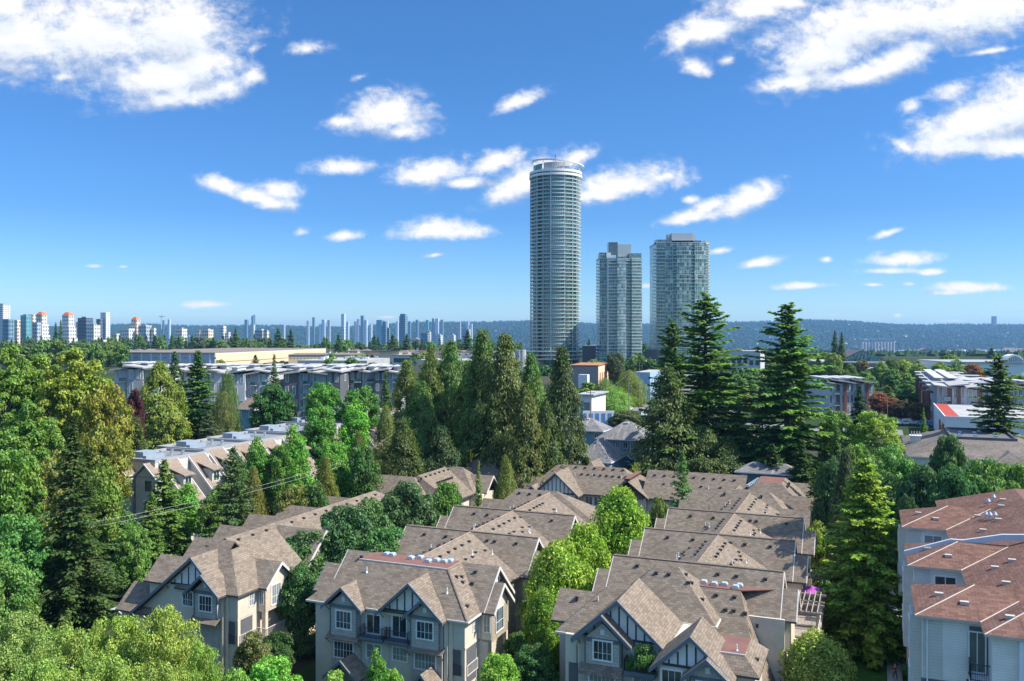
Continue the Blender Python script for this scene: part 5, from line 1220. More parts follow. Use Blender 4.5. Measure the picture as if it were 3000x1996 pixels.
def slab_tower(name, label, u0, u1, vtop, vbase, d, strips, nf, curve=.12, crown=None, left_balc=True):
    x0, x1 = (u0 - 1500) * d / K, (u1 - 1500) * d / K; zb = HC - (vbase - HZ) * d / K - 2; zt = HC - (vtop - HZ) * d / K
    W_ = x1 - x0; H_ = zt - zb; xc = (x0 + x1) / 2
    root = empty(name, (xc, d, zb)); tag(root, label, 'tower'); fh = (H_ - 2) / nf
    def yf(s): return -W_ * curve * math.sin(math.pi * min(1, max(0, (s + .15) / 1.3)))
    for (s0, s1, dep, m_, balc) in strips:
        n = 4; f = MB()
        for i in range(n):
            a, b_ = s0 + (s1 - s0) * i / n, s0 + (s1 - s0) * (i + 1) / n
            xa, xb = (a - .5) * W_, (b_ - .5) * W_; ya, yb = yf(a) + dep, yf(b_) + dep
            f.f([(xa, ya, 0), (xb, yb, 0), (xb, yb, H_), (xa, ya, H_)])
        for s_, sg in ((s0, 1), (s1, -1)):
            xs_ = (s_ - .5) * W_; ys_ = yf(s_) + dep; f.f([(xs_, ys_, 0), (xs_, ys_, H_), (xs_, ys_ + 5, H_), (xs_, ys_ + 5, 0)][::sg])
        f.build('glass_facade', m_, root)
        for k in range(1, nf + 1):
            z = k * fh
            if not balc and k % 1: continue
            ov = 1.7 if balc == 2 else (.9 if balc == 1 else .12)
            s = MB()
            for i in range(n):
                a, b_ = s0 + (s1 - s0) * i / n, s0 + (s1 - s0) * (i + 1) / n
                xa, xb = (a - .5) * W_, (b_ - .5) * W_; ya, yb = yf(a) + dep, yf(b_) + dep
                s.prism([(xa, ya + .3, z), (xb, yb + .3, z), (xb, yb - ov, z), (xa, ya - ov, z)], (0, 0, .28 if balc else .2))
                if balc: s.prism([(xa, ya - ov, z + .28), (xb, yb - ov, z + .28), (xb, yb - ov + .06, z + .28), (xa, ya - ov + .06, z + .28)], (0, 0, .8), 1)
            s.build('balcony_slab' if balc else 'spandrel', [SLAB if balc else CONW, TG3], root)
    b = MB(); b.box(-W_ / 2 + .3, W_ / 2 - .3, 3.5, W_ * .8, 0, H_ - .5); b.build('core', FAC1, root)
    b = MB(); b.box(-W_ / 2, W_ / 2, yf(.5) + 3.8, W_ * .8 + .5, H_ - .5, H_ + .4); b.build('roof', CONW, root)
    if left_balc:
        for k in range(1, nf): s = MB(); s.box(-W_ / 2 - 1.8, -W_ / 2 + .3, 1, 6, k * fh, k * fh + .3); s.box(-W_ / 2 - 1.8, -W_ / 2 - 1.7, 1, 6, k * fh + .3, k * fh + 1.1); s.build('side_balcony', SLAB, root)
    for (s0, s1, h0, h1, m_, dy) in crown or []:
        b = MB(); b.box((s0 - .5) * W_, (s1 - .5) * W_, dy, dy + 9, H_ + h0, H_ + h1); b.build('rooftop_block', m_, root)
    return root
slab_tower('glass_tower', 'middle glass tower, lower than its neighbours, with a dark square rooftop box', 1756, 1880, 756, 1052, 600,
   [(0, .17, 0, FAC3, 0), (.17, .21, -.7, CONW, 0), (.21, .41, 1.2, FAC3, 1), (.41, .62, -.6, FAC2, 0), (.62, .75, 1.6, FAC3, 1), (.75, 1.0, -.2, FAC2, 1)], 31, .10,
   [(.0, .17, 0, 3.8, FAC3, 1), (.22, .44, 2, 11, TG2, 1.5), (.44, .76, 1, 9.5, CONW, 2), (.70, .99, 0, 3.2, TG3, -.5), (.17, .27, 0, 3.6, SLAB, 0)])
slab_tower('glass_tower', 'right-hand teal glass tower with a curved grey rooftop drum, partly behind the tallest fir', 1922, 2077, 712, 1058, 640,
   [(0, .15, .4, FAC3, 1), (.15, .30, -.3, FAC1, 0), (.30, .36, 1.4, FAC3, 1), (.36, .63, -1.0, FAC1, 0), (.63, .70, 1.0, FAC3, 1), (.70, .93, -.6, FAC1, 0), (.93, 1.0, .2, SLAB, 1)], 34, .13,
   [(.0, .2, -1, 2.5, FAC3, 1), (.30, .70, .5, 7.3, CONW, .5), (.24, .76, .5, 6.9, CONW, 3), (.93, 1.0, -1, 2, CONW, 1), (.2, .86, 0, 1.8, GREYD, .5)], left_balc=True)

# ================================================================== far skyline
def winmat(name, wall, win, cx=3.2, cy=3.0, fw=.62, fh_=.55, rough=.5):
    m, t, b = mat(name, rough, .4)
    uv = uvn(t); sp = t.n('ShaderNodeSeparateXYZ'); t.l(uv, sp.inputs[0])
    fx = t.m('FRACT', t.m('DIVIDE', sp.outputs[0], cx)); fy = t.m('FRACT', t.m('DIVIDE', sp.outputs[1], cy))
    w_ = t.m('MULTIPLY', t.m('LESS_THAN', fx, fw), t.m('LESS_THAN', fy, fh_))
    t.l(t.mix(w_, (*wall, 1), (*win, 1)), b.inputs['Base Color']); return m
SK = dict(white=winmat('far_white_block', (.70, .68, .62), (.20, .23, .26), 4.5, 6), cream=winmat('far_cream_block', (.72, .60, .46), (.25, .22, .2), 5, 6),
          grey=winmat('far_grey_block', (.42, .46, .48), (.12, .16, .2), 4, 6), blue=winmat('far_blue_glass', (.22, .32, .37), (.05, .14, .2), 5, 7, .7, .7),
          teal=winmat('far_teal_glass', (.16, .36, .38), (.08, .24, .28), 6, 7, .7, .7), check=winmat('far_checked_block', (.75, .77, .78), (.06, .09, .13), 3.4, 3.6, .5, .6),
          dark=winmat('far_dark_block', (.12, .16, .20), (.04, .06, .09), 4, 6), pale=winmat('far_pale_tower', (.62, .68, .70), (.30, .40, .45), 6, 9))
ORG = plain('orange_roof', (.68, .17, .06), .7, var=.05)
def sky_tower(label, u, w_, vt, vb, d, st, steps=(), dep=None, roofc=None, group=None, rz=-.39, crown=None):
    x, y, zt = atd(u, vt, d); zb = HC - (vb - HZ) * d / K; zg = min(zb, ground_z(x, y) + 2) if zb > ground_z(x, y) else zb
    Wd = w_ * d / K; f = 1 / (math.cos(rz) + .75 * abs(math.sin(rz))); Wd *= f; dp = (dep or .75) * Wd
    root = empty('high_rise', (x, y, zg - 3)); root.rotation_euler = (0, 0, rz); tag(root, label, 'high-rise', group)
    h = zt - zg + 3
    m = MB(); hm = h if not steps else h * steps[0][0]
    if not steps: m.box(-Wd / 2, Wd / 2, -dp / 2, dp / 2, 0, h); 
    else:
        for i, (fr, sx) in enumerate(steps):
            z0 = 0 if i == 0 else h * steps[i - 1][0]; m.box(-Wd / 2 * sx, Wd / 2 * sx, -dp / 2 * sx, dp / 2 * sx, z0, h * fr)
    m.build('body', SK[st], root)
    if roofc:
        r = MB(); s = (steps[-1][1] if steps else 1) * 1.02; a, b_ = Wd / 2 * s, dp / 2 * s
        roof(r, -a, a, -b_, b_, h, (a * .55, a * .55, b_ * .55, b_ * .55), h + Wd * .24, t=.5, mi_edge=0, mi_flat=0); r.build('roof', roofc, root)
    if crown:
        c_ = MB(); c_.box(-Wd * .25, Wd * .25, -dp * .25, dp * .25, h, h + crown * d / K); c_.build('plant_room', SK['grey'], root)
    return root
S = sky_tower
S('white-checked dark tower cut by the left edge', 8, 38, 894, 990, 1500, 'check', crown=4)
S('blue-grey flats beside the checked tower', 25, 30, 935, 990, 1480, 'blue'); S('low cream flats right of the checked tower', 50, 28, 938, 985, 1550, 'cream', ((.8, 1), (1, .6)))
S('teal and cream tower left of the first orange roof', 76, 28, 924, 985, 1500, 'teal', crown=3); S('cream stepped tower behind the first orange-roofed one', 95, 24, 922, 985, 1560, 'cream')
S('white stepped tower with an orange dome-like roof, first from the left', 122, 40, 922, 1002, 1450, 'white', ((.55, 1.1), (.78, .95), (1, .72)), roofc=ORG)
S('low grey and white flats in front of the first orange-roofed tower', 108, 22, 945, 992, 1400, 'grey')
S('white stepped tower with an orange dome-like roof, second from the left', 200, 44, 924, 985, 1480, 'white', ((.5, 1.1), (.75, .95), (1, .72)), roofc=ORG)
S('small peach block right of the second orange-roofed tower', 229, 12, 944, 985, 1600, 'cream')
S('dark grey twin-block tower with a stepped top', 250, 40, 932, 985, 1520, 'dark', crown=4); S('white ribbed flats in front of the dark twin-block', 273, 38, 952, 1002, 1380, 'white', crown=3)
S('tall white-and-dark tower with a crown screen', 309, 26, 916, 985, 1500, 'check'); S('dark lower block attached to the tall white-and-dark tower', 292, 18, 935, 985, 1490, 'dark')
S('pinkish tower with an orange slanted roof, third orange roof from the left', 398, 34, 936, 985, 1500, 'cream', ((.85, 1), (1, .7)), roofc=ORG)
S('low dark flats right of the third orange roof', 425, 36, 954, 985, 1480, 'grey', crown=2); S('low white flats left of the third orange roof', 375, 36, 963, 985, 1480, 'white')
S('low white flats right of the third orange roof', 450, 14, 961, 985, 1480, 'white')
S('slim far tower by the crane, left one', 479, 6, 938, 965, 5200, 'blue'); S('slim far tower by the crane, right one', 496, 8, 936, 965, 5200, 'pale')
S('white tiered flats above the warehouse belt, left one', 530, 34, 964, 992, 1500, 'white', crown=4); S('white tiered flats above the warehouse belt, middle one', 583, 18, 968, 995, 1500, 'white'); S('cream stepped flats above the warehouse belt, right one', 607, 34, 966, 995, 1500, 'cream', crown=3)
S('white and blue block right of the tiered flats', 652, 20, 955, 984, 1900, 'white', crown=2); S('low white block at the tree line', 668, 14, 974, 986, 1900, 'white')
S('slim far twin tower, left one', 722, 11, 937, 972, 5600, 'blue'); S('slim far twin tower, taller right one', 740, 7, 926, 960, 5600, 'blue'); S('slim far twin tower, dark companion', 745, 6, 923, 960, 5650, 'teal'); S('white block at the foot of the slim far twins', 742, 10, 952, 970, 4200, 'white')
S('grey and cream flats with ribbed sides', 764, 34, 968, 1002, 1500, 'grey', crown=4); S('cream ribbed half of the grey and cream flats', 780, 16, 968, 1000, 1480, 'cream')
S('faint purple-grey block on the hill', 830, 12, 952, 968, 5200, 'grey')
S('slim white tower, first of the middle group', 903, 9, 940, 966, 5400, 'pale'); S('slim dark purple tower, second of the middle group', 919, 8, 930, 968, 5400, 'blue')
for i, (u, w_, vt, st) in enumerate([(938, 8, 950, 'pale'), (949, 13, 937, 'pale'), (964, 10, 938, 'grey'), (1019, 9, 943, 'pale'), (1041, 7, 942, 'grey'), (1049, 7, 935, 'pale'), (1062, 11, 925, 'blue'), (1072, 12, 938, 'pale'), (1087, 8, 950, 'pale'), (1200, 9, 942, 'blue'), (1164, 8, 942, 'pale'), (1134, 9, 942, 'pale'), (1222, 9, 937, 'blue'), (1252, 10, 938, 'teal'), (1269, 7, 933, 'blue'), (1281, 13, 934, 'pale'), (1295, 9, 937, 'blue'), (1346, 10, 945, 'grey'), (1371, 8, 941, 'pale'), (1381, 7, 949, 'pale')]):
    pos = ('left of the teal slab' if u < 1100 else 'right of the tall blue tower' if u > 1195 else 'near the teal slab')
    S('%s far tower, number %s of the hill skyline, %s' % ({'pale': 'pale', 'grey': 'grey', 'blue': 'blue', 'teal': 'teal'}[st], 'one two three four five six seven eight nine ten eleven twelve thirteen fourteen fifteen sixteen seventeen eighteen nineteen twenty'.split()[i], pos), u, w_, vt, 965, 5400, st)
S('tall pale two-part tower left of the skyline centre', 1006, 13, 920, 966, 5000, 'pale'); S('light green tower below the tall pale one', 1006, 12, 958, 1000, 2600, 'pale', crown=3)
S('teal slab tower with a sloping top', 1114, 22, 938, 968, 4600, 'teal'); S('dark blue rounded tower left of the tallest blue one', 1127, 17, 942, 1003, 3000, 'blue', ((.9, 1), (1, .8))); S('blue shorter tower beside the dark blue rounded one', 1139, 8, 960, 1005, 3000, 'blue')
S('tallest blue curved tower of the far skyline', 1182, 24, 920, 990, 2900, 'blue', ((.95, 1), (1, .8)))
S('dark-glass and white flats in the valley', 1247, 26, 976, 1010, 2300, 'blue'); S('white stepped flats in the valley, beside the dark-glass one', 1256, 14, 972, 1008, 2350, 'cream', crown=3)
S('white stepped building in the valley, left of three', 1216, 26, 992, 1012, 2100, 'white', crown=3); S('white stepped building in the valley, middle', 1286, 22, 982, 1000, 2500, 'white', crown=4); S('white tower in the valley, right', 1325, 20, 982, 1006, 2500, 'white', crown=5); S('blue-grey tower in the valley behind a fir', 1367, 26, 965, 990, 3200, 'grey')
S('lone blue tower on the far right hill', 2912, 11, 927, 956, 8600, 'blue', rz=0.0); S('tiny faint tower on the right hill', 2553, 9, 950, 960, 9000, 'grey', rz=0.0)
S('low white building at the foot of the far-left towers', 300, 60, 996, 1006, 1300, 'cream'); S('cream hall at the foot of the white-and-dark tower', 340, 20, 978, 996, 1350, 'cream')
# crane
x, y, z = atd(473, 926, 4000); cr = Bld('tower_crane', 'thin tower crane above the far left skyline', 'crane', 0, 0); cr.root.location = (x, y, z - 60); m = MB(); m.box(-1.3, 1.3, -1.3, 1.3, 0, 60); cr.put(m, 'mast', GREYL); m = MB(); m.box(-14, 20, -1.2, 1.2, 57, 59.5); cr.put(m, 'jib', GREYL)
# grain silos by the river
for i in range(11):
    x, y, z = atd(2526 + i * 9.2, 1002, 4200); Q = Bld('grain_silo', 'one of the pale grain silos in a row by the river', 'silo', 0, 0, 'grain silos by the river'); Q.root.location = (x, y, -90); m = MB(); m.cyl(0, 0, 0, z + 90, 5.6, 12); Q.put(m, 'shell', CONC)
Q = Bld('conveyor_gantry', 'pale gantry frame running over the grain silos', 'gantry', 0, 0); x, y, z = atd(2570, 996, 4190); Q.root.location = (x, y, -90); m = MB(); m.box(-80, 80, -1.5, 1.5, z + 92, z + 97)
for k in range(9): m.box(-78 + k * 19, -76.5 + k * 19, -1, 1, 0, z + 102)
Q.put(m, 'frame', METAL)
# waterfront sheds, bridge
RVR = random.Random(4)
for i in range(26):
    u = 2560 + i * 18 + RVR.uniform(-6, 6); d = RVR.uniform(5850, 6100); x, y, z = atd(u, 1024, d); m = MB(); w_ = RVR.uniform(30, 90); m.box(-w_ / 2, w_ / 2, -15, 15, 0, RVR.uniform(9, 18)); o = m.build('river_shed', RVR.choice([WHITE, METAL, WHITE, BRICK, PEACH])); o.location = (x, y, ground_z(x, y)); tag(o, 'one of the pale sheds on the far river bank at the right', 'shed', 'sheds on the far river bank')
Q = Bld('road_bridge', 'low pale bridge deck crossing the river at the right', 'bridge', 0, 0); x0, y0, _ = atd(2640, 1033, 4700); x1, _, _ = atd(2890, 1033, 4700); Q.root.location = (x0, y0, -95); m = MB(); m.box(0, x1 - x0, -7, 7, 14, 18); Q.put(m, 'deck', CONC)
for k in range(9): m = MB(); m.box((x1 - x0) * k / 8 - 2, (x1 - x0) * k / 8 + 2, -5, 5, -4, 14); Q.put(m, 'pier', CONC)

# ================================================================== trees
def leafmat(name, rough=.5, trans=.28):
    m, t, b = mat(name, rough, .25)
    oi = t.n('ShaderNodeObjectInfo'); ge = t.n('ShaderNodeNewGeometry')
    br = t.m('MULTIPLY_ADD', ge.outputs['Random Per Island'], 1.0, .5)
    nz = t.noise(obn(t), .45, 3, .6)
    br = t.m('MULTIPLY', br, t.m('MULTIPLY_ADD', nz, 1.5, .95))
    hue = t.n('ShaderNodeHueSaturation'); hue.inputs['Saturation'].default_value = .93; t.l(oi.outputs['Color'], hue.inputs['Color'])
    t.l(t.m('MULTIPLY_ADD', t.noise(t.v('ADD', obn(t), (9, 3, 1)), .3, 2, .5), .09, .455), hue.inputs['Hue'])
    t.l(br, hue.inputs['Value'])
    t.l(hue.outputs[0], b.inputs['Base Color'])
    tl = t.n('ShaderNodeBsdfTranslucent'); mx = t.n('ShaderNodeMixShader'); mx.inputs[0].default_value = trans
    hy = t.n('ShaderNodeMix', data_type='RGBA', blend_type='MULTIPLY'); hy.inputs[0].default_value = 1; t.l(hue.outputs[0], hy.inputs[6]); hy.inputs[7].default_value = (1.3, 1.4, .6, 1)
    t.l(hy.outputs[2], tl.inputs[0])
    out = m.node_tree.nodes['Material Output']
    t.l(b.outputs[0], mx.inputs[1]); t.l(tl.outputs[0], mx.inputs[2]); t.l(mx.outputs[0], out.inputs[0])
    return m
LEAF = leafmat('foliage')
BARK = plain('bark', (.11, .085, .065), .95, .1, .3, 3)
BARKP = plain('pale_bark', (.26, .23, .19), .95, .1, .2, 3)

def nrm(a): return a / np.maximum(np.linalg.norm(a, axis=-1, keepdims=True), 1e-9)
def leaves_mesh(name, c, ax, nr, l, w):
    """rhombic leaf sprays: centres c, long axes ax, normals nr, lengths l, widths w"""
    ax = nrm(ax); s = nrm(np.cross(nr, ax)); l = l[:, None] * .5; w = w[:, None] * .5
    bend = nrm(np.cross(ax, s)) * l * .25
    V = np.stack([c - ax * l, c + s * w + bend, c + ax * l, c - s * w + bend], 1).reshape(-1, 3)
    n = len(c); F = np.arange(4 * n).reshape(n, 4)
    me = bpy.data.meshes.new(name)
    me.vertices.add(4 * n); me.vertices.foreach_set('co', V.astype(np.float32).ravel())
    me.loops.add(4 * n); me.loops.foreach_set('vertex_index', F.astype(np.int32).ravel())
    me.polygons.add(n); me.polygons.foreach_set('loop_start', (np.arange(n) * 4).astype(np.int32)); 
    me.update(calc_edges=True); me.materials.append(LEAF)
    return me
def trunk_mesh(name, H, r, limbs, rs, pale=False, top=.97):
    m = MB(); k = 7; pts = []
    for i in range(k + 1):
        t_ = i / k; pts.append(Vector((rs.normal(0, .012) * H * t_ * .5, rs.normal(0, .012) * H * t_ * .5, H * top * t_)))
    for i in range(k): m.bar(pts[i] - Vector((0, 0, .02)), pts[i + 1], r * (1 - i / k) ** .8 + .02, 0, 7, r * (1 - (i + 1) / k) ** .8 + .02)
    for (z, az_, L, el, rr) in limbs:
        i = min(k - 1, int(z / (H * top) * k)); p = pts[i].lerp(pts[i + 1], z / (H * top) * k - i)
        q = p + Vector((math.cos(az_) * math.cos(el), math.sin(az_) * math.cos(el), math.sin(el))) * L * .55
        q2 = q + Vector((math.cos(az_) * math.cos(el * .6), math.sin(az_) * math.cos(el * .6), math.sin(el * .6))) * L * .45
        m.bar(p, q, rr, 0, 5, rr * .6); m.bar(q, q2, rr * .6, 0, 4, rr * .2)
    o = m.build(name, BARKP if pale else BARK); me = o.data; bpy.data.objects.remove(o); return me

def g_fir(seed, H, Rr, dens=1.0, irr=.25, wh=.62, pw=.85, droop=.22, bare=.08, lf=(.75, .34), gap=0.0):
    rs = np.random.RandomState(seed); C_, A_, N_, L_, W_ = [], [], [], [], []
    limbs = []
    z = H * bare
    while z < H * .985:
        t_ = (z - H * bare) / (H * (1 - bare)); Lm = Rr * max(.03, (1 - t_)) ** pw * (1 if t_ > .12 else .75 + t_ * 2)
        nb = rs.randint(6, 10)
        a0 = rs.rand() * 6.28
        z00 = z
        for i in range(nb):
            if rs.rand() < gap: continue
            z = z00 + rs.normal(0, wh * .38)
            az_ = a0 + i * 6.283 / nb + rs.normal(0, .25); L = Lm * (1 + rs.normal(0, irr)); L = max(.3, L)
            el = lerp(-droop, .5, t_ ** 1.6) + rs.normal(0, .08)
            n = max(5, int(13 * L * dens * (0.75 + .5 * rs.rand())))
            s = rs.rand(n) ** .75 * .95 + .05
            side = rs.choice([-1, 1], n) * rs.rand(n) ** .8 * (.36 * L * (1 - s) + .12)
            out = np.array([math.cos(az_), math.sin(az_), 0]); lat = np.array([-out[1], out[0], 0])
            zz = z + s * L * math.sin(el) - (s ** 2) * L * droop * .35 + rs.normal(0, .07, n) - np.abs(side) * .18
            pos = out * (s * L * math.cos(el))[:, None] + lat * side[:, None]; pos[:, 2] = zz
            dr = out * .8 + lat * (np.sign(side) * (.5 + rs.rand(n) * .6))[:, None]; dr[:, 2] = -.12 - rs.rand(n) * .35
            nr_ = np.tile([0, 0, 1.0], (n, 1)) + rs.normal(0, .38, (n, 3))
            C_.append(pos); A_.append(dr); N_.append(nr_); L_.append(lf[0] * (.7 + .6 * rs.rand(n)) * (1 - .4 * t_)); W_.append(lf[1] * (.7 + .6 * rs.rand(n)) * (1 - .3 * t_))
            if i % 2 == 0: limbs.append((z, az_, L * .9, el - .05, .02 + L * .008))
        z = z00 + wh * (1 - .45 * t_) * (.8 + .4 * rs.rand())
    me = leaves_mesh('fir_crown', np.concatenate(C_), np.concatenate(A_), np.concatenate(N_), np.concatenate(L_), np.concatenate(W_))
    return me, trunk_mesh('fir_trunk', H, H * .013 + .03, limbs, rs), H, Rr

def g_cedar(seed, H, Rr, n_pl=300, n_lf=36, prof=(.35, .72, .25), bare=.05, lf=(.55, .2), point=1.0):
    """prof: height share of the widest point, fullness, ragged"""
    rs = np.random.RandomState(seed); C_, A_, N_, L_, W_ = [], [], [], [], []
    limbs = []
    for i in range(n_pl):
        t_ = rs.rand() ** (1.15); z = H * (bare + (1 - bare) * t_)
        rr = Rr * ((1 - t_) / (1 - prof[0])) ** (.82 * point) if t_ > prof[0] else Rr * (prof[1] + (1 - prof[1]) * (t_ / prof[0]) ** .7)
        az_ = rs.rand() * 6.283; lob = 1 + .22 * math.sin(3 * az_ + z * .5) + .16 * math.sin(5 * az_ - z * .9)
        rr *= lob * (1 + rs.normal(0, prof[2] * .4)) * (.55 + .45 * rs.rand() ** .35)
        pl = .9 + .8 * rs.rand(); n = int(n_lf * (.6 + .8 * rs.rand()))
        out = np.array([math.cos(az_), math.sin(az_), 0]); lat = np.array([-out[1], out[0], 0])
        q = rs.normal(0, 1, (n, 3)); hang = rs.rand(n)
        pos = out * (rr + q[:, :1] * .28 * pl + (hang[:, None] * .35)) + lat * (q[:, 1:2] * .38 * pl); pos[:, 2] = z - hang * 1.25 * pl + .35 + q[:, 2] * .12
        dr = out * .45 + rs.normal(0, .28, (n, 3)); dr[:, 2] -= .95
        nr_ = out + rs.normal(0, .5, (n, 3)); nr_[:, 2] += .35
        sc_ = 1 - .35 * t_
        C_.append(pos); A_.append(dr); N_.append(nr_); L_.append(lf[0] * (.7 + .7 * rs.rand(n)) * sc_); W_.append(lf[1] * (.7 + .6 * rs.rand(n)) * sc_)
        if i % 3 == 0: limbs.append((z * .97, az_, rr * .9, .05, .03 + rr * .008))
    n = 40; zt = H * (1 - .06 * rs.rand(n)); pos = rs.normal(0, .12, (n, 3)); pos[:, 2] = zt
    C_.append(pos); A_.append(rs.normal(0, .4, (n, 3)) + [0, 0, 1]); N_.append(rs.normal(0, 1, (n, 3))); L_.append(np.full(n, .5)); W_.append(np.full(n, .16))
    me = leaves_mesh('cedar_crown', np.concatenate(C_), np.concatenate(A_), np.concatenate(N_), np.concatenate(L_), np.concatenate(W_))
    return me, trunk_mesh('cedar_trunk', H, H * .016 + .05, limbs, rs), H, Rr

def g_round(seed, H, Rr, n_cl=90, n_lf=120, lf=(.42, .26), base=.22, shape=1.0, cl=(.16, .28), up=0.0, pale=False, topw=.0):
    """broadleaf: leaf clumps on limb ends through the crown volume; up>0 gives upswept sprays"""
    rs = np.random.RandomState(seed); C_, A_, N_, L_, W_ = [], [], [], [], []
    limbs = []
    zc = H * (base + (1 - base) * .5); hz = H * (1 - base) * .5
    for i in range(n_cl):
        d = nrm(rs.normal(0, 1, 3)); rad = (.35 + .65 * rs.rand() ** .45)
        zr_ = d[2] * rad
        wz = (1 - topw * max(0, zr_)) 
        cx_, cy_ = d[0] * rad * Rr * wz * .86, d[1] * rad * Rr * wz * .86
        cz_ = zc + zr_ * hz * .88
        cr = Rr * rs.uniform(*cl)
        n = int(n_lf * (.6 + .8 * rs.rand()))
        q = nrm(rs.normal(0, 1, (n, 3))); q[:, 2] = np.abs(q[:, 2]) * np.where(rs.rand(n) < .8, 1, -1)
        rr = cr * (.45 + .6 * rs.rand(n) ** .6)[:, None]
        pos = np.array([cx_, cy_, cz_]) + q * rr * [1, 1, .75 + up * .9]
        nr_ = q + rs.normal(0, .55, (n, 3)) + [0, 0, .35]
        ax_ = np.cross(nr_, rs.normal(0, 1, (n, 3))) + np.array([0, 0, up * 2.0]) - np.array([0, 0, .25 * (up == 0)])
        C_.append(pos); A_.append(ax_); N_.append(nr_); L_.append(lf[0] * (.7 + .6 * rs.rand(n))); W_.append(lf[1] * (.7 + .6 * rs.rand(n)))
        if i % 3 == 0:
            hz0 = max(H * .12, cz_ - (.5 + .6 * rs.rand()) * math.hypot(cx_, cy_) - .5)
            L = math.sqrt(cx_ ** 2 + cy_ ** 2 + (cz_ - hz0) ** 2)
            if hz0 < H * .9: limbs.append((hz0, math.atan2(cy_, cx_), L, math.asin(max(-.9, min(.95, (cz_ - hz0) / max(L, .1)))), .03 + L * .014))
    me = leaves_mesh('broadleaf_crown', np.concatenate(C_), np.concatenate(A_), np.concatenate(N_), np.concatenate(L_), np.concatenate(W_))
    return me, trunk_mesh('broadleaf_trunk', H, H * .014 + .06, limbs, rs, pale, top=.8), H, Rr

G = {}
G['fir_a'] = g_fir(1, 26, 5.4)
G['fir_b'] = g_fir(2, 18, 4.3, 1.1, .2, .55, .8)
G['fir_c'] = g_fir(3, 18, 4.6, .85, .3, .6, .75, .12, .06, (.7, .3), .05)
G['doug_a'] = g_fir(4, 36, 6.2, 1.1, .48, .95, .66, .12, .10, (1.0, .5), .12)
G['doug_b'] = g_fir(5, 34, 6.3, 1.15, .42, .9, .62, .18, .07, (1.0, .52), .06)
G['slim'] = g_fir(6, 14, 2.6, 1.2, .2, .5, .9, .0, .05, (.55, .24))
G['cedar_a'] = g_cedar(11, 28, 5.6, 520, 42, lf=(.75, .28))
G['cedar_b'] = g_cedar(12, 30, 4.4, 430, 42, (.3, .72, .35), lf=(.75, .27))
G['cedar_c'] = g_cedar(13, 22, 5.0, 620, 46, (.36, .38, .22), .03, lf=(.55, .2), point=.9)
G['cedar_d'] = g_cedar(14, 32, 4.8, 420, 40, (.4, .72, .5), .2, lf=(.95, .27))
G['frond'] = g_fir(41, 22, 5.0, 1.7, .2, .5, .66, .2, .03, (.62, .27))
G['round_a'] = g_round(21, 14, 5.0, 150, 150, base=.12)
G['round_b'] = g_round(22, 13, 4.6, 110, 150, base=.15, cl=(.2, .34))
G['loose'] = g_round(23, 18, 6.5, 170, 110, (.5, .3), .15, cl=(.12, .22), pale=True)
G['fine'] = g_round(24, 11, 5.0, 190, 190, (.30, .13), .05, cl=(.12, .24), up=.35)
G['horn'] = g_round(25, 13, 3.7, 190, 150, (.34, .18), .03, cl=(.2, .3), up=.9, topw=.42)
G['poplar'] = g_round(26, 28, 8.0, 270, 210, (.5, .33), .05, cl=(.11, .2), pale=True, topw=.15)
G['tall'] = g_round(27, 16, 3.2, 110, 120, (.42, .24), .08, cl=(.22, .36), up=.5, topw=.3)
G['willow'] = g_cedar(28, 12, 4.6, 360, 50, (.45, .72, .3), .02, (.6, .12), .55)
G['shrub'] = g_round(29, 2.2, 1.5, 30, 90, (.16, .1), .0, cl=(.25, .4))
G['far_fir'] = g_fir(31, 20, 4.0, .35, .3, 1.3, .8, .15, .03, (1.9, 1.0))
G['far_cone'] = g_fir(32, 18, 3.4, .4, .25, 1.2, 1.0, .1, .03, (1.7, .9))
G['far_round'] = g_round(33, 12, 5.5, 50, 40, (1.3, .9), .0, cl=(.22, .36))
G['far_round2'] = g_round(34, 14, 4.5, 45, 40, (1.2, .8), .0, cl=(.24, .38), topw=.3)
TCAT = dict(frond='cedar tree', fir='fir tree', doug='fir tree', slim='spruce tree', cedar='cedar tree', round='broadleaf tree', loose='broadleaf tree', fine='broadleaf tree', horn='hornbeam tree', poplar='broadleaf tree', tall='broadleaf tree', willow='willow tree', shrub='shrub', far='tree')
TNAME = dict(frond='cedar_tree', fir='fir_tree', doug='fir_tree', slim='spruce_tree', cedar='cedar_tree', round='broadleaf_tree', loose='broadleaf_tree', fine='broadleaf_tree', horn='hornbeam_tree', poplar='broadleaf_tree', tall='broadleaf_tree', willow='willow_tree', shrub='shrub', far='background_tree')
rt = random.Random(77)
def plant(kind, x, y, z0, H, Wd, col, label, group=None, cat=None, name=None):
    cr, tr, h0, r0 = G[kind]; k = kind.split('_')[0]
    sx = Wd / (2 * r0); sz = H / h0
    far = k == 'far'
    nm = name or TNAME[k]
    jc = lambda c: (*[max(0, q * rt.uniform(.92, 1.08)) for q in c], 1)
    if far:
        o = bpy.data.objects.new(nm, cr); COL.objects.link(o); o.color = jc(col)
    else:
        o = empty(nm, (0, 0, 0)); c_ = bpy.data.objects.new('crown', cr); COL.objects.link(c_); c_.parent = o; c_.color = jc(col)
        t_ = bpy.data.objects.new('trunk' if k != 'shrub' else 'stem', tr); COL.objects.link(t_); t_.parent = o
    o.location = (x, y, z0 - .3); o.scale = (sx, sx, sz); o.rotation_euler = (0, 0, rt.uniform(0, 6.28))
    tag(o, label, cat or TCAT[k], group)
    return o
def tree(kind, u, vtop, d, wpx, col, label, group=None, **kw):
    x, y, zt = atd(u, vtop, d); z0 = ground_z(x, y)
    return plant(kind, x, y, z0, max(1.5, zt - z0 + .3), wpx * d / K, col, label, group, **kw)
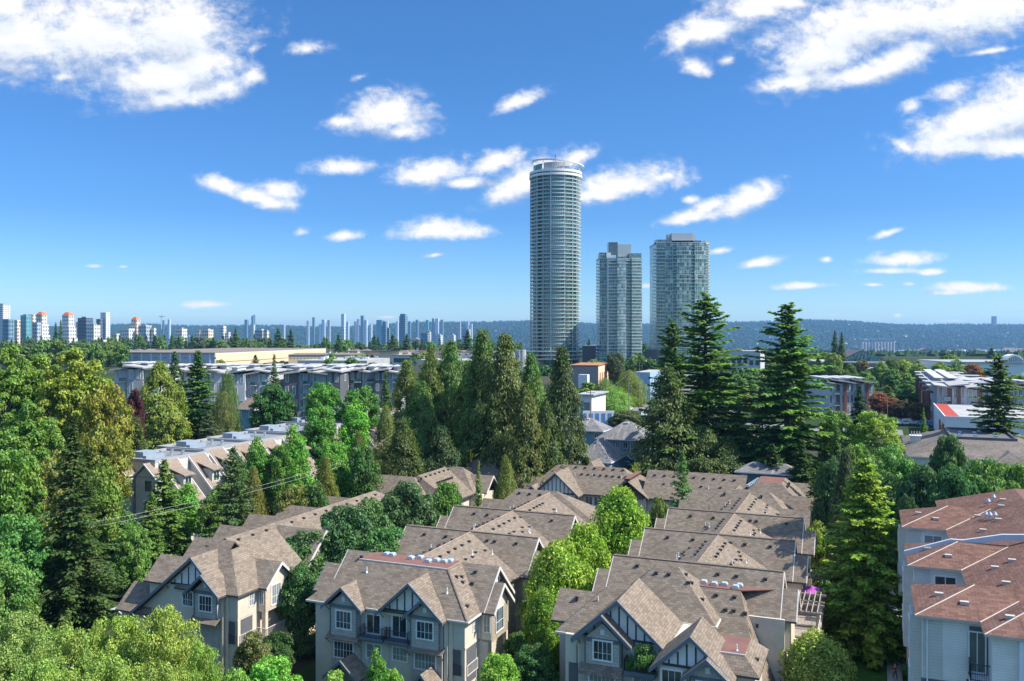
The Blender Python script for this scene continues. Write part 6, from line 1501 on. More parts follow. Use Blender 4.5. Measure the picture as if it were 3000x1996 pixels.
# foliage colours
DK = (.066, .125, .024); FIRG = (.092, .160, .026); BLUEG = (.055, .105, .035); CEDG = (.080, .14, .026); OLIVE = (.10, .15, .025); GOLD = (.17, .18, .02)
MID = (.055, .125, .025); BRIGHT = (.10, .21, .02); LIME = (.16, .26, .02); YEL = (.21, .25, .03); PALE = (.15, .20, .045); RUST = (.22, .10, .03); PURPL = (.07, .02, .025); GREYG = (.09, .12, .06); BRTC = (.12, .22, .02)

T = tree
# --- conifers named one by one
T('fir_a', 215, 1240, 108, 290, (.045, .085, .02), 'tallest dark spruce on the left, its layered boughs reaching down to the pale foreground trees')
T('fir_b', 482, 1345, 131, 175, FIRG, 'dark pointed fir in front of the near end of the tan slope-roofed houses')
T('fir_c', 682, 1305, 126, 205, (.06, .095, .03), 'thin-topped greyish fir with a pale bare lower trunk beside the receding brown roofs')
T('cedar_a', 468, 1062, 200, 160, (.14, .16, .02), 'golden green cedar with an orange tip in front of the grey low-rise flats')
T('fir_b', 512, 1028, 216, 120, BLUEG, 'dark bluish fir just right of the golden-tipped cedar')
T('fir_b', 580, 1026, 210, 175, DK, 'broad dark fir in front of the grey low-rise flats, its top at the warehouse wall')
T('willow', 665, 1095, 205, 75, CEDG, 'slim drooping green tree right of the broad dark fir')
T('fir_c', 612, 1200, 178, 130, (.075, .1, .05), 'squat grey-green spruce mound behind the tan slope-roofed houses')
T('slim', 803, 1038, 236, 66, DK, 'narrow dark spruce rising behind the round green maple')
T('slim', 1130, 1090, 215, 72, DK, 'narrow dark spruce at the right end of the grey low-rise flats')
T('cedar_b', 1192, 1058, 188, 118, OLIVE, 'olive cedar at the left edge of the tall central cedar group')
T('cedar_d', 1262, 1020, 182, 92, OLIVE, 'slender cedar with bare pale trunk, second from the left in the central cedar group')
T('cedar_d', 1322, 1000, 184, 125, CEDG, 'ragged olive cedar right of the slender bare-trunked one')
T('cedar_b', 1415, 972, 172, 150, CEDG, 'tallest dense cedar in the middle of the central cedar group')
T('cedar_b', 1478, 984, 168, 165, (.085, .115, .022), 'broad leaning cedar with yellow-green sprays, left of the tall round tower base')
T('cedar_a', 1540, 1130, 160, 150, (.09, .12, .022), 'lower bulging cedar in front of the central cedar group')
T('cedar_b', 1557, 1040, 172, 120, CEDG, 'cedar standing just in front of the round tower, left of the darker one')
T('cedar_b', 1645, 1022, 166, 140, (.055, .08, .02), 'darker narrow-topped cedar at the right edge of the central cedar group')
T('cedar_c', 1130, 1190, 168, 92, (.12, .16, .03), 'small bright yellow-green cedar below the left end of the central cedar group')
T('cedar_c', 1482, 1338, 139, 82, (.13, .16, .03), 'small yellow-green cedar between the back rows of brown roofs')
T('slim', 1402, 1352, 136, 62, FIRG, 'small dark spruce between the two back rows of brown roofs')
T('doug_a', 1968, 932, 174, 170, DK, 'dark shaggy fir directly left of the tallest fir at the right-hand tower')
T('cedar_b', 1955, 1080, 170, 190, (.07, .10, .022), 'dark drooping cedar below the shaggy fir, behind the bright young spruce')
T('doug_a', 2068, 856, 178, 305, FIRG, 'tallest fir in the view, open layered boughs in front of the right-hand tower')
T('doug_b', 2308, 886, 172, 310, FIRG, 'broad dense fir standing alone right of the tallest fir, with bare lower trunk')
T('fir_b', 2160, 1190, 172, 190, DK, 'dark low fir filling the gap between the two biggest firs')
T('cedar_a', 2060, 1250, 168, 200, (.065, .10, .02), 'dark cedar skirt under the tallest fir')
T('doug_b', 2925, 1042, 182, 190, DK, 'dark fir at the far right in front of the white flat-roofed building')
T('fir_b', 2518, 1128, 186, 105, (.03, .075, .03), 'dark bluish fir in front of the left brick low-rise')
T('fir_c', 2000, 1322, 136, 112, (.07, .17, .03), 'bright green young spruce between the two right-hand brown-roofed rows')
T('frond', 2535, 1345, 101, 335, (.16, .23, .02), 'large bright cedar beside the walkway left of the red-roofed apartment block')
T('cedar_b', 2478, 1320, 113, 110, (.06, .085, .035), 'dull grey-green cedar half hidden behind the large bright cedar by the walkway')
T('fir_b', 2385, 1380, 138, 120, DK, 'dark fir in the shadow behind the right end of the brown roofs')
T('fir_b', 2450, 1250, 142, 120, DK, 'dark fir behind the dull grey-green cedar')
T('slim', 2705, 1195, 210, 44, FIRG, 'small pointed spruce beside the white flat-roofed building')
# --- left wood
for (k, u, v, d, w_, c_, lb_) in [
    ('poplar', 25, 985, 152, 210, (.10, .17, .02), 'olive-green leafy tree cut by the left edge, top just below the far towers'),
    ('poplar', 125, 1010, 156, 230, (.12, .19, .02), 'yellowish leafy tree, second from the left edge below the far towers'),
    ('poplar', 222, 990, 148, 260, (.15, .20, .015), 'largest yellow-green leafy tree of the left wood with bare pale limbs'),
    ('loose', 305, 1100, 140, 170, GOLD, 'golden-yellow leafy tree at the right edge of the left wood'),
    ('poplar', 80, 1150, 132, 240, (.10, .18, .02), 'loose green-yellow tree in the middle of the left wood'),
    ('loose', 300, 1225, 128, 170, (.14, .16, .02), 'olive tree below the golden-yellow one'),
    ('tall', 385, 1200, 165, 90, (.07, .10, .02), 'dark green leafy tree between the golden tree and the golden-tipped cedar'),
    ('loose', 40, 1290, 118, 200, (.09, .17, .02), 'light green loose tree at the left edge above the bright green one'),
    ('loose', 165, 1300, 122, 170, (.14, .18, .03), 'speckled green-yellow tree left of the tallest dark spruce'),
    ('tall', 300, 1330, 120, 110, (.10, .18, .02), 'bright green tree right of the top of the tallest dark spruce'),
    ('round_b', 45, 1500, 104, 190, (.075, .18, .03), 'vivid green tree at the left edge beside the tallest dark spruce'),
    ('round_b', 20, 1640, 96, 170, (.09, .19, .03), 'vivid light-green bush-like tree at the left edge above the foreground trees'),
    ('tall', 340, 1440, 122, 110, MID, 'mid green leafy tree between the two dark firs on the left'),
    ('loose', 390, 1520, 118, 110, (.10, .22, .03), 'bright leafy small tree left of the dark pointed fir'),
    ('tall', 545, 1408, 138, 100, (.09, .21, .02), 'bright green upright tree at the near balcony of the slope-roofed houses'),
    ('round_a', 330, 1620, 118, 140, DK, 'dark shaded tree behind the tallest dark spruce'),
    ('tall', 755, 1272, 158, 84, (.07, .19, .02), 'bright green upright tree in front of the slope-roofed houses, left of two'),
    ('tall', 865, 1235, 160, 88, (.09, .23, .02), 'bright green upright tree in front of the slope-roofed houses, with a rounded top tuft'),
    ('tall', 880, 1330, 146, 100, (.09, .23, .02), 'leafy bright green tree below the tufted one'),
    ('round_b', 975, 1290, 152, 120, (.09, .21, .02), 'round bright green tree beside the thin utility pole'),
    ('cedar_c', 742, 1372, 134, 84, (.12, .13, .02), 'olive yellow cedar right of the thin-topped greyish fir'),
    ('cedar_c', 955, 1340, 140, 88, (.13, .14, .02), 'olive yellow cedar below the round bright green tree'),
    ('cedar_c', 1050, 1265, 156, 80, (.10, .13, .02), 'narrow olive cedar right of the thin utility pole'),
    ('round_b', 1065, 1300, 148, 110, MID, 'mid green tree at the foot of the central cedars, left side'),
    ('cedar_a', 1180, 1230, 158, 150, (.06, .09, .02), 'dark green cedar skirt at the left of the central cedar group'),
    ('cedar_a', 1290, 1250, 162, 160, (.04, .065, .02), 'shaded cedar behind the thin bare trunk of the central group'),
    ('loose', 860, 1400, 128, 130, (.14, .16, .03), 'spreading yellow-green tree beside the small lawn'),
    ('round_a', 650, 1410, 134, 110, CEDG, 'olive leafy tree behind the thin-topped greyish fir'),
    ('round_b', 930, 1410, 128, 90, (.05, .1, .02), 'dark green tree at the right side of the small lawn'),
    ('round_a', 800, 1118, 200, 140, (.035, .10, .02), 'round dark green maple in front of the grey low-rise flats'),
    ('loose', 948, 1108, 202, 120, (.07, .19, .02), 'bright green spreading tree in front of the grey low-rise flats'),
    ('loose', 1055, 1118, 200, 130, (.06, .15, .02), 'mid green spreading tree right of the bright one at the grey low-rise flats'),
    ('tall', 1040, 1160, 182, 90, (.09, .25, .02), 'vivid green feathery tree behind the round-topped slope-roofed houses'),
    ('round_b', 940, 1190, 178, 110, (.07, .17, .02), 'low green tree behind the flat roofs, right of the maple'),
    ('round_a', 395, 1132, 178, 60, PURPL, 'dark purple-leaved plum tree below the grey low-rise flats'),
    ('willow', 655, 1150, 195, 80, (.09, .12, .03), 'drooping green tree beside the little blue-grey house'),
]: T(k, u, v, d, w_, c_, lb_)
# --- foreground left
for (u, v, d, w_, c_, lb_) in [
    (40, 1790, 84, 240, (0.162, 0.246, 0.045), 'pale yellow-green foreground tree in the bottom left corner'),
    (200, 1830, 80, 230, (0.171, 0.258, 0.041), 'pale foreground tree below the tallest dark spruce'),
    (345, 1800, 82, 220, (0.190, 0.269, 0.036), 'pale yellow-green foreground tree with a warm tip, left of the front gable'),
    (490, 1770, 80, 220, (0.199, 0.280, 0.036), 'tallest pale foreground tree, rising over the wall of the left house'),
    (585, 1880, 76, 160, (0.162, 0.258, 0.036), 'pale foreground tree below the corner of the left house'),
    (120, 1930, 72, 260, (0.152, 0.246, 0.036), 'pale foreground tree cut by the bottom edge at the far left'),
    (330, 1920, 72, 260, (0.162, 0.246, 0.036), 'pale foreground tree cut by the bottom edge, middle of the left group'),
    (480, 1940, 71, 220, (0.171, 0.258, 0.036), 'pale foreground tree cut by the bottom edge, right of the left group'),
]: T('fine', u, v, d, w_, c_, lb_)
for (k, u, v, d, w_, c_, lb_) in [
    ('round_b', 745, 1850, 84, 120, (.10, .12, .03), 'olive bushy tree against the porch of the left house'),
    ('round_a', 812, 1845, 90, 110, (.04, .08, .02), 'dark bush in the gap between the left and centre front houses'),
    ('round_b', 800, 1925, 74, 190, (.11, .27, .02), 'vivid green foreground tree at the bottom, left of the centre house'),
    ('round_b', 690, 1960, 72, 130, (.13, .26, .03), 'vivid green foreground tree under the porch of the left house'),
    ('tall', 1105, 1892, 79, 72, (.07, .19, .02), 'upright green young tree in front of the centre house door'),
    ('round_b', 985, 1965, 76, 110, (.15, .24, .03), 'light green young tree at the left front of the centre house'),
    ('round_b', 1150, 1960, 75, 90, (.12, .25, .02), 'light green bush right of the upright young tree'),
    ('round_b', 1460, 1910, 80, 130, (.14, .28, .02), 'vivid lime tree between the centre and right front houses'),
    ('round_a', 1560, 1880, 84, 150, (.04, .10, .02), 'dark green shrubby tree left of the right front house'),
    ('round_b', 1510, 1850, 90, 90, (.05, .11, .02), 'dark shaded tree behind the vivid lime tree'),
    ('round_a', 905, 1545, 109, 190, (.055, .115, .035), 'grey-green tree hanging over the gap behind the left front gable wing'),
    ('round_a', 880, 1640, 100, 130, (.05, .125, .03), 'green tree beside the left flank of the centre house'),
    ('round_a', 1010, 1470, 112, 190, (.05, .115, .035), 'round grey-green tree between the left and centre rows'),
    ('round_a', 1085, 1450, 118, 150, (.06, .13, .035), 'round green tree in the middle of the group between the left and centre rows'),
    ('round_a', 1195, 1400, 124, 190, (.055, .12, .04), 'largest round grey-green tree between the left and centre rows'),
    ('round_b', 1308, 1408, 131, 110, (.07, .17, .02), 'brighter green tree at the right end of the group between the left and centre rows'),
    ('round_b', 1130, 1540, 110, 160, (.06, .14, .03), 'lower green tree against the left flank of the centre row'),
    ('horn', 1640, 1582, 98, 235, LIME, 'lime hornbeam nearest the viewer between the centre and right rows'),
    ('horn', 1590, 1720, 93, 130, (.11, .22, .02), 'lower lime hornbeam at the back of the centre front house'),
    ('horn', 1715, 1530, 106, 175, (.16, .25, .015), 'middle lime hornbeam between the centre and right rows'),
    ('horn', 1818, 1424, 119, 205, (.15, .24, .015), 'farthest and tallest lime hornbeam between the centre and right rows'),
    ('loose', 1932, 1442, 128, 70, (.12, .16, .03), 'sparse yellow-green tree right of the farthest lime hornbeam'),
    ('tall', 2392, 1520, 119, 100, (.16, .23, .02), 'yellow-green tree beside the right flank of the long right row'),
    ('round_b', 2420, 1700, 108, 60, (.08, .16, .03), 'small shrub tree by the decks on the right flank'),
    ('horn', 2392, 1850, 84, 225, (.19, .28, .04), 'bushy light green tree at the bottom, beside the hedge and path'),
    # right middle
    ('loose', 2568, 1188, 168, 170, (.17, .23, .03), 'sunlit sparse yellow-green tree right of the broad dense fir'),
    ('loose', 2500, 1280, 150, 130, (.12, .20, .03), 'yellow-green tree at the foot of the broad dense fir'),
    ('round_a', 2610, 1290, 140, 170, (.09, .18, .03), 'leafy green tree left of the blue-grey chimney'),
    ('round_a', 2590, 1380, 124, 160, (.035, .085, .025), 'dark green tree behind the large bright cedar by the walkway'),
    ('round_a', 2705, 1350, 122, 170, (.05, .11, .035), 'dark green round tree above the back of the red-roofed block, left of the row'),
    ('round_a', 2790, 1350, 118, 170, (.05, .12, .03), 'mid green round tree above the back of the red-roofed block, middle of the row'),
    ('round_a', 2875, 1330, 120, 180, (.08, .16, .03), 'light-topped round tree above the back of the red-roofed block, right of the middle'),
    ('round_a', 2965, 1345, 122, 170, (.09, .18, .03), 'green-yellow round tree above the back of the red-roofed block, at the right edge'),
    ('round_b', 2780, 1270, 145, 110, (.06, .12, .03), 'green tree right of the blue-grey chimney, in front of the weathered roof'),
    ('round_a', 2660, 1440, 108, 90, (.04, .09, .03), 'low dark tree between the bright cedar and the red-roofed block'),
    # road area
    ('round_a', 1835, 1200, 236, 112, (.075, .10, .03), 'round olive tree standing behind the grey-roofed blue house'),
    ('round_a', 1805, 1030, 420, 60, (.07, .10, .035), 'greyish green tree left of the foot of the middle tower'),
    ('willow', 1845, 1088, 330, 90, (.15, .19, .02), 'tall yellow-green tree row end beside the utility poles'),
    ('willow', 1770, 1110, 320, 70, (.10, .15, .02), 'green willow at the corner lot, left one'),
    ('willow', 1800, 1135, 300, 100, (.13, .27, .02), 'vivid green weeping willow at the corner lot'),
    ('tall', 1880, 1042, 430, 34, (.05, .10, .03), 'small poplar between the middle and right towers, left one'),
    ('tall', 1905, 1045, 428, 34, (.05, .10, .03), 'small poplar between the middle and right towers, right one'),
    ('round_a', 1712, 1220, 225, 26, PURPL, 'purple-leaved shrub by the near utility pole'),
    ('fir_b', 2446, 966, 520, 42, DK, 'dark twin-topped fir against the river valley, left half'), ('fir_b', 2466, 972, 520, 40, DK, 'dark twin-topped fir against the river valley, right half'),
    ('shrub', 1860, 1370, 158, 50, (.16, .2, .03), 'yellow-green shrub beside the blue houses'),
]: T(k, u, v, d, w_, c_, lb_)
# hedges, shrubs by the path
for i, (a_, b_, s_, c_, lb_) in enumerate([(33.9, 29, 1.6, (.20, .23, .03), 'clipped golden hedge ball beside the path, nearest one'), (34.0, 31.4, 1.6, (.20, .24, .03), 'clipped golden hedge ball beside the path, second one'), (34.1, 33.6, 1.5, (.19, .23, .03), 'clipped golden hedge ball beside the path, third one'),
    (41.0, 30, 1.5, GREYG, 'grey-green spreading shrub right of the walkway'), (40.8, 25.5, 1.4, (.06, .14, .05), 'green shrub at the bottom right of the walkway'),
    (32.0, 25.5, 1.4, (.05, .12, .04), 'low shrub between the decks and the path, near one'), (32.2, 37, 1.6, (.06, .13, .04), 'low shrub between the decks and the path, far one'), (43.3, 24.6, .9, (.2, .09, .08), 'pink flowering shrub at the balcony corner of the red-roofed block')]):
    p = W(a_, b_); plant('shrub', p.x, p.y, 0, s_ * 1.6, s_ * 2.2, c_, lb_, 'shrubs by the path')
# --- tree row behind the brick low-rises
for i, (u, v, w_, c_) in enumerate([(2442, 1028, 64, PALE), (2490, 1062, 40, CEDG), (2525, 1050, 46, (.12, .12, .04)), (2580, 1055, 50, PALE), (2612, 1048, 50, CEDG), (2650, 1052, 56, YEL), (2690, 1060, 56, PALE), (2752, 1058, 60, PALE), (2780, 1070, 36, YEL), (2808, 1068, 40, PALE), (2850, 1062, 56, RUST), (2868, 1075, 40, (.18, .12, .03)), (2470, 1080, 50, CEDG), (2540, 1085, 44, CEDG), (2720, 1075, 44, PALE)]):
    T('tall' if i % 2 else 'loose', u, v, 430 + (i % 3) * 9, w_, c_, 'one of the thin yellow-green trees in the row behind the brick low-rises', 'row of thin trees behind the brick low-rises')
for i, (u, v, w_) in enumerate([(2575, 1150, 60), (2610, 1165, 60), (2640, 1172, 60), (2690, 1178, 60)]):
    T('round_b', u, v, 290 - i * 8, w_, (.2, .07, .03) if i < 2 else (.09, .06, .03), 'reddish autumn shrub tree below the long side of the brick low-rise', 'reddish shrub trees below the brick low-rise')
# --- far belt of trees
rb = random.Random(5)
def belt(n, u0, u1, v0, v1, d0, d1, kinds, cols, label, group, w0, w1):
    for i in range(n):
        u = u0 + (u1 - u0) * (i + rb.random()) / n; d = rb.uniform(d0, d1); v = rb.uniform(v0, v1); k = rb.choice(kinds)
        T(k, u, v, d, rb.uniform(w0, w1) * (1.0 if 'round' in k else .8), rb.choice(cols), label, group)
belt(34, 380, 800, 978, 1000, 930, 1150, ['far_fir', 'far_round', 'far_fir', 'far_cone'], [DK, FIRG, (.05, .08, .03)], 'dark tree in the belt behind the long warehouse, left half', 'dark trees behind the warehouse, left half', 26, 46)
belt(26, 0, 400, 984, 998, 900, 1100, ['far_fir', 'far_round', 'far_cone'], [DK, FIRG, BLUEG], 'dark tree at the foot of the far-left white towers', 'dark trees below the far-left towers', 26, 44)
belt(40, 640, 1260, 985, 1012, 850, 1050, ['far_round', 'far_round', 'far_fir'], [DK, FIRG, (.06, .10, .03), CEDG], 'dark round tree in the belt behind the long warehouse, right half', 'dark trees behind the warehouse, right half', 26, 44)
belt(24, 1240, 1540, 990, 1012, 800, 1000, ['far_round', 'far_fir', 'far_cone'], [DK, FIRG, CEDG], 'dark tree behind the central cedars, left of the round tower', 'dark trees left of the round tower', 22, 40)
belt(20, 1680, 1960, 990, 1030, 700, 900, ['far_fir', 'far_round'], [DK, FIRG], 'dark tree between the three towers', 'dark trees between the towers', 20, 36)
belt(26, 2150, 3000, 1048, 1062, 560, 760, ['far_round', 'far_fir', 'far_round2'], [DK, FIRG, CEDG], 'dark tree in the valley this side of the river', 'dark trees this side of the river', 26, 44)
belt(16, 0, 380, 990, 1010, 560, 640, ['far_round', 'far_round2'], [DK, CEDG, FIRG], 'green tree behind the left wood', 'green trees behind the left wood', 40, 60)
for (u, v, w_, lb_) in [(163, 945, 16, 'lone dark fir between the two white towers with orange roofs'), (178, 938, 14, 'taller dark fir left of the second orange-roofed tower'), (815, 962, 34, 'broad dark fir against the blue hills, left of the skyline gap'), (852, 964, 26, 'dark fir against the blue hills, second from the left'), (690, 958, 22, 'slim dark fir above the warehouse belt'), (992, 978, 22, 'dark slanted fir below the far white tower'), (1097, 982, 20, 'small dark fir below the teal slab tower'), (1150, 980, 26, 'dark fir left of the twin blue towers foot'), (1192, 978, 30, 'dark fir right of the twin blue towers foot'), (1370, 966, 36, 'dark fir against the blue hills left of the round tower'), (2905, 1020, 26, 'dark fir at the far right river bank')]:
    T('far_fir', u, v, 820, w_ * 1.5, DK, lb_, None)
for i in range(16):   # hedge-like planting west of the car park
    T('far_round', 600 + i * 30 + rb.uniform(-8, 8), 1072 + rb.uniform(-4, 4), 380 + rb.uniform(-10, 10), 40, (.07, .13, .03), 'low green tree between the warehouse and the grey low-rise flats', 'low trees in front of the warehouse')
# undergrowth between the houses
for i in range(60):
    a_, b_ = rb.choice([(rb.uniform(-25.2, -20.6), rb.uniform(-4, 42)), (rb.uniform(2.6, 6.6), rb.uniform(-4, 50)), (rb.uniform(-24, 8), rb.uniform(-14, -5)), (rb.uniform(-52, -43), rb.uniform(-8, 36))])
    p = W(a_, b_); plant('shrub', p.x, p.y, ground_z(p.x, p.y), rb.uniform(1.6, 3.2), rb.uniform(2.5, 4.5), rb.choice([DK, MID, (.05, .1, .03), BRIGHT]), 'green shrub in the garden strips between the brown-roofed rows', 'garden shrubs between the rows')

# scattered suburb trees on the plateau, this side of the towers
for i in range(150):
    u = rb.uniform(1700, 3000) if i % 5 else rb.uniform(560, 1700); d = rb.uniform(300, 600)
    x = (u - 1500) * d / K
    z = ground_z(x, d); v = HZ + (HC - z - rb.uniform(6, 12)) * K / d
    if 1730 < u < 1990 and d < 420: continue
    if 2760 < u and d < 350: continue
    if 2420 < u < 2560 and d < 340: continue
    T(rb.choice(['far_round', 'far_round2', 'far_round', 'far_cone']), u, v, d, rb.uniform(7, 12) * K / d, rb.choice([DK, MID, CEDG, FIRG, PALE]), 'green street tree among the low buildings beyond the brown roofs', 'street trees beyond the brown roofs')

for (a_, b_, z_, h_, w_, lb_) in ((17.6, -.35, 6.7, 2.7, 2.2, 'climbing plant covering the balcony of the right front house'), (16.5, -.4, 6.6, 1.6, 1.0, 'leafy pot plant at the left end of the same balcony')):
    p = W(a_, b_); plant('shrub', p.x, p.y, z_, h_, w_, (.06, .16, .03), lb_, None, cat='plant', name='balcony_plant')

for (k, u, v, d, w_, c_, lb_) in [
    ('cedar_a', 1235, 1120, 176, 130, CEDG, 'cedar filling the gap behind the slender bare-trunked one'), ('cedar_b', 1375, 1060, 178, 120, OLIVE, 'cedar between the ragged one and the tallest dense one'),
    ('cedar_a', 1600, 1180, 162, 130, (.06, .10, .025), 'low cedar between the two cedars in front of the round tower'), ('round_b', 1700, 1290, 172, 90, OLIVE, 'small olive tree at the right foot of the central cedar group'),
    ('fir_c', 2230, 1150, 170, 190, (.05, .11, .028), 'dark fir just left of the broad dense fir'), ('cedar_a', 2130, 1280, 168, 150, (.045, .085, .022), 'dark cedar skirt right of the tallest fir'),
    ('loose', 2450, 1190, 172, 120, (.10, .18, .03), 'yellow-green tree between the broad dense fir and the dark bluish fir'), ('fir_b', 2262, 1300, 163, 150, (.04, .075, .02), 'dark low fir behind the flat red top of the far right townhouses'), ('fir_b', 2350, 1290, 158, 150, (.045, .08, .02), 'dark low fir at the foot of the broad dense fir'),
    ('round_a', 2440, 1330, 132, 120, (.05, .10, .03), 'dark leafy tree behind the dull grey-green cedar'),
    ('round_a', 2550, 1320, 136, 140, (.07, .15, .03), 'leafy tree behind the top of the large bright cedar'), ('fir_b', 445, 1440, 124, 120, FIRG, 'dark fir at the left foot of the slope-roofed terrace'),
    ('tall', 290, 1440, 126, 90, (.10, .19, .02), 'light green tree right of the tallest dark spruce'), ('loose', 620, 1430, 132, 90, (.10, .18, .03), 'yellow-green tree left of the thin-topped greyish fir'),
    ('tall', 700, 1330, 150, 70, MID, 'mid green tree in front of the slope-roofed terrace, behind the thin-topped fir'), ('round_b', 820, 1300, 158, 80, (.08, .17, .02), 'round green tree against the slope-roofed terrace, between the two upright ones'),
]: T(k, u, v, d, w_, c_, lb_)

# ================================================================== hills, far woods, roads, cars, poles, person
rs = np.random.RandomState(8)
def cone_wood(name, n, fx, fy, h0, h1, w0, col, label, sel=None):
    C = []; F = []; k = 0
    V = []
    for i in range(n):
        y = fy(rs); x = fx(rs, y)
        if sel and not sel(x, y): continue
        z = ground_z(x, y); h = rs.uniform(h0, h1); w = h * w0 * rs.uniform(.7, 1.3); kind = rs.rand()
        t = h if kind < .5 else h * .8
        b = len(V)
        for j in range(5):
            a = 6.283 * j / 5 + rs.rand() * .6; V.append((x + w * math.cos(a) * rs.uniform(.7, 1.2), y + w * math.sin(a), z + h * (.12 if kind < .5 else .45)))
        V.append((x, y, z + t)); V.append((x, y, z - 2))
        if kind < .5:
            for j in range(5): F.append((b + j, b + (j + 1) % 5, b + 5))
        else:
            for j in range(5): q = (j + 1) % 5; F.append((b + j, b + q, b + 5)); F.append((b + q, b + j, b + 6))
    me = bpy.data.meshes.new(name); me.from_pydata(V, [], F); o = bpy.data.objects.new(name, me); COL.objects.link(o)
    m, t, bs = mat(name + '_leaves', .9, .1); ge = t.n('ShaderNodeNewGeometry'); nz = t.noise(obn(t), .004, 4, .6)
    f = t.m('MULTIPLY_ADD', ge.outputs['Random Per Island'], .5, t.m('MULTIPLY', nz, .6))
    t.l(t.ramp(f, [(.2, tuple(c * .55 for c in col)), (.9, tuple(c * 1.5 for c in col))]), bs.inputs['Base Color'])
    me.materials.append(m); o['kind'] = 'stuff'; o['label'] = label; return o
cone_wood('hill_forest', 26000, lambda r, y: r.uniform(-.66, .66) * y, lambda r: 5950 + 3600 * r.rand() ** .8, 22, 46, .42, (.028, .060, .024), 'wooded hills beyond the river')
cone_wood('valley_woodland', 9000, lambda r, y: r.uniform(-.62, .62) * y, lambda r: 1250 + 2600 * r.rand() ** .9, 9, 17, .5, (.040, .080, .025), 'woodland across the valley floor', sel=lambda x, y: not (x / y > .30 and y > 2400 and rs.rand() < .8))
# houses on the far slope
hm = MB(); hm.box(-9, 9, -7, 7, 0, 8); hm.prism([(-10, -8, 8), (10, -8, 8), (0, -8, 13)], (0, 16, 0), 1); hp = hm.build('hillside_house', [WHITE, SHING_GREY])
for i in range(150):
    y = rs.uniform(6000, 9000); x = rs.uniform(-.6, .62) * y if i % 3 else rs.uniform(.28, .6) * y
    o = hp if i == 0 else hp.copy()
    if i: COL.objects.link(o)
    s = rs.uniform(.7, 1.5); o.location = (x, y, ground_z(x, y) + 14); o.scale = (s * rs.uniform(.8, 2), s, s); o.rotation_euler = (0, 0, rs.uniform(-.6, .6)); tag(o, 'one of the pale houses dotted over the wooded far hillside', 'house', 'houses on the far hillside')
vm = hp.copy(); COL.objects.link(vm)
for i in range(110):
    y = rs.uniform(1500, 3800); x = rs.uniform(-.5, .6) * y
    o = vm if i == 0 else vm.copy()
    if i: COL.objects.link(o)
    s = rs.uniform(.8, 1.5); o.location = (x, y, ground_z(x, y) + 1); o.scale = (s * 1.4, s, s); o.rotation_euler = (0, 0, rs.uniform(-.6, .6)); o.name = 'valley_house'; tag(o, 'one of the pale houses among the trees on the valley floor', 'house', 'houses on the valley floor')

def sheet(name, pts, dz, mat_, kind='structure', drape=True, n=10):
    """ground sheet: polygon given as grid-frame quad rows, draped over the ground"""
    m = MB()
    for (L, Rr_) in zip(pts[:-1], pts[1:]):
        for i in range(n):
            def lp(k): return [lerp(L[j], Rr_[j], k) for j in range(4)]
            a = lp(i / n); b = lp((i + 1) / n)
            q = []
            for (x, y) in ((a[0], a[1]), (a[2], a[3]), (b[2], b[3]), (b[0], b[1])):
                p = W(x, y); q.append((p.x, p.y, ground_z(p.x, p.y) + dz))
            m.f(q)
    o = m.build(name, mat_); o['kind'] = kind; return o
def strip(a0, a1, w): # centreline to quad rows
    (x0, y0), (x1, y1) = a0, a1; d = Vector((x1 - x0, y1 - y0, 0)).normalized(); nx, ny = -d.y * w / 2, d.x * w / 2
    return [(x0 + nx, y0 + ny, x0 - nx, y0 - ny), (x1 + nx, y1 + ny, x1 - nx, y1 - ny)]
GRASS = plain('lawn', (.045, .11, .015), .95, .1, .3, 1.2); DRY = plain('dry_grass', (.30, .24, .10), .95, .1, .2, .8); PAVE = plain('pavement', (.36, .34, .31), .9, var=.08)
ROADM = plain('road_asphalt', (.20, .20, .20), .9, var=.08, scale=.2)
sheet('walkway', strip((38.7, 14), (38.9, 62), 1.5), .04, PAVE); sheet('cross_walkway', strip((39.4, 46.8), (44, 46.4), 1.4), .044, PAVE)
sheet('lawn', strip((36.2, 14), (36.4, 62), 4.9), .02, GRASS); sheet('garden_lawn', strip((42, 14), (42, 60), 4.8), .02, GRASS)
sheet('footpath', strip((32.1, 12), (32.2, 60), 1.9), .03, ASPH)
sheet('mulch_garden', strip((4.6, -20), (4.6, 52), 5.6), .02, plain('bark_mulch', (.045, .035, .025), .95, .1, .3, 2)); 
sheet('lane', strip((-23, -16), (-22.6, 50), 2.4), .024, bpy.data.materials['bark_mulch'])
# roads in the middle distance
gA = gat(1745, 1228, 9.3); gB = gat(1960, 1222, 9.3)
sheet('cross_street', strip((gA[0] - 60, gA[1] + 2), (gA[0] + 90, gA[1] + 2), 13), .05, ROADM)
gC = gat(1868, 1200, 9.5); gD = gat(1960, 1120, 11)
sheet('street', strip((gC[0], gC[1]), (gD[0] + 3, gD[1] + 60), 13), .054, ROADM)
sheet('verge', strip((gC[0] - 9, gC[1] + 8), (gD[0] - 8, gD[1] + 60), 4.5), .045, DRY); sheet('front_lawn', strip((gA[0] - 8, gA[1] - 9), (gA[0] + 22, gA[1] - 9), 6), .045, plain('yellowing_lawn', (.17, .19, .05), .95, .1, .25))
sheet('car_park', strip((gat(2650, 1235, 9)[0], gat(2650, 1235, 9)[1]), (gat(2780, 1235, 9)[0], gat(2780, 1235, 9)[1]), 18), .05, plain('pale_paving', (.52, .44, .38), .9))
sheet('grass_bank', strip(gat(1700, 1130, 11), gat(1850, 1130, 11), 30), .04, plain('bank_grass', (.06, .15, .02), .95, .1, .25))
p0 = gat(800, 1520, 3); p1 = gat(880, 1475, 4)
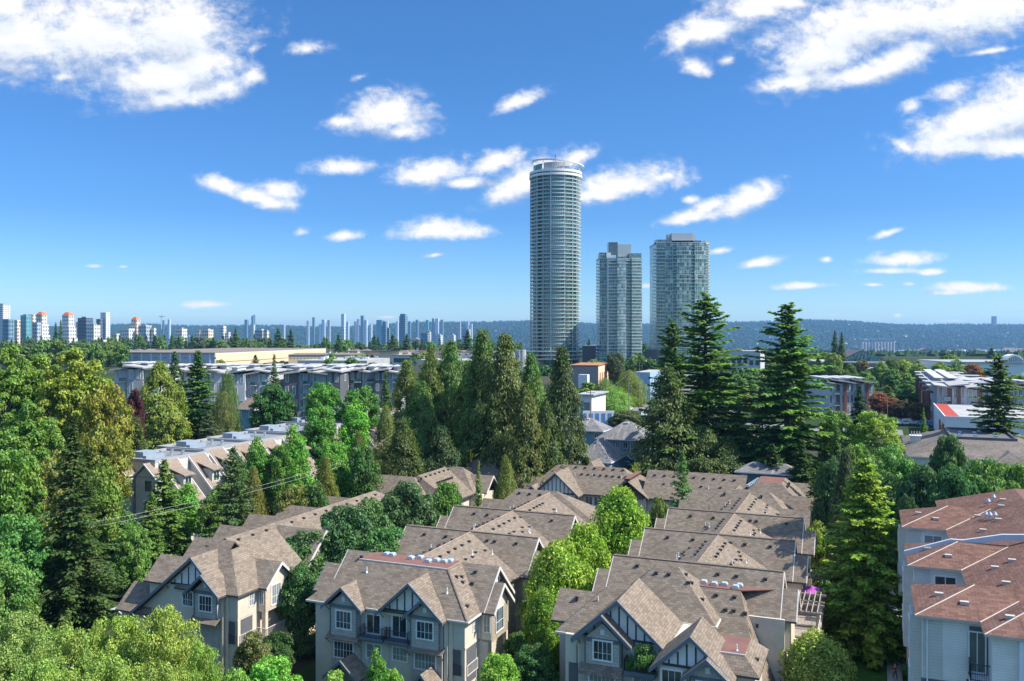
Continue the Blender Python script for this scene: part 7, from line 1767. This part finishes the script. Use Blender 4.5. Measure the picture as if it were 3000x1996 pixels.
sheet('lawn_by_terrace', strip((-47, 55), (-47, 92), 10), .03, plain('sunny_lawn', (.16, .24, .04), .95, .1, .2)); sheet('terrace_path', strip((-48, 60), (-44, 90), 2.2), .06, PAVE)
sheet('parking_lane', strip((-47, -20), (-46, 40), 8), .03, ASPH)
sheet('yard', strip(gat(1200, 1062, 11), gat(1560, 1075, 11), 60), .06, plain('sandy_yard', (.55, .43, .28), .95, var=.08))

# fence along the footpath
fn = Bld('board_fence', 'brown board fence between the shaded footpath and the golden hedge', 'fence', 33.1, 34)
for k in range(16):
    p_ = fn.mb(); y = 22 + k * 1.8; p_.box(33.05, 33.13, y, y + 1.74, 0, 1.7); fn.put(p_, 'panel', plain('fence_wood', (.16, .11, .08), .9) if k == 0 else bpy.data.materials['fence_wood'])
    p_ = fn.mb(); p_.box(33.02, 33.16, y + 1.74, y + 1.84, 0, 1.85); fn.put(p_, 'post', WOODG)
# cars
def make_car(col, label, x, y, rz, proto=[None], group='cars parked and driving'):
    m_ = plain('car_paint_%s' % len(bpy.data.materials), col, .25, .6, var=.02)
    body = MB(); prof = [(-2.2, .35), (-2.25, .8), (-2.0, .95), (-1.5, 1.0), (-.95, 1.42), (.55, 1.45), (1.2, 1.0), (2.0, .88), (2.25, .7), (2.2, .35)]
    body.prism([(a, -.88, z) for a, z in prof], (0, 1.76, 0))
    gl = MB(); gl.prism([(-1.35, -.89, 1.0), (-.93, -.89, 1.36), (.5, -.89, 1.38), (1.0, -.89, 1.0)], (0, 1.78, 0))
    root = empty('parked_car', (x, y, ground_z(x, y) + .08), rz); tag(root, label, 'car', group)
    body.build('body', m_, root); gl.build('side_glass', GLASS_TD, root)
    ws = MB(); ws.prism([(1.22, -.7, .99), (.58, -.7, 1.44), (.6, -.7, 1.46), (1.25, -.7, 1.01)], (0, 1.4, 0)); ws.prism([(-1.52, -.7, 1.0), (-.97, -.7, 1.42), (-.99, -.7, 1.45), (-1.55, -.7, 1.02)], (0, 1.4, 0)); ws.build('windscreen', GLASS_TD, root)
    for a in (-1.4, 1.4):
        for s in (-.9, .72): w_ = MB(); w_.bar((a, s, .34), (a, s + .2, .34), .33, n=12); w_.build('wheel', RAIL, root)
def carpx(u, v, z, col, label, rz=0.0):
    x, y = at(u, v, z); make_car(col, label, x, y, rz)
carpx(352, 1795, 1.0, (.5, .6, .65), 'pale blue car under the tallest dark spruce', -.4); carpx(385, 1700, 1.0, (.7, .7, .7), 'white car behind the dark pointed fir at the left house', -.4); carpx(330, 1745, 1, (.2, .25, .35), 'dark blue car under the tallest dark spruce', -.4)
carpx(1843, 1195, 10, (.6, .62, .66), 'silver car on the street by the round olive tree', 1.2); carpx(1888, 1212, 10, (.65, .7, .75), 'white car at the street corner beside the dark shaggy fir', 1.3)
carpx(2708, 1242, 9.5, (.05, .25, .6), 'bright blue car parked left of the white flat-roofed building', .3); carpx(2738, 1244, 9.5, (.04, .15, .5), 'dark blue car parked against the white flat-roofed building', .3); carpx(2650, 1240, 9.5, (.7, .7, .7), 'white car in the pale car park on the right', .2)
carpx(366, 1066, 13.5, (.3, .45, .6), 'blue car on the roof deck behind the left low-rise', 0)
for i in range(5): carpx(740 + i * 22, 1066, 12, [(.1, .1, .12), (.12, .12, .15), (.5, .06, .05), (.6, .6, .6), (.1, .15, .3)][i], ['black car parked by the warehouse, first from the left', 'dark grey car parked by the warehouse', 'red car parked by the warehouse', 'silver car parked by the warehouse', 'navy car parked by the warehouse'][i], 0)
for i in range(5): carpx(2150 + i * 22, 1105 + i, 11, [(.7, .7, .7), (.6, .6, .62), (.1, .1, .1), (.75, .75, .75), (.3, .05, .05)][i], ['white car glimpsed beside the tallest fir, first', 'grey car glimpsed beside the tallest fir', 'black car glimpsed beside the tallest fir', 'second white car glimpsed beside the tallest fir', 'dark red car glimpsed beside the tallest fir'][i], 0)
# utility poles and wires
def pole(label, u, vb, d, h, arm=1.2):
    x = (u - 1500) * d / K; z0 = ground_z(x, d)
    o = Bld('utility_pole', label, 'utility pole', 0, 0, 'utility poles'); o.root.location = (x, d, z0)
    m = MB(); m.cyl(0, 0, -.5, h, .16, 8, 0, .11); o.put(m, 'pole', BARKP); m = MB(); m.box(-arm, arm, -.06, .06, h - .8, h - .65); o.put(m, 'crossarm', BARKP)
    m = MB(); [m.cyl(a, 0, h - .65, h - .45, .05, 6) for a in (-arm + .1, 0, arm - .1)]; o.put(m, 'insulators', GREYP)
    return Vector((x, d, z0 + h - .5))
def wire(label, p, q, sag=.8, r=.016, group='overhead wires'):
    m = MB(); pts = [p.lerp(q, k / 14) - Vector((0, 0, sag * 4 * (k / 14) * (1 - k / 14))) for k in range(15)]
    for a, b_ in zip(pts[:-1], pts[1:]): m.bar(a, b_, r, n=3)
    o = m.build('power_line', plain('wire_metal', (.3, .3, .3), .5) if 'wire_metal' not in bpy.data.materials else bpy.data.materials['wire_metal']); tag(o, label, 'wire', group)
pa = pole('near wooden utility pole beside the white hoarding', 1730, 1240, 236, 13); pb = pole('wooden utility pole in front of the yellow-green trees', 1842, 1190, 292, 15); pc = pole('tall grey utility pole at the street verge', 1873, 1176, 310, 17)
pd_ = pole('thin utility pole between the slope-roofed terrace and the cedars', 1043, 1400, 150, 16)
wire('overhead wire from the near pole to the pole at the yellow-green trees', pa, pb, 1.5); wire('lower overhead wire from the near pole into the willow', pa - Vector((0, 0, 4)), pb - Vector((0, 0, 8)), 1.0)
L0 = Vector(atd(-60, 1585, 100)); 
for dz, lb_ in ((0, 'upper overhead wire crossing the left trees towards the thin pole'), (-.6, 'lower overhead wire crossing the left trees towards the thin pole')): wire(lb_, L0 + Vector((0, 0, dz)), pd_ + Vector((0, 0, dz)), 1.2, .018)
wire('overhead wire from the thin pole into the central cedars', pd_, Vector(atd(1190, 1240, 160)), .4)

# rooftop and street lamps, skipped where the photo shows none; the walking person
PR = W(38.75, 24.4)
root = empty('person', (PR.x, PR.y, .05), R(10)); tag(root, 'person in a red top and blue jeans walking on the pale walkway', 'person')
def skin(name, verts, edges, radii, mat_, parent, sub=1):
    me = bpy.data.meshes.new(name); me.from_pydata(verts, edges, []); o = bpy.data.objects.new(name, me); COL.objects.link(o); o.parent = parent
    sm = o.modifiers.new('skin', 'SKIN'); 
    if not me.skin_vertices: bpy.context.view_layer.objects.active = o; bpy.ops.mesh.customdata_skin_add() if False else None
    for v, r_ in zip(me.skin_vertices[0].data, radii): v.radius = (r_, r_)
    me.skin_vertices[0].data[0].use_root = True
    s2 = o.modifiers.new('sub', 'SUBSURF'); s2.levels = sub; s2.render_levels = sub; me.materials.append(mat_); return o
SKIN_M = plain('skin', (.45, .27, .19), .6); RED_M = plain('red_cloth', (.42, .04, .045), .8); JEAN = plain('blue_denim', (.06, .11, .22), .85); HAIR = plain('dark_hair', (.03, .018, .012), .7)
bv = [(0, 0, .95), (0, 0, 1.15), (0, 0, 1.40), (0, -.01, 1.52), (0, -.02, 1.60), (0, -.015, 1.70), (.17, 0, 1.38), (.24, .06, 1.12), (.23, -.02, .90), (-.17, 0, 1.38), (-.24, -.06, 1.12), (-.23, -.14, .92), (.09, 0, .92), (.10, -.12, .50), (.10, -.20, .08), (.10, -.32, .04), (-.09, 0, .92), (-.10, .08, .50), (-.10, .26, .12), (-.10, .17, .05), (.24, -.05, .82), (-.23, -.2, .85)]
be = [(0, 1), (1, 2), (2, 3), (3, 4), (4, 5), (2, 6), (6, 7), (7, 8), (8, 20), (2, 9), (9, 10), (10, 11), (11, 21), (0, 12), (12, 13), (13, 14), (14, 15), (0, 16), (16, 17), (17, 18), (18, 19)]
br_ = [.14, .12, .13, .055, .09, .085, .06, .045, .032, .06, .045, .032, .085, .06, .042, .03, .085, .06, .042, .03, .03, .03]
import bmesh
def skinned(name, verts, edges, radii, mat_, parent, sub=2):
    bm = bmesh.new(); sl = bm.verts.layers.skin.verify(); vs = [bm.verts.new(v) for v in verts]
    for e in edges: bm.edges.new((vs[e[0]], vs[e[1]]))
    for v, r_ in zip(vs, radii): v[sl].radius = (r_, r_)
    vs[0][sl].use_root = True
    me = bpy.data.meshes.new(name); bm.to_mesh(me); bm.free(); me.materials.append(mat_)
    o = bpy.data.objects.new(name, me); COL.objects.link(o); o.parent = parent; o.modifiers.new('skin', 'SKIN'); s2 = o.modifiers.new('sub', 'SUBSURF'); s2.levels = 1; s2.render_levels = sub
    return o
skinned('body', bv, be, br_, SKIN_M, root)
skinned('top', [(0, 0, .98), (0, 0, 1.15), (0, 0, 1.40), (.18, 0, 1.38), (.245, .05, 1.14), (-.18, 0, 1.38), (-.245, -.05, 1.14)], [(0, 1), (1, 2), (2, 3), (3, 4), (2, 5), (5, 6)], [.155, .14, .145, .075, .06, .075, .06], RED_M, root)
skinned('jeans', [(0, 0, .96), (.09, 0, .90), (.10, -.12, .50), (.10, -.19, .14), (-.09, 0, .90), (-.10, .08, .50), (-.10, .24, .18)], [(0, 1), (1, 2), (2, 3), (0, 4), (4, 5), (5, 6)], [.15, .10, .075, .06, .10, .075, .06], JEAN, root)
skinned('hair', [(0, .02, 1.72), (0, .06, 1.62), (0, .09, 1.42)], [(0, 1), (1, 2)], [.098, .10, .06], HAIR, root)
for ex_ in (.035, -.035): m = MB(); m.cyl(ex_, -.115, 1.655, 1.665, .012, 6); m.build('eye', HAIR, root)

cpal = [(.7, .7, .7), (.55, .57, .6), (.08, .08, .09), (.3, .04, .04), (.05, .1, .25), (.2, .21, .22)]; cnm = ['white', 'silver', 'black', 'dark red', 'navy', 'grey']
cbase = {}
def far_car(i, a_, b_, rz, label, group):
    p = W(a_, b_)
    if i not in cbase:
        make_car(cpal[i], label, p.x, p.y, rz, group=group); cbase[i] = [o for o in COL.objects if o.name.startswith('parked_car')][-1]; return
    src = cbase[i]; r_ = src.copy(); COL.objects.link(r_); r_.location = (p.x, p.y, ground_z(p.x, p.y) + .08); r_.rotation_euler = (0, 0, rz); tag(r_, label, 'car', group)
    for ch in src.children: c_ = ch.copy(); COL.objects.link(c_); c_.parent = r_
    return r_
for k in range(26):
    a_, b_ = gat(2600 + (k % 13) * 26, 1205 if k < 13 else 1222, 9); i = rs.randint(0, 6)
    far_car(i, a_, b_, 1.2, '%s car in the rows of the pale car park on the right' % cnm[i], '%s cars in the right car park' % cnm[i])
for k in range(12):
    a_, b_ = gat(2130 + k * 24, 1180 + rs.randint(0, 3) * 12, 10); i = rs.randint(0, 6)
    far_car(i, a_, b_, .1, '%s car on the street behind the two biggest firs' % cnm[i], '%s cars behind the two biggest firs' % cnm[i])
sheet('far_street', strip(gat(2080, 1190, 10), gat(2560, 1205, 10), 16), .05, ROADM)
for k, (u, v) in enumerate([(1905, 1210), (2600, 1232), (2700, 1210), (2200, 1195)]):
    x, y = at(u, v, 9.5); o = Bld('street_lamp', ['street lamp at the corner behind the dark shaggy fir', 'street lamp at the near side of the pale car park', 'street lamp at the far side of the pale car park', 'street lamp seen between the two biggest firs'][k], 'street lamp', 0, 0, 'street lamps'); o.root.location = (x, y, ground_z(x, y))
    m = MB(); m.cyl(0, 0, 0, 8, .09, 8, 0, .06); m.bar((0, 0, 8), (1.6, 0, 8.3), .05); o.put(m, 'pole', METAL); m = MB(); m.box(1.4, 2.1, -.15, .15, 8.22, 8.36); o.put(m, 'lamp_head', GREYP)

# ================================================================== haze: one even box of air
hz = MB(); hz.box(-9600, 9600, -150, 14200, -130, 190)
m = bpy.data.materials.new('air'); m.use_nodes = True; t = NT(m.node_tree); m.node_tree.nodes.clear()
pv = t.n('ShaderNodeVolumePrincipled'); pv.inputs['Color'].default_value = (.30, .60, 1.0, 1); pv.inputs['Density'].default_value = .00006
pv.inputs['Anisotropy'].default_value = 0.2
oo = t.n('ShaderNodeOutputMaterial'); t.l(pv.outputs[0], oo.inputs['Volume'])
m.cycles.homogeneous_volume = True
ho = hz.build('haze', m); ho['kind'] = 'stuff'
